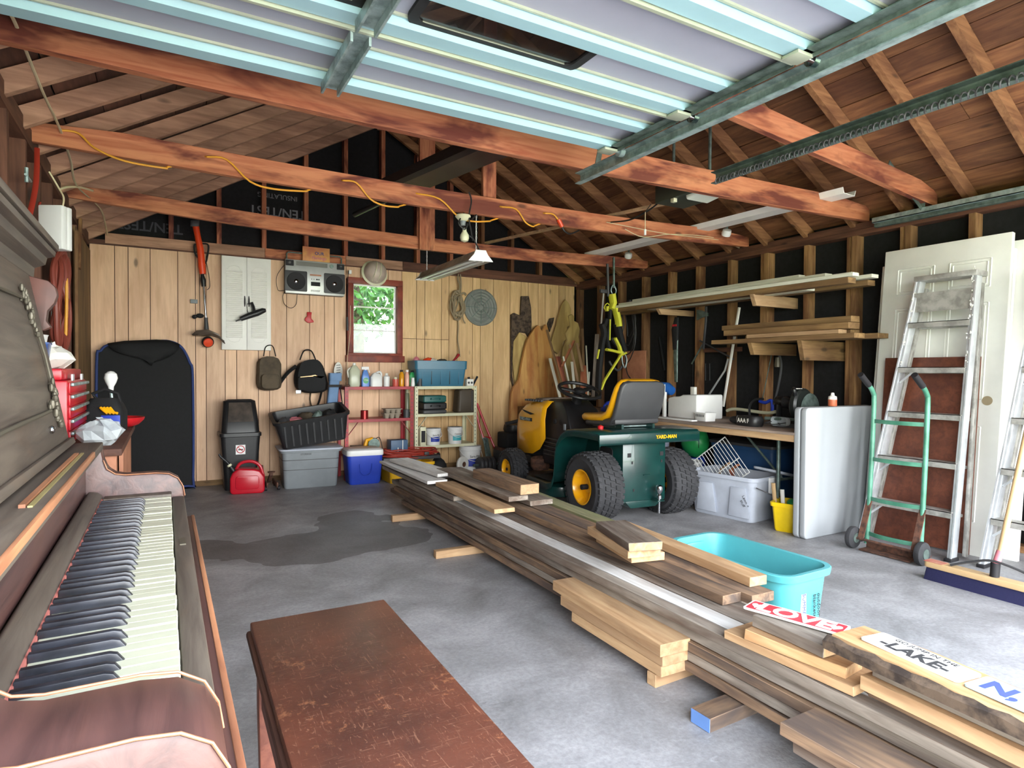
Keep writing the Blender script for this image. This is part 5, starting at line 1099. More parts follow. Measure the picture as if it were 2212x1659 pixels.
st = thing_ = MB().box((-.045, -.1515, .325), (.035, -.1495, .41)).build('sticker', M['white'], BN2, ang=0); c_ = MB(); c_.tube([(-.005 + .032 * math.cos(a), -.153, .37 + .032 * math.sin(a)) for a in [2 * PI * i / 24 for i in range(24)]], .0035, 6, True); c_.tube([(-.027, -.153, .393), (.018, -.153, .347)], .003, 6); c_.build('prohibition_sign', M['redc'], st); MB().box((-.025, -.1525, .363), (.015, -.1515, .372)).build('cigarette', M['ink'], st, ang=0)
# jerry can
JC = thing('fuel_can', 'red plastic fuel can with a black spout in front of the bin', 'fuel can', (.64, 5.89, 0), R(-8))
MB().prism([(-.12, .0), (.12, 0), (.14, .02), (.14, .14), (.10, .20), (.05, .215), (-.07, .225), (-.12, .19), (-.14, .14), (-.14, .02)], 'xz', -.08, .08).build('can_body', M['redc'], JC, bev=.02, seg=3)
MB().prism([(x * .8, z) for x, z in rr2(.24, .12, .03, 3, 0, .10)], 'xz', -.086, .086).build('side_panel', M['redc'], JC, bev=.004)
MB().tube(cat([(-.10, 0, .19), (-.06, 0, .26), (.03, 0, .275), (.10, 0, .23), (.13, 0, .13)], 6), .014, 10).build('handle', M['redc'], JC); MB().tube([(-.11, 0, .19), (-.135, 0, .23), (-.16, 0, .27), (-.22, 0, .33), (-.23, .0, .35)], [.024, .020, .012, .010, .008], 12).build('spout', M['black'], JC); MB().tube([(-.142, 0, .24), (-.152, 0, .255)], .02, 12).build('spout_collar', M['cream'], JC)
JK = thing('floor_jack', 'small rusty red floor jack beside the fuel can', 'jack', (.845, 6.0, 0)); MB().box((-.05, -.12, .02), (-.035, .14, .07)).build('side_plate', M['rust'], JK, bev=.006); MB().box((.035, -.12, .02), (.05, .14, .07)).build('side_plate', M['rust'], JK, bev=.006); MB().bar((0, .1, .05), (0, -.05, .14), .03, .03).build('lift_arm', M['rust'], JK, bev=.005); MB().lathe([(.03, 0), (.034, .012), (.01, .014)], (0, -.05, .15)).build('saddle', M['rust'], JK); MB().tube([(-.045, .12, .05), (-.06, .12, .20)], .012).build('handle_socket', M['rust'], JK)
for x in (-.055, .055):
    for y in (-.11, .12): MB().tube([(x - .01, y, .02), (x + .01, y, .02)], .02, 14).build('wheel', M['ink'], JK)
# grey tote with the black one tipped on it
GT = tote('storage_tote', 'grey ribbed plastic tote standing on the floor under the black one', 'tote', (1.19, 6.02, 0), R(-3), .52, .36, .36, M['grey'], .03, .025, .04)
for z in (.08, .17, .26):
    k = (.36 - z) * .06 / .36; MB().loft([rr(.52 - k + .004, .36 - k + .004, .035, z + h) for h in (0, .006)]).build('rib', M['dgrey'], GT, bev=.001)
text('moulded_name', 'STORAGE', .022, M['dgrey'], GT, (-.05, -.1795, .315), (R(90), 0, 0)); MB().loft([rr(.565, .405, .05, .352), rr(.575, .415, .05, .366), rr(.50, .35, .05, .374)]).build('lid', M['lgrey'], GT)
BT = thing('black_tote', 'open black ribbed tote tipped on top of the grey one, full of oddments', 'tote', (1.21, 5.97, .44), (R(11), R(-8), R(-3)))
MB().loft([rr(.56, .36, .04, 0, 5), rr(.64, .40, .05, .235, 5), rr(.675, .43, .06, .236, 5), rr(.68, .435, .06, .262, 5), rr(.62, .38, .05, .263, 5), rr(.61, .37, .05, .235, 5), rr(.54, .34, .04, .02, 5), rr(.2, .1, .02, .018, 5)]).build('tub', M['black'], BT, ang=30)
for i in range(9):
    x = -.25 + i * .0625; k = 1.0; MB().loft([[(x - .006, -.18 - .004, .02), (x + .006, -.18 - .004, .02), (x + .008, -.205 - .004, .22), (x - .008, -.205 - .004, .22)], [(x - .006, -.17, .02), (x + .006, -.17, .02), (x + .008, -.20, .22), (x - .008, -.20, .22)]]).build('rib', M['dgrey'], BT, ang=0)
q = random.Random(11)
for i, (mt, lb, sz) in enumerate((('dgrey', 'grey cast tool lying in the black tote', (.07, .05, .05)), ('pink', 'pink rag lying in the black tote', (.09, .06, .03)), ('straw', 'brown canvas bundle in the black tote', (.08, .08, .05)), ('galvd', 'greenish metal disc in the middle of the black tote', (.06, .03, .06)), ('blackm', 'black crumpled sack at the left of the black tote', (.08, .1, .06)))):
    p = MW[BT.name] @ Vector((-.22 + i * .10, q.uniform(-.06, .06), .20)); tag(MB().ball((0, 0, 0), sz, 12).jit(.008, seed=i).build('tote_oddment', M[mt], loc=p), lb, 'oddment', 'oddments in the black tote')
# cooler
CL = thing('cooler', 'blue cooler box with a white lid', 'cooler', (1.675, 5.92, 0), R(-3)); MB().loft([rr(.28, .22, .03, 0, 5), rr(.30, .24, .03, .02, 5), rr(.34, .28, .04, .27, 5), rr(.34, .28, .04, .275, 5)]).build('cooler_body', M['blue'], CL); MB().loft([rr(.35, .29, .04, .276, 5), rr(.355, .295, .04, .29, 5), rr(.35, .29, .04, .325, 5), rr(.31, .25, .04, .338, 5)]).build('lid', M['white'], CL)
MB().tube(cat([(-.06, -.145, .20), (-.05, -.15, .12), (0, -.145, .09), (.05, -.15, .12), (.06, -.145, .20)], 5), .003, 6).build('moulded_emblem', M['blue'], CL)
YB_ = thing('yellow_crate', 'yellow plastic crate behind the far end of the plank pile', 'crate', (2.10, 5.86, 0)); MB().loft([rr(.42, .30, .03, 0), rr(.46, .34, .03, .16), rr(.48, .36, .03, .165), rr(.48, .36, .03, .19), rr(.42, .3, .03, .192), rr(.40, .28, .03, .05)]).build('crate_body', plain('ochre yellow plastic', (232, 180, 20), .45), YB_)
# shelf units
def shelf(name, label, x0, x1, y0, y1, hs, mt, slanted=()):
    t = thing(name, label, 'shelf unit', ((x0 + x1) / 2, (y0 + y1) / 2, 0)); a, b_, c, d = x0 - (x0 + x1) / 2, x1 - (x0 + x1) / 2, y0 - (y0 + y1) / 2, y1 - (y0 + y1) / 2
    for x, sx_ in ((a, 1), (b_, -1)):
        for y, sy in ((c, 1), (d, -1)):
            MB().prism([(x, y), (x + sx_ * .035, y), (x + sx_ * .035, y + sy * .003), (x + sx_ * .003, y + sy * .003), (x + sx_ * .003, y + sy * .035), (x, y + sy * .035)], 'xy', 0, hs[-1] + .0).build('post', mt, t, ang=0)
            if sy > 0:
                mb = MB()
                for i in range(int(hs[-1] / .04)): mb.box((x + sx_ * .014, y - .0008, .03 + i * .04), (x + sx_ * .022, y - .0002, .04 + i * .04))
                mb.build('slots', M['dgrey'], t, ang=0)
    for h in hs: MB().box((a + .004, c + .004, h - .03), (b_ - .004, d - .004, h)).build('shelf', mt, t, ang=0, bev=.001)
    for h in slanted:
        for s_ in (-1, 1): MB().bar((s_ * (b_ - .03), c + .006, h - .16), (s_ * (b_ - .13), c + .006, h - .03), .004, .02, (0, 1, 0)).build('corner_brace', mt, t, ang=0)
    return t
RS = shelf('red_shelf_unit', 'red painted steel shelf unit below the window', 1.545, 2.255, 6.08, 6.38, (.26, .60, .925), M['redp'], (.60,))
WS = shelf('cream_shelf_unit', 'cream painted steel shelf unit right of the red one', 2.27, 2.985, 6.08, 6.38, (.30, .635, .925), M['cream'], (.635,))
def bottle(name, label, x, y, z, prof, mt, capm=None, cat_='bottle', sq=None, grp='bottles and jars on the red shelf top'):
    t = thing(name, label, cat_, (x, y, z), 0, grp)
    if sq: MB().loft([rr(r_ * 2, r_ * sq, min(r_ * .5, r_ * sq * .3), h) for r_, h in prof]).build('body', mt, t)
    else: MB().lathe(prof, n=20).build('body', mt, t)
    if capm: h = prof[-1][1]; MB().lathe([(.016, h), (.016, h + .02), (.001, h + .021)], n=14).build('cap', capm, t)
    return t
def sx(px, Y=6.14): return aty(px, 820, Y).x
zt = .925; milk = plain('milky plastic', (220, 216, 204), .35, alpha=.9)
b_ = bottle('plastic_jug', 'tall translucent jug with a handle, leftmost tall bottle on the red shelf', sx(765), 6.14, zt, [(.05, 0), (.055, .02), (.055, .16), (.03, .20), (.016, .215)], plain('greenish clear jug', (196, 200, 176), .25, alpha=.85), M['white'], sq=1.5)
MB().tube(cat([(-.03, 0, .19), (-.065, 0, .16), (-.055, 0, .09)], 5), .009).build('handle', milk, b_)
b_ = bottle('spray_bottle', 'blue cleaner spray bottle with a white trigger on the red shelf', sx(789), 6.14, zt, [(.038, 0), (.04, .02), (.04, .09), (.025, .15), (.014, .17)], plain('blue cleaner bottle', (92, 134, 204), .3), None, sq=1.2)
MB().box((-.04, -.012, .17), (.035, .012, .20)).tube([(.03, 0, .185), (.045, 0, .14)], .006).tube([(0, 0, .165), (0, 0, .18)], .013).build('trigger', M['white'], b_, bev=.003); MB().prism([(.028 * math.cos(a), .06 + .03 * math.sin(a)) for a in [2 * PI * i / 16 for i in range(16)]], 'xz', -.0265, -.0245).build('oval_label', M['greenp'], b_); text('label_name', 'Vim', .03, M['paper'], b_, (0, -.028, .065), (R(90), 0, 0))
b_ = bottle('white_jug', 'squat white jug with a looped handle on the red shelf', sx(812), 6.14, zt, [(.06, 0), (.062, .02), (.06, .10), (.035, .13), (.016, .14)], M['white'], None, sq=1.4); MB().tube(cat([(.0, 0, .135), (.035, 0, .15), (.055, 0, .13), (.055, 0, .08)], 5), .01).build('handle', M['white'], b_)
bottle('white_bottle', 'small white capped bottle right of the squat jug', sx(835), 6.14, zt, [(.03, 0), (.032, .10), (.014, .115)], M['white'], M['paper'])
bottle('red_jar', 'short red jar in front of the amber bottle', sx(853), 6.12, zt, [(.03, 0), (.032, .01), (.032, .075)], plain('red jar', (196, 84, 70), .3), M['cream'], 'jar')
bottle('amber_bottle', 'amber bottle glowing in the sun on the red shelf', sx(868), 6.15, zt, [(.024, 0), (.026, .02), (.026, .12), (.012, .15)], M['amber'], M['ink'])
bottle('pink_bottle', 'pale pink bottle right of the amber one', sx(880), 6.15, zt, [(.022, 0), (.024, .02), (.024, .11), (.011, .15)], plain('pale pink bottle', (226, 170, 150), .3), M['white'])
b_ = bottle('green_bottle', 'green oil bottle beside the slate blue tub', sx(892, 6.2), 6.22, zt, [(.035, 0), (.037, .02), (.037, .11), (.02, .145)], M['greenp'], M['ink'], sq=1.2)
bottle('white_canister', 'low white canister at the right end of the red shelf top', sx(889), 6.10, zt, [(.02, 0), (.022, .02), (.016, .07)], M['white'], M['white'])
t = thing('dark_tin', 'dark open tin between the shelves, left of the blue tub', 'tin', (sx(905), 6.12, zt)); MB().lathe([(.03, 0), (.032, .08), (.029, .08), (.028, .01)], n=20, cap=False).build('can', M['dgrey'], t); MB().lathe([(.028, .0), (.001, .004)], n=20).build('base', M['dgrey'], t)
t = thing('padlock', 'small rusty padlock at the left end of the red shelf top', 'padlock', (sx(748), 6.10, zt)); MB().ball((0, 0, .012), (.03, .02, .012), 10).tube(cat([(-.02, 0, .015), (-.05, 0, .012), (-.06, .02, .012)], 4), .005).build('lock', M['rust'], t)
# on the red shelf's middle board
z = .60
t = thing('paint_tin', 'dented red and silver paint tin on the red shelf', 'tin', (aty(787, 880, 6.12).x, 6.12, z)); MB().lathe([(.038, 0), (.038, .085), (.034, .088), (.03, .084)], n=24).build('tin', plain('red silver tin', (150, 40, 40), .25, .5), t); MB().lathe([(.034, .085), (.032, .09), (.001, .09)], n=24).build('lid', M['chrome'], t)
t = thing('egg_carton', 'stack of grey moulded pulp trays on the red shelf', 'egg carton', (aty(846, 890, 6.12).x, 6.14, z))
for k in range(2):
    mb = MB(); 
    for i in range(3):
        for j in range(2): mb.lathe([(.02, .0), (.033, .05), (.03, .052), (.016, .006)], (-.055 + i * .055 + k * .01, -.03 + j * .055, .0 + k * .045), n=10)
    mb.box((-.09 + .01 * k, -.065, .045 + .045 * k), (.09 + .01 * k, .06, .053 + .045 * k)); mb.build('pulp_tray', plain('grey pulp', (150, 138, 122), .9), t)
t = thing('coffee_can', 'dark metal can at the right end of the red middle shelf', 'tin', (aty(878, 880, 6.12).x, 6.12, z)); MB().lathe([(.032, 0), (.032, .085), (.028, .085), (.001, .082)], n=20).build('can', M['dgrey'], t)
t = thing('glass_tube', 'tall greenish glass tube behind the coffee can', 'tube', (aty(881, 860, 6.25).x, 6.27, z)); MB().lathe([(.022, 0), (.022, .24), (.018, .25)], n=16).build('tube', plain('greenish glass', (150, 156, 130), .2), t)
z = .26
t = thing('circular_saw', 'yellow and grey power tool tangled in cord on the red bottom shelf', 'power tool', (aty(800, 950, 6.15).x, 6.17, z)); MB().lathe([(.06, -.02), (.065, 0), (.06, .02)], (.04, 0, .075), (0, 1, 0), 24).build('blade_guard', M['galvd'], t); MB().tube([(-.05, 0, .05), (-.03, 0, .12), (.03, 0, .13)], .02).build('tool_body', M['ygold'], t); MB().tube(cat([(.05, 0, .12), (.1, 0, .14), (.13, 0, .03), (.1, -.05, .01)], 5), .004).build('cord', M['ink'], t)
t = thing('socket_set_box', 'black and white printed box on the red bottom shelf', 'box', (aty(774, 960, 6.12).x, 6.17, z)); MB().box((-.055, -.06, 0), (.055, .06, .07)).build('carton', M['dgrey'], t, bev=.002); mb = MB()
for i in range(4): mb.box((-.045 + i * .025, -.0615, .03), (-.03 + i * .025, -.06, .055))
mb.build('printed_sockets', M['paper'], t, ang=0)
t = thing('blue_binder', 'slate blue box with a white stripe on the red bottom shelf', 'box', (aty(859, 945, 6.12).x, 6.13, z)); MB().box((-.09, -.07, 0), (.09, .07, .115)).build('case', plain('slate blue box', (74, 100, 130), .5), t, bev=.004); MB().box((.03, -.072, 0), (.038, -.07, .115)).build('white_stripe', M['paper'], t, ang=0); MB().box((-.02, -.072, 0), (-.012, -.07, .04)).build('white_mark', M['paper'], t, ang=0)
# red cord heap
t = thing('extension_cord_coil', 'heap of rust red extension cord at the foot of the shelves', 'extension cord', (2.17, 5.98, .235)); q = random.Random(5); mb = MB()
for k in range(16):
    a0, b0_, zz = q.uniform(.20, .32), q.uniform(.06, .13), q.uniform(-.02, .05)
    mb.tube(cat([(a0 * math.cos(a) + q.uniform(-.02, .02), b0_ * math.sin(a) + q.uniform(-.02, .02), zz + q.uniform(-.018, .018)) for a in [2 * PI * i / 10 for i in range(10)]], 4, True), .0055, 6, True)
mb.build('cord', M['cordr'], t); MB().box((.12, -.13, .0), (.17, -.10, .03)).build('plug', M['dgrey'], t, bev=.004)
t = MB().box((-.30, -.13, 0), (.30, .13, .03)).build('grey_board', M['dgrey'], loc=(2.17, 6.0, .192), bev=.003); tag(t, 'dark flat board under the red cord heap', 'board')
# cream shelf contents
z = .635
for i, (mt, dz, w_, lb) in enumerate(((M['dgrey'], 0, .27, 'lowest grey tool case of the three on the cream shelf'), (M['black'], .045, .27, 'middle black tool case of the three on the cream shelf'), (plain('teal green case', (30, 92, 88), .4), .12, .26, 'top green tool case of the three on the cream shelf'))):
    x = aty(935, 890, 6.12).x; h = (.043, .072, .072)[i]; t = thing('tool_case', lb, 'tool case', (x, 6.15, z + dz), 0, 'tool cases on the cream shelf'); MB().loft([rr(w_ - .02, .18, .02, 0), rr(w_, .2, .02, .01), rr(w_, .2, .02, h - .01), rr(w_ - .02, .18, .02, h)]).build('case', mt, t)
    if i: MB().tube(cat([(-.05, -.1, h * .5), (-.04, -.115, h * .6), (.04, -.115, h * .6), (.05, -.1, h * .5)], 4), .008).build('handle', mt, t); 
t = thing('brown_case', 'large dull brown case standing at the right of the cream shelf', 'case', (aty(1005, 880, 6.15).x, 6.18, z)); MB().loft([rr(.20, .15, .03, 0), rr(.22, .17, .03, .015), rr(.19, .16, .03, .235), rr(.17, .14, .03, .25)]).build('case', plain('dull brown case', (72, 62, 50), .6), t); MB().box((.05, -.088, .02), (.06, -.08, .24)).build('seam', M['dgrey'], t)
z = .30
def bucket(name, label, x, y, z, r_, h, lab, grp='white buckets on the cream shelf', sc=1):
    t = thing(name, label, 'bucket', (x, y, z), R(0), grp); MB().lathe([(r_ * .86, 0), (r_ * .98, h * .82), (r_ * 1.05, h * .83), (r_ * 1.05, h * .87), (r_, h * .88), (r_ * 1.03, h), (r_ * .98, h), (r_ * .85, h * .1)], n=28, cap=False).build('bucket_body', M['white'], t); MB().lathe([(r_ * .86, 0), (.001, .002)], n=28).build('base', M['white'], t); MB().lathe([(r_ * 1.04, h * .985), (r_ * .9, h * 1.01), (.001, h * 1.01)], n=28).build('lid', M['lgrey'], t)
    k = MB(); n = 7
    k.loft([[(r_ * (.9 + .08 * zz / h) * 1.01 * math.sin(R(-40 + 80 * i / n)), -r_ * (.9 + .08 * zz / h) * 1.02 * math.cos(R(-40 + 80 * i / n)), zz) for i in range(n + 1)] for zz in (h * .2, h * .5)], cap=(False, False), closed=False); k.build('printed_label', lab, t)
    text('label_name', 'Sure-Fill' if lab == M['glue'] else 'Cement', h * .13, M['ink'], t, (0, -r_ * 1.02, h * .6), (R(90), 0, 0))
    MB().tube(cat([(-r_ * 1.05, 0, h * .83), (-r_ * .8, -r_ * .9, h * .55), (0, -r_ * 1.25, h * .42), (r_ * .8, -r_ * .9, h * .55), (r_ * 1.05, 0, h * .83)], 6), .003, 6).build('bail_handle', M['white'], t); return t
bucket('plaster_bucket', 'white bucket with a dark blue label on the cream shelf', aty(938, 935, 6.13).x, 6.16, z, .082, .175, M['glue']); bucket('plaster_bucket', 'white bucket with a turquoise label on the cream shelf', aty(985, 935, 6.13).x, 6.16, z, .082, .18, M['tealab'])
t = thing('meter_box', 'cream instrument box with a black window on the cream shelf', 'box', (aty(910, 920, 6.12).x, 6.13, z)); MB().box((-.032, -.07, 0), (.032, .07, .20)).build('case', M['cream'], t, bev=.004); MB().box((-.022, -.072, .04), (.022, -.07, .16)).build('window', M['ink'], t, ang=0)
bucket('plaster_bucket', 'white bucket with a blue label on the floor behind the dumbbell plates', 2.93, 6.13, 0, .12, .27, M['glue'], 'white buckets by the cream shelf')
t = thing('black_bag', 'black rubbish bag slumped under the cream shelf', 'bag', (2.52, 6.05, 0)); MB().ball((0, 0, .08), (.09, .08, .09), 14).ball((.0, .0, .17), (.03, .03, .06), 8).jit(.008).build('sack', M['blackm'], t, ang=50)
t = thing('white_disc', 'small white wheel leaning by the dumbbell plates', 'wheel', (2.78, 6.0, .09)); MB().lathe([(.03, -.02), (.08, -.02), (.088, 0), (.08, .02), (.03, .02)], (0, 0, 0), (.5, -1, 0), 24).build('tyre', M['paper'], t); MB().lathe([(.03, -.021), (.028, .024), (.001, .025)], (0, 0, 0), (.5, -1, 0), 14).build('hub', M['rust'], t)
t = thing('weight_plates', 'row of grey dumbbell plates on the floor beside the shelves', 'weights', (3.02, 5.90, .085)); MB().tube([(-.16, 0, 0), (.16, 0, 0)], .014).build('bar', M['galvd'], t)
for i in range(4): MB().lathe([(.02, 0), (.08, 0), (.086, .012), (.086, .03), (.08, .042), (.02, .042)], (-.10 + i * .045, 0, 0), (1, 0, 0), 28).build('plate', M['dgrey'], t)
# slate blue tote on the cream shelf
x0, x1 = aty(905, 800, 6.1).x, aty(1004, 800, 6.1).x
ST2 = tote('storage_tote', 'slate blue tote of oddments on top of the cream shelf', 'tote', ((x0 + x1) / 2 - .01, 6.22, .926), R(-6), .56, .34, .27, M['steelblue'], .03, .015, .03, lipd=.09)
for i in range(5): MB().box((-.21 + i * .10, -.163, .02), (-.204 + i * .10, -.150, .17)).build('rib', M['dgrey'] if i % 2 else M['steelblue'], ST2, bev=.002)
for i, (x, mt, s_, lb) in enumerate(((-.23, 'pink', (.035, .03, .04), 'lilac glove poking out of the slate blue tote'), (-.10, 'orange', (.06, .04, .035), 'orange rag bunched in the slate blue tote'), (-.05, 'paper', (.045, .04, .025), 'white paper crumpled in the slate blue tote'), (.05, 'straw', (.06, .05, .02), 'brown cloth in the middle of the slate blue tote'))):
    p = MW[ST2.name] @ Vector((x, .0, .27)); tag(MB().ball((0, 0, 0), s_, 10).jit(.006, seed=i + 3).build('tote_oddment', M[mt], loc=p), lb, 'oddment', 'oddments in the slate blue tote')
t = thing('red_bag_end', 'dusty red strap end sticking up from the slate blue tote', 'strap', MW[ST2.name] @ Vector((.17, 0, .26))); MB().tube([(0, 0, 0), (.05, 0, .05), (.075, 0, .085)], [.018, .024, .034], 8, flat=.5).build('strap_end', M['redp'], t)
t = thing('dial_box', 'small cream box with two printed dials on the cream shelf corner', 'box', (aty(1016, 825, 6.1).x, 6.13, .926)); MB().box((-.04, -.03, 0), (.04, .03, .075)).build('box', M['paper'], t, bev=.003); 
for s_ in (-.018, .018): MB().lathe([(.013, 0), (.012, .002), (.008, .001)], (s_, -.03, .035), (0, -1, 0), 14).build('dial', M['dgrey'], t)
# red folding handles leaning by the cream shelf
t = thing('red_car_ramp', 'tall red steel stand leaning against the wall right of the cream shelf', 'stand', (3.15, 6.18, 0)); p = lambda px, py, Y: aty(px, py, Y) - Vector((3.15, 6.18, 0))
MB().tube([(-.12, .15, .88), (-.05, .05, .45), (.05, -.1, .01)], .013).build('leg', M['redc'], t); MB().tube([(-.04, .15, .72), (.05, .05, .4), (.17, -.1, .01)], .013).build('leg', M['redc'], t)
MB().tube([(-.08, .1, .62), (.02, -.08, .02)], .008).build('silver_rod', M['galv'], t); MB().box((.03, -.12, 0), (.2, -.07, .02)).build('foot_plate', M['redc'], t, bev=.003); MB().bar((-.0, .02, .35), (.08, .02, .33), .02, .012).build('cross_brace', M['redc'], t)
MB().tube([(-.13, .15, .88), (-.15, .14, 1.02)], .016).build('handle', M['ink'], t); MB().tube([(-.12, .15, .88), (-.05, .12, 1.03)], .014).build('chrome_handle', M['chrome'], t)
for i in range(3):
    t = MB().prism([(0, 0), (.05, 0), (-.03, .34), (-.06, .36)], 'xz', 0, .012).build('grey_fin', M['galvd'], loc=(3.10 + i * .035, 6.03 + .04 * i, 0), bev=.002); tag(t, ('frontmost of the grey steel fins by the cream shelf post', 'middle of the grey steel fins by the cream shelf post', 'rearmost of the grey steel fins by the cream shelf post')[i], 'panel', 'leaning grey steel fins')
t = thing('black_engine', 'small black engine on the floor in the corner behind the tractor', 'engine', (3.36, 5.93, .22)); MB().box((-.14, -.12, .03), (.14, .12, .20)).build('block', M['blackm'], t, bev=.02); MB().lathe([(.10, 0), (.11, .03), (.10, .08), (.03, .1)], (0, 0, .2), n=24).build('flywheel_cover', M['black'], t); MB().tube([(-.15, -.1, .3), (.0, -.12, .33), (.12, -.1, .28)], .02).build('intake', M['dgrey'], t); MB().ball((.1, -.1, .12), (.05, .05, .05), 12).build('muffler', M['rust'], t); MB().box((-.16, -.14, 0), (.16, .14, .03)).build('mount', M['rust'], t); tag(MB().box((-.17, -.15, 0), (.17, .15, .22)).build('low_box', M['dgrey'], loc=(3.36, 5.93, 0), bev=.006), 'dark grey box under the small black engine', 'box')
# ================================================================ right side: workbench and what stands on it
WK = thing('workbench', 'long plywood-topped workbench on folding metal legs along the right wall', 'workbench', (4.03, 4.1, 0)); 
MB().box((-.41, -1.48, .672), (.42, 1.55, .69)).build('bench_top', wood('grimy plywood top', (150, 132, 118), (112, 96, 86), (90, 80, 74), 1, rough=.8, knots=False), WK, bev=.002)
mb = MB(); mb.box((-.405, -1.47, .628), (-.385, 1.54, .671)); mb.build('front_apron', M['lum' + 'y'], WK, ang=0); MB().box((-.385, -1.47, .628), (.41, -1.45, .671)).build('end_apron', M['lumx'], WK, ang=0); MB().box((-.385, 1.5, .628), (.41, 1.52, .671)).build('end_apron', M['lumx'], WK, ang=0)
for y in (-1.20, .95):
    for x in (-.20, .30): MB().tube([(x, y, 0), (x, y, .63)], .014, 10).build('leg', M['galvd'], WK)
    MB().tube([(-.20, y, .32), (.30, y, .32)], .01, 8).build('cross_bar', M['galvd'], WK); MB().tube([(-.15, y, .32), (-.15, y + .35, .63)], .009, 8).build('folding_brace', M['galvd'], WK)
bx = lambda px, py, z=.69: atz(px, py, z)
t = thing('white_printer', 'white desktop printer on the workbench', 'printer', (4.0, 3.90, .69), R(-4)); MB().prism([(-.20, 0), (.17, 0), (.17, .17), (.10, .185), (.02, .19), (-.02, .205), (-.2, .21)], 'yz', -.13, .16).build('printer_body', M['white'], t, bev=.015, seg=3)
MB().box((-.125, -.14, .19), (.12, .0, .197)).build('output_slot', M['black'], t, bev=.003); MB().box((.02, .0, .20), (.05, .05, .27)).build('paper_guide', M['paper'], t, bev=.003); MB().box((-.135, .205, .0), (-.11, .235, .22)).build('end_frame', M['white'], t, bev=.003); MB().tube(cat([(-.1, .23, .16), (-.12, .32, .15), (-.13, .42, .05), (-.12, .46, .0)], 5), .014).build('hose', M['lgrey'], t); MB().tube([(-.122, .22, .22), (-.122, .22, .29)], .004).build('antenna', M['white'], t)
t = thing('white_basket', 'small white slotted basket in front of the printer', 'basket', (3.86, 3.62, .69), R(-6)); MB().loft([rr(.10, .13, .01, 0), rr(.115, .145, .012, .062), rr(.12, .15, .012, .064), rr(.12, .15, .012, .07), rr(.105, .135, .01, .07), rr(.09, .12, .01, .006), rr(.03, .03, .01, .005)]).build('basket', M['white'], t); mb = MB()
for i in range(6): mb.box((-.0585, -.05 + .018 * i, .035), (-.0565, -.044 + .018 * i, .055))
mb.build('slots', M['dgrey'], t, ang=0)
t = tag(MB().loft([[(-.03, 0, .0), (.03, 0, 0), (.03, 0, .012), (-.03, 0, .012)], [(-.035, .20, .0), (.035, .2, 0), (.035, .2, .01), (-.035, .2, .01)], [(-.03, .42, .0), (.02, .42, 0), (.02, .42, .015), (-.03, .42, .015)]]).build('white_tray', M['white'], loc=(3.72, 3.60, .69), rot=(0, 0, R(-3)), bev=.003), 'long flat white plastic piece along the front edge of the workbench', 'tray')
t = thing('black_case', 'black oval case with white lettering on the workbench', 'case', (3.80, 3.13, .69), R(-10)); MB().loft([rr(.11, .20, .045, 0), rr(.12, .22, .05, .02), rr(.12, .22, .05, .055), rr(.10, .2, .04, .075)]).build('case', M['black'], t); text('case_letters', 'AAA F', .045, M['paper'], t, (-.0615, -.0, .04), (R(90), 0, R(-90)), bold=.001); MB().ball((.0, .14, .035), (.05, .07, .03), 12).build('strap_bundle', M['blackm'], t)
t = thing('mitre_saw', 'dark green-black mitre saw on the workbench', 'power saw', (4.08, 2.92, .69), R(20)); MB().loft([rr(.30, .34, .12, 0, 5), rr(.30, .34, .12, .03, 5), rr(.22, .26, .1, .05, 5)]).build('saw_base', M['dgrey'], t)
MB().lathe([(.02, -.03), (.11, -.03), (.125, -.015), (.125, .015), (.11, .03), (.02, .03)], (-.02, -.02, .16), (.3, 1, 0), 28).build('blade_guard', plain('dark green guard', (30, 34, 32), .4), t, ang=40); MB().lathe([(.10, -.006), (.118, 0), (.10, .006)], (.02, -.07, .13), (.3, 1, 0), 28).build('blade', M['galvd'], t); MB().tube([(.02, .04, .17), (.03, .12, .18)], .045, 14).build('motor', M['black'], t); MB().tube(cat([(-.1, 0, .22), (-.13, 0, .27), (-.07, .02, .28), (-.03, .0, .24)], 5), .014).build('handle', M['black'], t); MB().box((-.05, -.03, .27), (.02, .03, .284)).build('white_sticker', M['paper'], t, ang=0); MB().tube([(-.14, .2, .06), (-.13, -.2, .06)], .012).build('fence', M['galvd'], t); MB().tube([(.0, .0, .06), (.0, .02, .15)], .03).build('pivot', M['dgrey'], t)
t = thing('hand_drill', 'red and black hand drill lying behind the saw on the workbench', 'power tool', (4.25, 3.20, .69), R(60)); MB().tube([(-.08, 0, .17), (-.02, 0, .175), (.05, 0, .175), (.10, 0, .17)], [.02, .035, .038, .022], 14).build('drill_body', M['black'], t); MB().tube([(.03, 0, .16), (.05, 0, .03)], .022, 10).build('grip', M['black'], t); MB().box((-.0, -.04, .0), (.1, .04, .035)).build('battery', M['blackm'], t, bev=.006); MB().prism(rr2(.05, .035, .01, 3, .02, .175), 'xz', -.04, -.032).build('red_panel', M['redc'], t)
t = thing('goggles', 'clear safety goggles beside the mitre saw', 'goggles', (3.86, 2.93, .69), R(80)); MB().loft([[(x, 0, z) for x, z in rr2(.15, .07, .03, 4, 0, .045)], [(x * .85, -.05, z) for x, z in rr2(.15, .06, .028, 4, 0, .045)]], cap=(False, True)).build('lens_shell', M['bag'], t); MB().tube(cat([(-.07, 0, .04), (-.05, .08, .03), (.05, .08, .03), (.07, 0, .04)], 5), .007, flat=.5).build('elastic', M['dgrey'], t)
t = tag(MB().tube(cat([(0, .2, .03), (0, .1, .05), (0, -.2, .035), (.0, -.3, .05)], 4), .014, 10).build('white_tube', M['cream'], loc=(4.34, 3.62, .72)), 'off-white tube lying behind the printer on the workbench', 'tube')
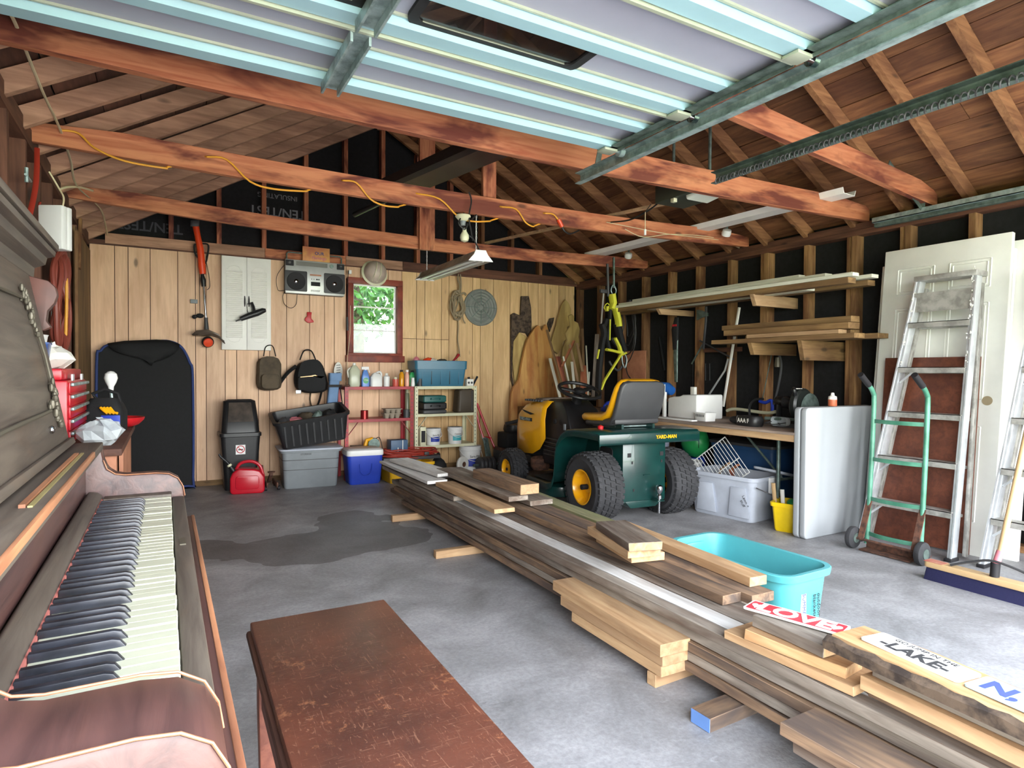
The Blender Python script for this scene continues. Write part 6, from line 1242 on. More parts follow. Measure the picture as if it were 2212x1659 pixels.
t = thing('black_lamp_arm', 'black bent hose standing on the workbench behind the lettered case', 'hose', (4.1, 3.35, .69)); MB().tube(cat([(0, .02, 0), (0, .03, .12), (0, -.02, .18), (.0, -.10, .19)], 6), .009).build('arm', M['cordb'], t); MB().lathe([(.04, 0), (.045, .015), (.02, .02)], (0, .02, 0)).build('foot', M['cordb'], t)
t = thing('bench_grinder', 'blue power tool with a black brush on the bench behind the tractor seat', 'power tool', (4.15, 4.42, .69)); MB().box((-.08, -.08, 0), (.08, .08, .12)).build('stand', M['black'], t, bev=.01); MB().tube([(0, -.12, .22), (0, -.06, .24), (0, .05, .24), (0, .09, .22)], [.04, .06, .065, .04], 16).build('motor', plain('bright blue plastic', (40, 104, 190), .4), t); MB().lathe([(.03, 0), (.065, .02), (.065, .05), (.03, .07)], (0, .1, .23), (0, 1, 0), 24).jit(.006).build('brush_wheel', M['blackm'], t); MB().tube([(.0, 0, .1), (0, 0, .2)], .035).build('neck', M['black'], t); MB().lathe([(.09, 0), (.1, .01), (.08, .02)], (.06, .24, .22), (0, 1, 0), 24).build('round_guard', M['straw'], t)
t = thing('spray_can', 'orange and white spray can standing on the folded table edge', 'spray can', (aty(1798, 885, 2.585).x, 2.585, .862)); MB().lathe([(.026, 0), (.028, .003), (.028, .045)], n=20).build('can', plain('orange label', (196, 104, 70), .4), t); MB().lathe([(.028, .045), (.026, .065), (.012, .072), (.010, .09), (.001, .092)], n=20).build('nozzle_top', M['paper'], t)
# weathered offcuts lying on the far end of the bench, behind the steering wheel
for i, (a, b_, z, w_, mt, lb) in enumerate((((1165, 880), (1235, 868), .72, .16, 'dull', 'lowest brown board on the heap behind the steering wheel'), ((1160, 895), (1235, 862), .755, .12, 'lum', 'pale-edged board on the heap behind the steering wheel'), ((1165, 865), (1290, 868), .80, .14, 'grey', 'grey driftwood plank on the heap behind the steering wheel'), ((1225, 855), (1268, 830), .85, .12, 'dull', 'brown curled plank topping the heap behind the steering wheel'), ((1215, 888), (1245, 872), .74, .08, 'tie', 'reddish framed board low in the heap behind the steering wheel'))):
    p, q_ = aty(*a, 5.72), aty(*b_, 5.78); p.z = q_.z = z; board(p, q_, w_, .03, mt + 'x', lb, group='offcuts heaped on the far bench end', rough=.01, wane=.02)
t = thing('sawhorse_crate', 'dull crate carrying the heap of offcuts behind the tractor', 'crate', (4.02, 5.9, 0)); MB().box((-.42, -.22, 0), (.42, .35, .68)).build('crate', M['dullx'], t, bev=.004)
MB().box((-.43, -.23, .3), (.43, -.22, .36)).build('batten', M['studx'], t, ang=0)
t = tag(MB().box((-.10, -.05, 0), (.12, .05, .04)).tube(cat([(-.1, -.02, .05), (0, .05, .08), (.1, -.03, .06), (.16, .02, .05)], 5), .02).build('blue_strap_bundle', M['blue'], loc=(3.95, 4.95, .69), bev=.004), 'blue straps bundled on the bench beyond the tractor seat', 'straps')
t = tag(MB().box((-.08, -.1, 0), (.08, .1, .07)).build('grey_box', M['galvd'], loc=(3.85, 4.72, .69), bev=.004), 'grey box on the bench beside the blue straps', 'box')
t = tag(MB().ball((0, 0, .03), (.06, .09, .035), 12).jit(.006).build('white_cloth', M['paper'], loc=(3.78, 4.5, .69), ang=50), 'crumpled white cloth on the bench left of the tractor seat', 'cloth')
# ---- beneath the bench
G2 = tote('storage_tote', 'light grey tote with a wire rack in it, half under the workbench', 'tote', (3.80, 3.27, 0), R(7), .38, .58, .33, M['lgrey'], .04, .018, .05)
for y in (-.16, .12): MB().loft([[(-.172 - .004, y + a, .03), (-.172 - .004, y + b_, .03), (-.187 - .002, y + b_ * .7, .25), (-.187 - .002, y + a * .7, .25)] for a, b_ in ((-.09, .09),)] + [[(-.16, y + a, .03), (-.16, y + b_, .03), (-.178, y + b_ * .7, .25), (-.178, y + a * .7, .25)] for a, b_ in ((-.08, .08),)]).build('side_flute', M['lgrey'], G2, bev=.004)
MB().box((-.03, -.318, .21), (.04, -.302, .325)).build('clip', M['white'], G2, bev=.004); text('handwriting', 'Winter\n tarps', .03, M['ink'], G2, (-.199, .20, .26), (R(90), 0, R(-90))); text('handwriting', 'Lawn + \nstuff', .03, M['dgrey'], G2, (-.199, -.22, .15), (R(90), R(60), R(-90)))
t = thing('wire_rack', 'white wire shelf tilted in the light grey tote', 'rack', (0, 0, 0)); c4 = [atx(1490, 1002, 3.74), atx(1566, 944, 3.74), atx(1619, 1020, 3.70), atx(1544, 1034, 3.66)]
c4[3] = c4[0] + (c4[2] - c4[1])
mb = MB()
for i in range(15): u = i / 14; mb.tube([c4[1].lerp(c4[0], u), c4[2].lerp(c4[3], u)], .0028, 6)
mb.build('wire', M['white'], t); mb = MB()
for a, b_ in ((c4[0], c4[1]), (c4[3], c4[2]), (c4[0].lerp(c4[3], .6), c4[1].lerp(c4[2], .6))): mb.tube([a, b_], .0042, 8)
mb.build('cross_wire', M['white'], t)
t = thing('loose_cover', 'pale lid lying askew on the back of the light grey tote', 'lid', (3.93, 3.02, .345), (R(4), R(12), R(10))); MB().loft([rr(.20, .22, .04, 0, 5), rr(.22, .24, .05, .006, 5), rr(.22, .24, .05, .02, 5), rr(.16, .18, .04, .024, 5)]).build('lid_plate', M['lgrey'], t)
for i, (y, s_) in enumerate(((3.42, 1), (3.33, -1))): tag(MB().tube([(-.0, .08 * s_, -.1), (.02, 0, .05), (0, -.08, .1)], .022, 8, flat=.4).build('orange_wood_piece', M['tiex'] if i else M['lumx'], loc=(3.82, y, .28)), ('curved orange wood piece behind the wire rack, farther one', 'curved orange wood piece behind the wire rack, nearer one')[i], 'wood piece')
t = thing('white_pail', 'white plastic pail half hidden behind the tractor\'s right rear tyre', 'bucket', (3.86, 3.83, 0)); MB().lathe([(.11, 0), (.13, .28), (.137, .282), (.137, .30), (.133, .302), (.137, .34), (.13, .34), (.105, .02)], n=30, cap=False).build('pail', M['white'], t); MB().lathe([(.108, 0.0), (.001, .004)], n=30).build('base', M['white'], t)
Y2 = tote('yellow_bin', 'small bright yellow bin of hand tools by the folded table', 'bin', (3.765, 2.745, 0), R(20), .21, .21, .20, M['yellow'], .025, .012, .02)
for i, (dx, dy, tx_, ty_, h, mt, lb) in enumerate(((-.05, .06, -.01, .03, .30, 'tanw', 'wide pale tool handle at the left of the yellow bin'), (-.03, .02, .0, .02, .26, 'whitep', 'thin white tool handle in the yellow bin'), (.03, -.03, .02, -.0, .33, 'tanw', 'thick pale tool handle at the right of the yellow bin'))):
    tag(MB().tube([(0, 0, 0), (tx_, ty_, h)], [.013, .016], 10, flat=.7).build('hand_tool', M[mt], loc=(3.77 + dx, 2.76 + dy, .015)), lb, 'tool handle', 'tools in the yellow bin')
tag(MB().ball((0, 0, 0), (.05, .045, .03), 14).build('green_ball', M['greenp'], loc=(3.80, 2.75, .185)), 'green rounded thing in the yellow bin', 'ball')
tag(MB().ball((0, 0, 0), (.05, .04, .035), 12).jit(.005).build('dark_glove', M['blackm'], loc=(3.87, 2.74, .185)), 'dark bundle at the back of the yellow bin', 'glove')
tag(MB().tube([(0, 0, 0), (-.09, .12, .06)], .004, 8).build('metal_rod', M['dgrey'], loc=(3.76, 2.84, .205)), 'thin metal rod sticking out over the rim of the yellow bin', 'rod')
B3 = tote('storage_tote', 'dark blue tote in the shadow under the workbench', 'tote', (4.22, 3.42, 0), 0, .36, .62, .50, plain('dark blue plastic', (34, 70, 112), .45), .03, .015, .04); MB().loft([rr(.40, .66, .05, .50), rr(.40, .66, .05, .52), rr(.34, .6, .05, .53)]).build('lid', M['dgrey'], B3)
t = tag(MB().ball((0, 0, .12), (.10, .12, .12), 14).jit(.012, seed=6).build('white_laundry', plain('pale lilac cloth', (190, 192, 214), .8), loc=(3.92, 4.25, .33), ang=50), 'pile of pale cloth on the blue bag under the bench', 'cloth')
t = tag(MB().loft([rr(.4, .5, .06, 0), rr(.44, .54, .08, .15), rr(.40, .5, .06, .33)]).build('blue_bag', M['blue'], loc=(4.05, 4.2, 0)), 'blue sports bag under the workbench behind the tractor', 'bag')
t = tag(MB().ball((0, 0, .14), (.11, .14, .14), 14).jit(.008, seed=8).build('green_bag', M['greenp'], loc=(4.12, 3.98, .33), ang=50), 'green plastic bag under the bench beside the pale cloth', 'bag')
for i in range(3): tag(MB().bar((0, 0, 0), (.0, -.22, .33), .05, .012).build('leaning_plate', M[('dgrey', 'lgrey', 'straw')[i]], loc=(4.02 + .05 * i, 3.72 - .0 * i, .34 - .33 + .0), bev=.002), ('dark plate leaning under the bench behind the wire rack', 'pale plate leaning under the bench behind the wire rack', 'tan plate leaning under the bench behind the wire rack')[i], 'panel', 'plates leaning under the bench')
for i in range(3): tag(MB().bar((0, 0, 0), (-.0, .42, .28), .035, .012).build('leaning_lath', M['lumx' if i % 2 else 'darkx'], loc=(3.62 + .05 * i, 3.62 - .0 * i + .12, .27), bev=.001), ('lath beside the tractor fender, leftmost of three', 'lath beside the tractor fender, middle of three', 'lath beside the tractor fender, rightmost of three')[i], 'lath', 'laths beside the tractor fender')
# ================================================================ folded table, doors, ladders
FT = thing('folded_table', 'grey plastic folding table folded in half, standing on edge', 'folding table', (4.02, 2.585, 0))
for y0, y1 in ((-.048, -.006), (.002, .044)): MB().prism(rr2(.80, .86, .03, 5, 0, .43), 'xz', y0, y1).build('table_leaf', plain('grey table top', (162, 166, 170), .5, var=.04, sc=4), FT, bev=.008, seg=3)
MB().tube([(-.35, -.002, .1), (-.35, -.002, .75)], .006).build('hinge', M['galvd'], FT)
def leaf(name, label, x0, x1, ya, yb, h, lift=0, panels=True):
    th_ = math.atan2(x1 - x0, h); t = thing(name, label, 'door', (x0, (ya + yb) / 2, lift), (0, th_, 0)); w_ = abs(yb - ya)
    MB().box((-.0, -w_ / 2, 0), (.035, w_ / 2, h)).build('door_slab', M['door'], t, bev=.003)
    if panels:
        for y in (-w_ * .215, w_ * .215):
            for z0, z1 in ((h * .835, h * .93), (h * .48, h * .79), (h * .10, h * .40)):
                mb = MB(); pw = w_ * .16
                for d, i0 in ((0, 0), (.018, 1)):
                    o1, i1 = rr2(2 * pw - 2 * d, (z1 - z0) - 2 * d, .004, 1, y, (z0 + z1) / 2), rr2(2 * pw - 2 * d - .02, (z1 - z0) - 2 * d - .02, .004, 1, y, (z0 + z1) / 2)
                    mb.loft([[(a, u, v) for u, v in P] for a, P in ((.002, o1), (-.006, [((a_[0] + b_[0]) / 2, (a_[1] + b_[1]) / 2) for a_, b_ in zip(o1, i1)]), (.002, i1))], cap=(False, False))
                mb.build('panel_moulding', M['door'], t, ang=20)
    return t
D1 = leaf('interior_door', 'white six-panel door leaning on the wall, frontmost, with a bored knob hole', 4.20, 4.385, 2.485, 1.745, 1.94)
MB().lathe([(.028, 0), (.026, .004), (.0005, .004)], (-.0045, -.30, .93), (1, 0, 0), 24).build('knob_hole', plain('bored hole', (176, 160, 130), .6), D1)
leaf('interior_door', 'white flush door behind the six-panel door, showing at its left', 4.245, 4.43, 2.53, 1.75, 1.85, panels=False)
leaf('interior_door', 'white door behind the six-panel door, showing at its right', 4.29, 4.475, 2.40, 1.655, 1.90, panels=False)
t = MB().bar((0, 0, 0), (.10, 0, 1.18), .56, .012, (1, 0, 0)).build('plywood_sheet', M['ply'], loc=(4.16, 2.12, .01), bev=.001, rot=(0, 0, 0)); tag(t, 'reddish brown plywood sheet behind the paint-spattered stepladder', 'plywood')
def ladder(name, label, B_, T_, nst, capw, spat=True):
    """B_, T_: bottom and top points of the two front rails (left, right)"""
    t = thing(name, label, 'ladder', (0, 0, 0)); off = Vector((.085, 0, 0)); sdv = (B_[1] - B_[0]).normalized()
    for k, (a, b_) in enumerate(zip(B_, T_)):
        d = (b_ - a).normalized(); MB().bar(a, b_, .022, .07, (1, 0, .15)).build('front_rail', M['alu'], t, bev=.002); MB().bar(a + sdv * (.011 if k else -.011) - Vector((.036, 0, 0)), b_ + sdv * (.011 if k else -.011) - Vector((.036, 0, 0)), .008, .01, (1, 0, 0)).build('rail_flange', M['alu'], t, ang=0)
        a2 = a + off + sdv * (.03 if k else -.0) ; MB().bar(a2 + Vector((0, 0, .02)), b_ + off * .6 - Vector((0, 0, .06)), .02, .03, (1, 0, .15)).build('rear_rail', M['aluw'], t, bev=.002)
        MB().box((a.x - .05, a.y - .02, a.z - .0), (a.x + .04, a.y + .02, a.z + .02)).build('foot', M['ink'], t, bev=.003)
    for i in range(1, nst):
        f = i / nst; a, b_ = B_[0].lerp(T_[0], f), B_[1].lerp(T_[1], f); MB().box((min(a.x, b_.x) - .045, min(a.y, b_.y), a.z - .004), (max(a.x, b_.x) + .035, max(a.y, b_.y), a.z)).box((min(a.x, b_.x) - .045, min(a.y, b_.y), a.z - .035), (min(a.x, b_.x) - .041, max(a.y, b_.y), a.z)).build('step', M['aluw'], t, ang=0)
        MB().tube([a + off * .8 - Vector((0, 0, .03)), b_ + off * .8 - Vector((0, 0, .03))], .010, 8).build('rear_rung', M['aluw'], t)
        if i < nst - 1 and i != 3:
            for c_, s_ in ((a, -1),): MB().bar(c_ + Vector((-.03, s_ * .005, -.10)), c_ + Vector((-.03, s_ * .10, -.015)), .012, .004, (1, 0, 0)).build('step_brace', M['alu'], t, ang=0)
    a, b_ = T_; MB().box((a.x - .06, min(a.y, b_.y) - .02, a.z - .02), (a.x + .08, max(a.y, b_.y) + .02, a.z + .012)).build('top_cap', M['aluw'], t, bev=.004)
    a, b_ = B_[0].lerp(T_[0], 1 - .55 / nst), B_[1].lerp(T_[1], 1 - .55 / nst); MB().box((a.x - .03, min(a.y, b_.y), a.z - .06), (a.x - .026, max(a.y, b_.y), a.z + .06)).build('top_plate', M['aluw'], t, ang=0)
    if spat:
        q = random.Random(3); mb = MB()
        for _ in range(60): f = q.uniform(.55, 1) ** .7; k = q.randint(0, 1); p = B_[k].lerp(T_[k], f) + Vector((-.039, q.uniform(-.012, .012), q.uniform(-.05, .05))); mb.ball(p, (.002, q.uniform(.002, .006), q.uniform(.003, .012)), 6)
        mb.build('paint_spatter', M['paper'], t)
    return t
V = Vector
L1 = ladder('stepladder', 'paint-spattered aluminium stepladder leaning on the white doors', (V((3.96, 2.36, .0)), V((3.975, 1.845, .0))), (V((4.22, 2.16, 1.69)), V((4.22, 1.85, 1.69))), 6, .4)
ladder('stepladder', 'aluminium stepladder at the right edge behind the broom', (V((4.02, 1.70, .0)), V((4.02, 1.15, .0))), (V((4.22, 1.52, 1.69)), V((4.22, 1.28, 1.69))), 6, .4, False)
# hand truck
HT = thing('hand_truck', 'green two-wheeled hand truck with black grips', 'hand truck', (0, 0, 0))
for y in (2.235, 1.925):
    MB().tube(cat([(3.79, y, .03), (3.80, y, .10), (3.83, y, .55), (3.845, y, .90), (3.835, y, .965), (3.78, y, 1.02), (3.745, y, 1.045)], 5), .014, 12).build('upright', M['tgreen'], HT)
    MB().tube([(3.79, y, 1.012), (3.70, y, 1.078)], .018, 12).build('grip', M['ink'], HT)
    MB().bar((3.73, y - .0, .07), (3.815, y, .30), .008, .035, (0, 1, 0)).build('axle_bracket', M['rust'], HT, ang=0)
    s_ = 1 if y > 2.1 else -1
    w_ = MB().lathe([(.02, -.02), (.05, -.022), (.065, -.014), (.068, 0), (.065, .014), (.05, .022), (.02, .02)], (3.725, y + s_ * .045, .068), (0, 1, 0), 30).build('wheel', M['rubber'], HT); MB().lathe([(.03, -.024), (.028, .024), (.001, .026)], (3.725, y + s_ * .045, .068), (0, 1, 0), 18).build('hub', M['galvd'], w_)
MB().tube([(3.725, 1.86, .068), (3.725, 2.30, .068)], .008).build('axle', M['rust'], HT)
for z, x in ((.79, 3.84), (.555, 3.83), (.31, 3.815), (.095, 3.80)):
    mb = MB(); P = cat([(x, 2.235, z), (x - .028, 2.16, z), (x - .035, 2.08, z), (x - .028, 2.0, z), (x, 1.925, z)], 4); mb.loft([[p + V((0, 0, -.012)), p + V((.005, 0, -.012)), p + V((.005, 0, .012)), p + V((0, 0, .012))] for p in P]); mb.build('cross_strap', M['tgreen'], HT, ang=30)
MB().box((3.70, 1.93, .005), (3.93, 2.23, .012)).box((3.78, 1.93, .012), (3.786, 2.23, .06)).build('toe_plate', M['rust'], HT, bev=.001)
a, b_ = atz(1853, 1170, .0), atx(1932, 850, 4.26); t = tag(MB().tube([V((0, 0, 0)), (b_ - a)], .013, 12).build('metal_pole', M['alu'], loc=a), 'slim metal pole leaning between the folded table and hand truck', 'pole')
# push broom
BR = thing('push_broom', 'wide push broom with navy bristles and a pale block', 'broom', (3.53, 1.45, 0), R(-91)); MB().prism(rr2(.62, .07, .02, 4), 'xy', .065, .095).build('block', M['tanw'], BR, bev=.004); MB().loft([rr(.60, .05, .01, .066), rr(.62, .075, .01, .0)]).jit(.002).build('bristles', M['navybr'], BR)
MB().box((-.309, -.034, .0955), (-.22, .034, .0965)).build('red_paint', plain('worn red paint', (170, 90, 80), .6, c2=(200, 160, 130)), BR, ang=0); MB().tube([(.0, .0, .09), (.0, .01, .16)], .02, 12).build('socket', M['ink'], BR); MB().tube([(.0, .01, .15), (.01, .03, .22)], .016, 12).build('red_collar', M['pink'], BR); MB().tube([(.01, .03, .21), (.09, .26, 1.25)], .0145, 12).build('handle', M['tanw'], BR); MB().tube(cat([(-.19, -.01, .10), (-.1, -.0, .14), (.0, .0, .17), (.15, .0, .14), (.2, 0, .10)], 5), .006, 8).build('stay_rod', M['dgrey'], BR)
# ================================================================ on the right wall
def brk(y, z, x0, h, label, mt='lumx'):
    t = MB().prism([(x0, z), (x0 + .04, z - h), (XR + .08, z - h), (XR + .08, z)], 'xz', y - .019, y + .019).build('support_bracket', M[mt], bev=.001, seg=1, ang=0); return tag(t, label, 'bracket', 'wooden brackets nailed to the studs')
brk(4.505, 1.70, 4.14, .055, 'pale angled bracket under the far end of the white trim'); brk(3.345, 1.71, 4.06, .09, 'pale bracket under the near half of the white trim'); brk(3.352, 1.325, 4.05, .095, 'grey-brown bracket under the brown boards, left of the wide one', 'dullx'); brk(2.915, 1.325, 4.06, .145, 'wide grey-brown bracket under the brown boards', 'dullx')
def lum(y1, y0, x, z, w_, t_, mt, lb, dx=0, g='boards stored on the wall brackets'): board((x, y1, z), (x + dx, y0, z), w_, t_, mt, lb, group=g)
for y1, y0, x, z, w_, t_, mt, lb in ((5.02, 2.56, 4.12, 1.746, .09, .04, 'dullx', 'brown board at the front bottom of the upper wall rack'), (4.70, 2.95, 4.235, 1.746, .10, .04, 'whtx', 'white-edged board beside the front brown one on the upper rack'), (5.25, 2.56, 4.35, 1.744, .09, .038, 'dullx', 'brown board at the back bottom of the upper wall rack'),
        (5.18, 2.52, 4.10, 1.772, .07, .025, 'whtx', 'white trim strip, front of the upper wall rack'), (4.98, 2.66, 4.19, 1.773, .08, .025, 'whtx', 'white trim strip, second from the front on the upper rack'), (4.98, 2.50, 4.29, 1.773, .08, .025, 'whtx', 'white trim strip, third from the front on the upper rack'), (5.05, 2.75, 4.15, 1.80, .08, .025, 'whtx', 'white trim strip, front one of the second layer'), (5.0, 2.62, 4.25, 1.80, .08, .025, 'whtx', 'white trim strip, back one of the second layer'), (4.9, 3.0, 4.20, 1.828, .07, .024, 'whtx', 'topmost white trim strip on the upper wall rack')): lum(y1, y0, x, z, w_, t_, mt, lb)
for i, (y1, y0, x, z, w_, t_, mt, lb) in enumerate(((3.75, 2.50, 4.12, 1.36, .12, .034, 'dullx', 'front brown board at the bottom of the lower wall rack'), (3.45, 2.42, 4.26, 1.36, .12, .034, 'dullx', 'back brown board at the bottom of the lower wall rack'), (3.40, 2.62, 4.12, 1.392, .09, .03, 'lumx', 'pale stud lying on the lower wall rack'), (3.5, 2.60, 4.23, 1.392, .10, .03, 'dullx', 'olive brown board behind the pale stud on the lower rack'), (3.66, 2.57, 4.17, 1.44, .13, .045, 'dullx', 'long olive beam above the pale stud on the lower rack'), (3.72, 2.58, 4.20, 1.486, .10, .042, 'dullx', 'topmost olive beam with a pale end on the lower rack'))): lum(y1, y0, x, z, w_, t_, mt, lb)
def onw(px, py, X=4.44): return atx(px, py, X)
def stick(name, label, cat_, pts, r_, mt, X=4.44, flat=1): P = [onw(a, b_, X) for a, b_ in pts]; return tag(MB().tube([p - P[0] for p in P], r_, 8, flat=flat).build(name, M[mt], loc=P[0]), label, cat_)
stick('white_angle_trim', 'long white strip leaning against the studs behind the printer', 'strip', [(1597, 664), (1562, 878)], .016, 'whitep', 4.42, .4)
stick('socket_wrench', 'slender chrome bar hanging diagonally right of the black rods', 'tool', [(1573, 775), (1566, 800), (1532, 852)], .009, 'alu'); stick('cross_rod', 'thin rusty rod crossing behind the red-brown rail', 'rod', [(1512, 736), (1585, 776)], .008, 'dgrey', 4.46); stick('tool_rod', 'thin steel rod hanging left of the red-brown rail', 'rod', [(1520, 740), (1494, 786)], .008, 'galvd', 4.46)
a = onw(1522, 757, 4.51); b_ = onw(1602, 752, 4.51); t = MB().box((-.012, b_.y - a.y, -.02), (.01, 0, .02)).build('wall_rail', M['darky'], loc=a, bev=.001); tag(t, 'short red-brown rail nailed across two studs', 'rail')
t = thing('spirit_level_tool', 'black and silver long tool hanging on a stud behind the tractor seat', 'tool', onw(1462, 690, 4.42)); MB().tube([(0, 0, 0), (0, .01, -.35), (0, .0, -.62)], [.02, .03, .02], 10, flat=.5).build('silver_body', M['galvd'], t); MB().tube([(0, 0, .02), (0, .02, -.1), (0, .015, -.3)], [.025, .045, .03], 10, flat=.6).build('black_grip', M['blackm'], t); MB().box((-.03, -.02, -.07), (-.02, .03, -.05)).build('red_label', M['redc'], t, ang=0)
t = thing('hanging_axe', 'hatchet hanging head-up under the white trim', 'axe', onw(1525, 690, 4.45)); MB().tube(cat([(0, 0, .12), (0, .0, 0), (0, .02, -.2), (0, .03, -.28)], 5), .012, 8).build('axe_handle', M['dgrey'], t); MB().prism([(-.02, .06), (.06, .09), (.11, .10), (.11, .0), (.06, .02), (-.02, .03)], 'yz', -.012, .012).build('axe_head', M['galvd'], t, bev=.002)
t = thing('bow_saw', 'blue-handled bow saw hanging on the studs', 'saw', onw(1668, 765, 4.44)); MB().tube(cat([(0, 0, .02), (0, -.06, .0), (0, -.09, -.10), (0, -.06, -.28), (0, -.02, -.42)], 6), .010).build('bow', M['dgrey'], t); MB().tube([(0, 0, .02), (0, .09, -.38)], .004).build('blade', M['galvd'], t); MB().tube(cat([(0, .12, -.40), (0, .06, -.41), (0, .0, -.39), (0, -.01, -.48)], 4), .014).build('blue_handle', M['blue'], t)
t = tag(MB().lathe([(.016, 0), (.024, -.06), (.022, -.08)], n=14).build('brass_cone', M['brass'], loc=onw(1680, 772, 4.40)), 'small shiny metal cone hanging under the left lower bracket', 'cone')
for i, px in enumerate((1497, 1506, 1515, 1524, 1533)): stick('black_rod', ('black hook rod behind the printer, leftmost of five', 'black hook rod behind the printer, second from left', 'black hook rod behind the printer, middle one', 'black hook rod behind the printer, second from right', 'black hook rod behind the printer, rightmost of five')[i], 'rod', [(px, 785), (px, 822 + (i == 0) * 12)], .005, 'dgrey', 4.612)['group'] = 'black hook rods on the wall'
stick('black_pole', 'pair-like black pole hung right of the pink plywood', 'pole', [(1424, 728), (1436, 800)], .012, 'blackm', 4.605)
t = MB().box((0, -.19, 0), (.012, .19, 1.28)).build('pink_plywood', M['pinkw'], loc=(4.50, 5.26, .041), bev=.001, rot=(0, 0, 0)); tag(t, 'pinkish plywood piece standing between studs behind the harness', 'plywood')
# corner clutter leaning in the back right corner
ck = [((1187, 772), (1212, 868), 5.75, .035, 'whtx', 'white batten leaning left in the back corner'), ((1180, 710), (1222, 862), 5.7, .03, 'dullx', 'longest brown lath leaning left in the back corner'), ((1203, 768), (1228, 865), 5.72, .07, 'tiex', 'wide pinkish brown board in the back corner'), ((1216, 768), (1236, 860), 5.68, .02, 'whtx', 'thin white lath second from the left in the corner'), ((1235, 780), (1243, 862), 5.66, .03, 'whtx', 'short white lath upright in the back corner'), ((1230, 742), (1252, 842), 5.8, .03, 'lumx', 'orange-tinted lath leaning in the back corner'), ((1246, 740), (1258, 800), 5.8, .03, 'lumx', 'second orange-tinted lath, right of the first'), ((1258, 708), (1262, 860), 5.9, .03, 'dullx', 'upright brown batten against the corner stud'), ((1266, 745), (1270, 830), 5.7, .016, 'whtx', 'slim white rod upright near the corner stud'), ((1261, 788), (1261, 862), 5.62, .08, 'tiex', 'short wide pinkish board standing in the corner'), ((1273, 802), (1269, 866), 5.6, .02, 'whtx', 'curled white strip right of the short pinkish board'), ((1290, 720), (1282, 862), 5.7, .05, 'greyx', 'grey board standing left of the harness'), ((1240, 735), (1214, 790), 5.85, .03, 'tiex', 'short orange-brown piece bridging the slabs')]
for a, b_, Y, w_, mt, lb in ck:
    p, q_ = aty(*a, Y), aty(*b_, Y); p.y = min(Y + .25, 6.3); p = aty(a[0], a[1], p.y); board(p, q_, w_, .016, mt, lb, group='offcuts leaning in the back right corner', rough=.001)
stick('white_rod', 'thin white rod hanging beside the harness', 'rod', [(1304, 632), (1298, 708)], .010, 'white', 4.515)
# fall harness
HN = thing('safety_harness', 'yellow and black safety harness hanging in the back right corner', 'harness', (4.1, 5.09, 1.95)); O = V((4.1, 5.09, 1.95))
def hp(px, py, d=0): return aty(px, py, 5.09 - d) - O
MB().tube([hp(1326, 556), hp(1326, 622)], .012, 8).build('hanging_strap', M['galvd'], HN); MB().tube([hp(1312, 570), hp(1314, 640)], .014, 8).build('hook_bar', M['dgrey'], HN); MB().box(tuple(hp(1298, 632)), tuple(hp(1316, 626) + V((0, .03, 0)))).build('spring_cap', M['dgrey'], HN, bev=.003)
MB().tube(cat([hp(1325, 615), hp(1320, 628), hp(1326, 638), hp(1331, 628)], 4, True), .006, 8, True).build('carabiner', M['galv'], HN)
for P, w_ in (([(1322, 635), (1325, 655), (1320, 668)], .045), ([(1329, 665), (1335, 690), (1337, 705)], .042), ([(1312, 662), (1310, 672)], .02), ([(1328, 730), (1338, 750), (1341, 762)], .026), ([(1310, 755), (1325, 758), (1340, 762)], .024), ([(1345, 760), (1336, 775), (1320, 800), (1306, 822), (1298, 842)], .018), ([(1352, 762), (1340, 768)], .02), ([(1318, 690), (1317, 735)], .010), ([(1294, 755), (1290, 775)], .012)):
    MB().tube([hp(a, b_, .03) for a, b_ in P], w_ * 1.15, 8, flat=.55).build('yellow_webbing', M['yneon'], HN)
for P, w_ in (([(1318, 668), (1316, 700), (1312, 730), (1316, 755)], .022), ([(1300, 700), (1305, 720), (1300, 745), (1294, 800), (1292, 862)], .035), ([(1333, 700), (1340, 730), (1348, 758)], .04), ([(1320, 730), (1330, 745), (1345, 760)], .02), ([(1310, 690), (1304, 705)], .03)):
    MB().tube(cat([hp(a, b_) for a, b_ in P], 4), w_ * 1.2, 8, flat=.7).build('black_webbing', M['fabric'], HN)
MB().tube(cat([hp(1345, 760, .04), hp(1354, 775, .04), hp(1350, 795, .04), hp(1344, 780, .04)], 4, True), .006, 8, True).build('snap_hook', M['galv'], HN); MB().tube(cat([hp(1312, 655), hp(1305, 665), hp(1312, 672), hp(1318, 664)], 3, True), .005, 6, True).build('d_ring', M['yneon'], HN); MB().tube(cat([hp(1345, 790), hp(1335, 800), hp(1322, 790), hp(1316, 780)], 5), .012, 8).build('lanyard', M['dgrey'], HN)
t = thing('black_cable_coil', 'loops of black cable hanging right of the harness', 'cable', atx(1360, 660, 4.45)); mb = MB(); q = random.Random(1)
for k in range(4): mb.tube(cat([(-.02 * k, q.uniform(-.03, .03) + (.07 + .03 * k) * math.cos(a), -.16 - .05 * k + (.18 + .05 * k) * math.sin(a)) for a in [2 * PI * i / 9 for i in range(9)]], 4, True), .006, 6, True)
mb.tube([(0, 0, .06), (0, .0, -.02)], .02); mb.tube(cat([(0, .1, -.35), (0, .06, -.6), (-.02, .0, -.75), (0, -.1, -.85)], 5), .006, 6); mb.build('cable_loops', M['cordb'], t)
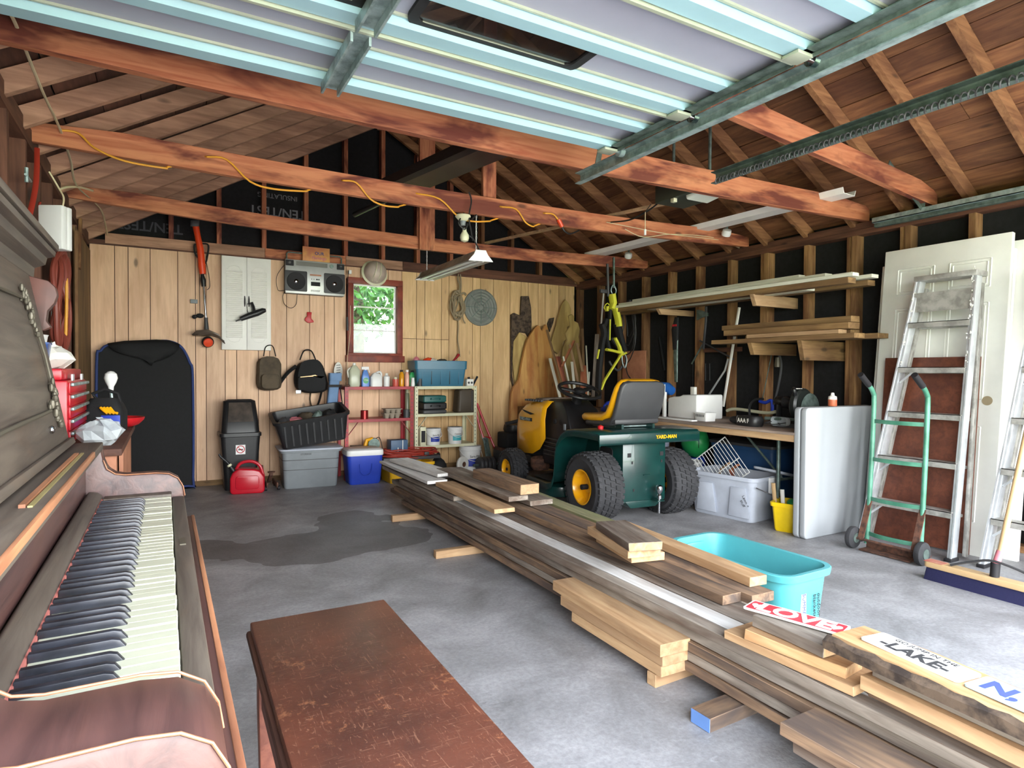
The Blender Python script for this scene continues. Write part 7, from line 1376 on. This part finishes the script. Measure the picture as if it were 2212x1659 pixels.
# ================================================================ overhead odds and ends
OP = thing('door_opener', 'dark green-grey garage door opener hung under the right roof slope', 'door opener', (3.02, 3.02, 2.24), R(0)); MB().box((-.13, -.24, -.02), (.13, .16, .10)).build('housing', plain('dark opener case', (58, 64, 54), .5), OP, bev=.01); MB().loft([[(x, -.26, z) for x, z in rr2(.22, .10, .02, 3, 0, .03)], [(x, -.10, z - .05) for x, z in rr2(.20, .05, .015, 3, 0, .03)]]).build('lens', plain('ribbed light lens', (214, 220, 206), .35), OP); MB().box((-.13, -.02, -.045), (-.10, .01, -.02)).build('release_tag', M['cream'], OP, bev=.002)
for y in (-.2, .12): MB().tube([(0, y, .1), (0, y, .62)], .01).build('hanger', M['galvd'], OP)
t = thing('white_gutter', 'long white gutter lying across the tops of the tie beams', 'gutter', (0, 0, 0)); a, b_ = atz(1275, 548, 2.33), atz(1835, 408, 2.33); beam(t, a, b_, [(-.08, .0), (-.065, -.04), (.065, -.04), (.08, 0), (.075, 0), (.06, -.035), (-.06, -.035), (-.075, 0)], 'gutter', M['whitep'])
a, b_ = atz(1050, 525, 2.30), atz(1630, 397, 2.34); tag(MB().bar(a - a, b_ - a, .04, .018).build('wooden_lath', M['lumx'], loc=a, bev=.001), 'long pale wooden slat lying across the tie beams', 'slat')
t = thing('black_downspout', 'long black twin-channel downspout lying up among the beams', 'pipe', (0, 0, 0)); a, b_ = aty(838, 415, 4.62), aty(1130, 290, 3.05); beam(t, a, b_, [(-.13, -.02), (-.12, .05), (-.02, .05), (0, .01), (.02, .05), (.12, .05), (.13, -.02), (.1, -.04), (.01, -.03), (-.1, -.04)], 'channel', M['black'])
a, b_ = aty(765, 464, 5.3), aty(858, 420, 4.8); tag(MB().tube([a - a, b_ - a], .022, 12).build('black_tube', M['black'], loc=a), 'thin black tube end beyond the black downspout', 'pipe')
# orange cord wound round the second beam
OC = thing('orange_extension_lead', 'orange extension cord wound round the second tie beam', 'extension cord', (0, 0, 0)); segs = [[(132, 281), (170, 288), (205, 320), (270, 348), (355, 363)], [(448, 339), (490, 345), (540, 392), (590, 408), (658, 413)], [(742, 390), (770, 395), (800, 430), (830, 444), (858, 447)], [(905, 419), (950, 430), (990, 468), (1020, 478), (1055, 478)], [(1085, 447), (1115, 452), (1135, 480), (1150, 489)], [(1178, 461), (1195, 463), (1208, 478)]]
P = []
for i, s_ in enumerate(segs):
    for a, b_ in s_: P.append(aty(a, b_, 3.768))
    if i < len(segs) - 1: P.append(aty(s_[-1][0] + 6, s_[-1][1] - 2, 3.80)); P.append(P[-1] + V((.10, .035, .05))); P.append(aty(segs[i + 1][0][0] - 8, segs[i + 1][0][1] + 4, 3.80) + V((0, .03, .02)))
MB().tube(cat(P, 4), .0055, 8).build('cord', M['cordo'], OC); a = aty(1206, 474, 3.768); MB().tube([a, aty(1214, 490, 3.768)], .016, 10).build('orange_socket', M['orange'], OC); MB().tube(cat([aty(1214, 490, 3.768), aty(1220, 500, 3.77), aty(1232, 505, 3.79), aty(1250, 498, 3.83)], 4), .006).build('black_plug_lead', M['cordb'], OC)
t = thing('electric_cable', 'beige cable stapled down the left roof slope', 'cable', (0, 0, 0)); MB().tube(cat([atroof(2, 8), atroof(28, 40), atroof(60, 120), atroof(95, 205), atroof(130, 280), atroof(152, 345), atroof(165, 400), atroof(205, 438), atroof(222, 462), aty(232, 508, 6.35)], 5), .006, 8, flat=.5).build('cable', M['cordw'], t); MB().tube(cat([atroof(122, 412), atroof(145, 404), atroof(175, 405), atroof(200, 412)], 4), .007, 8).build('side_run', M['cordw'], t)
t = thing('bell_wire', 'thin pale wires draped along the right part of the second tie beam', 'wire', (0, 0, 0)); MB().tube(cat([aty(1310, 480, 3.77), aty(1345, 487, 3.77), aty(1440, 505, 3.77), aty(1500, 512, 3.77), aty(1560, 520, 3.79), aty(1600, 538, 3.9)], 5), .003, 6).build('wire', M['cordw'], t); MB().tube(cat([aty(1350, 495, 3.77), aty(1390, 512, 3.77), aty(1450, 506, 3.77), aty(1540, 513, 3.78), aty(1598, 535, 3.9)], 5), .003, 6).build('wire', M['cordw'], t); MB().tube(cat([aty(1320, 480, 3.77), aty(1360, 475, 3.5), aty(1400, 455, 3.3), atz(1420, 440, 2.3)], 5), .006, 6).build('black_lead', M['cordb'], t)
for px, py, lb in ((1357, 553, 'small white round sensor under the far right roof slope'), (1569, 504, 'small white round sensor under the nearer right roof slope')):
    p = atx(px, py, 4.15); t = thing('roof_sensor', lb, 'sensor', p, 0, 'round sensors on the right roof slope'); MB().lathe([(.035, -.02), (.04, .0), (.035, .03), (.02, .035)], (0, 0, 0), (-.2, -.5, .8), 18).build('sensor_body', M['white'], t); MB().tube([(0, 0, .02), (.05, .03, roofz(4.2) - p.z + .02)], .012).build('stem', M['galvd'], t)
t = thing('pull_string', 'short pull cord with a white tip below the opener', 'cord', atz(1394, 458, 2.2)); MB().tube([(0, 0, .0), (.0, .0, -.13)], .003, 6).build('string', M['cordw'], t); MB().tube([(0, 0, -.12), (0, 0, -.16)], .008, 8).build('tip', M['white'], t); MB().tube([(0, 0, 0), (0.05, .0, .06)], .003, 6).build('lead', M['cordb'], t)
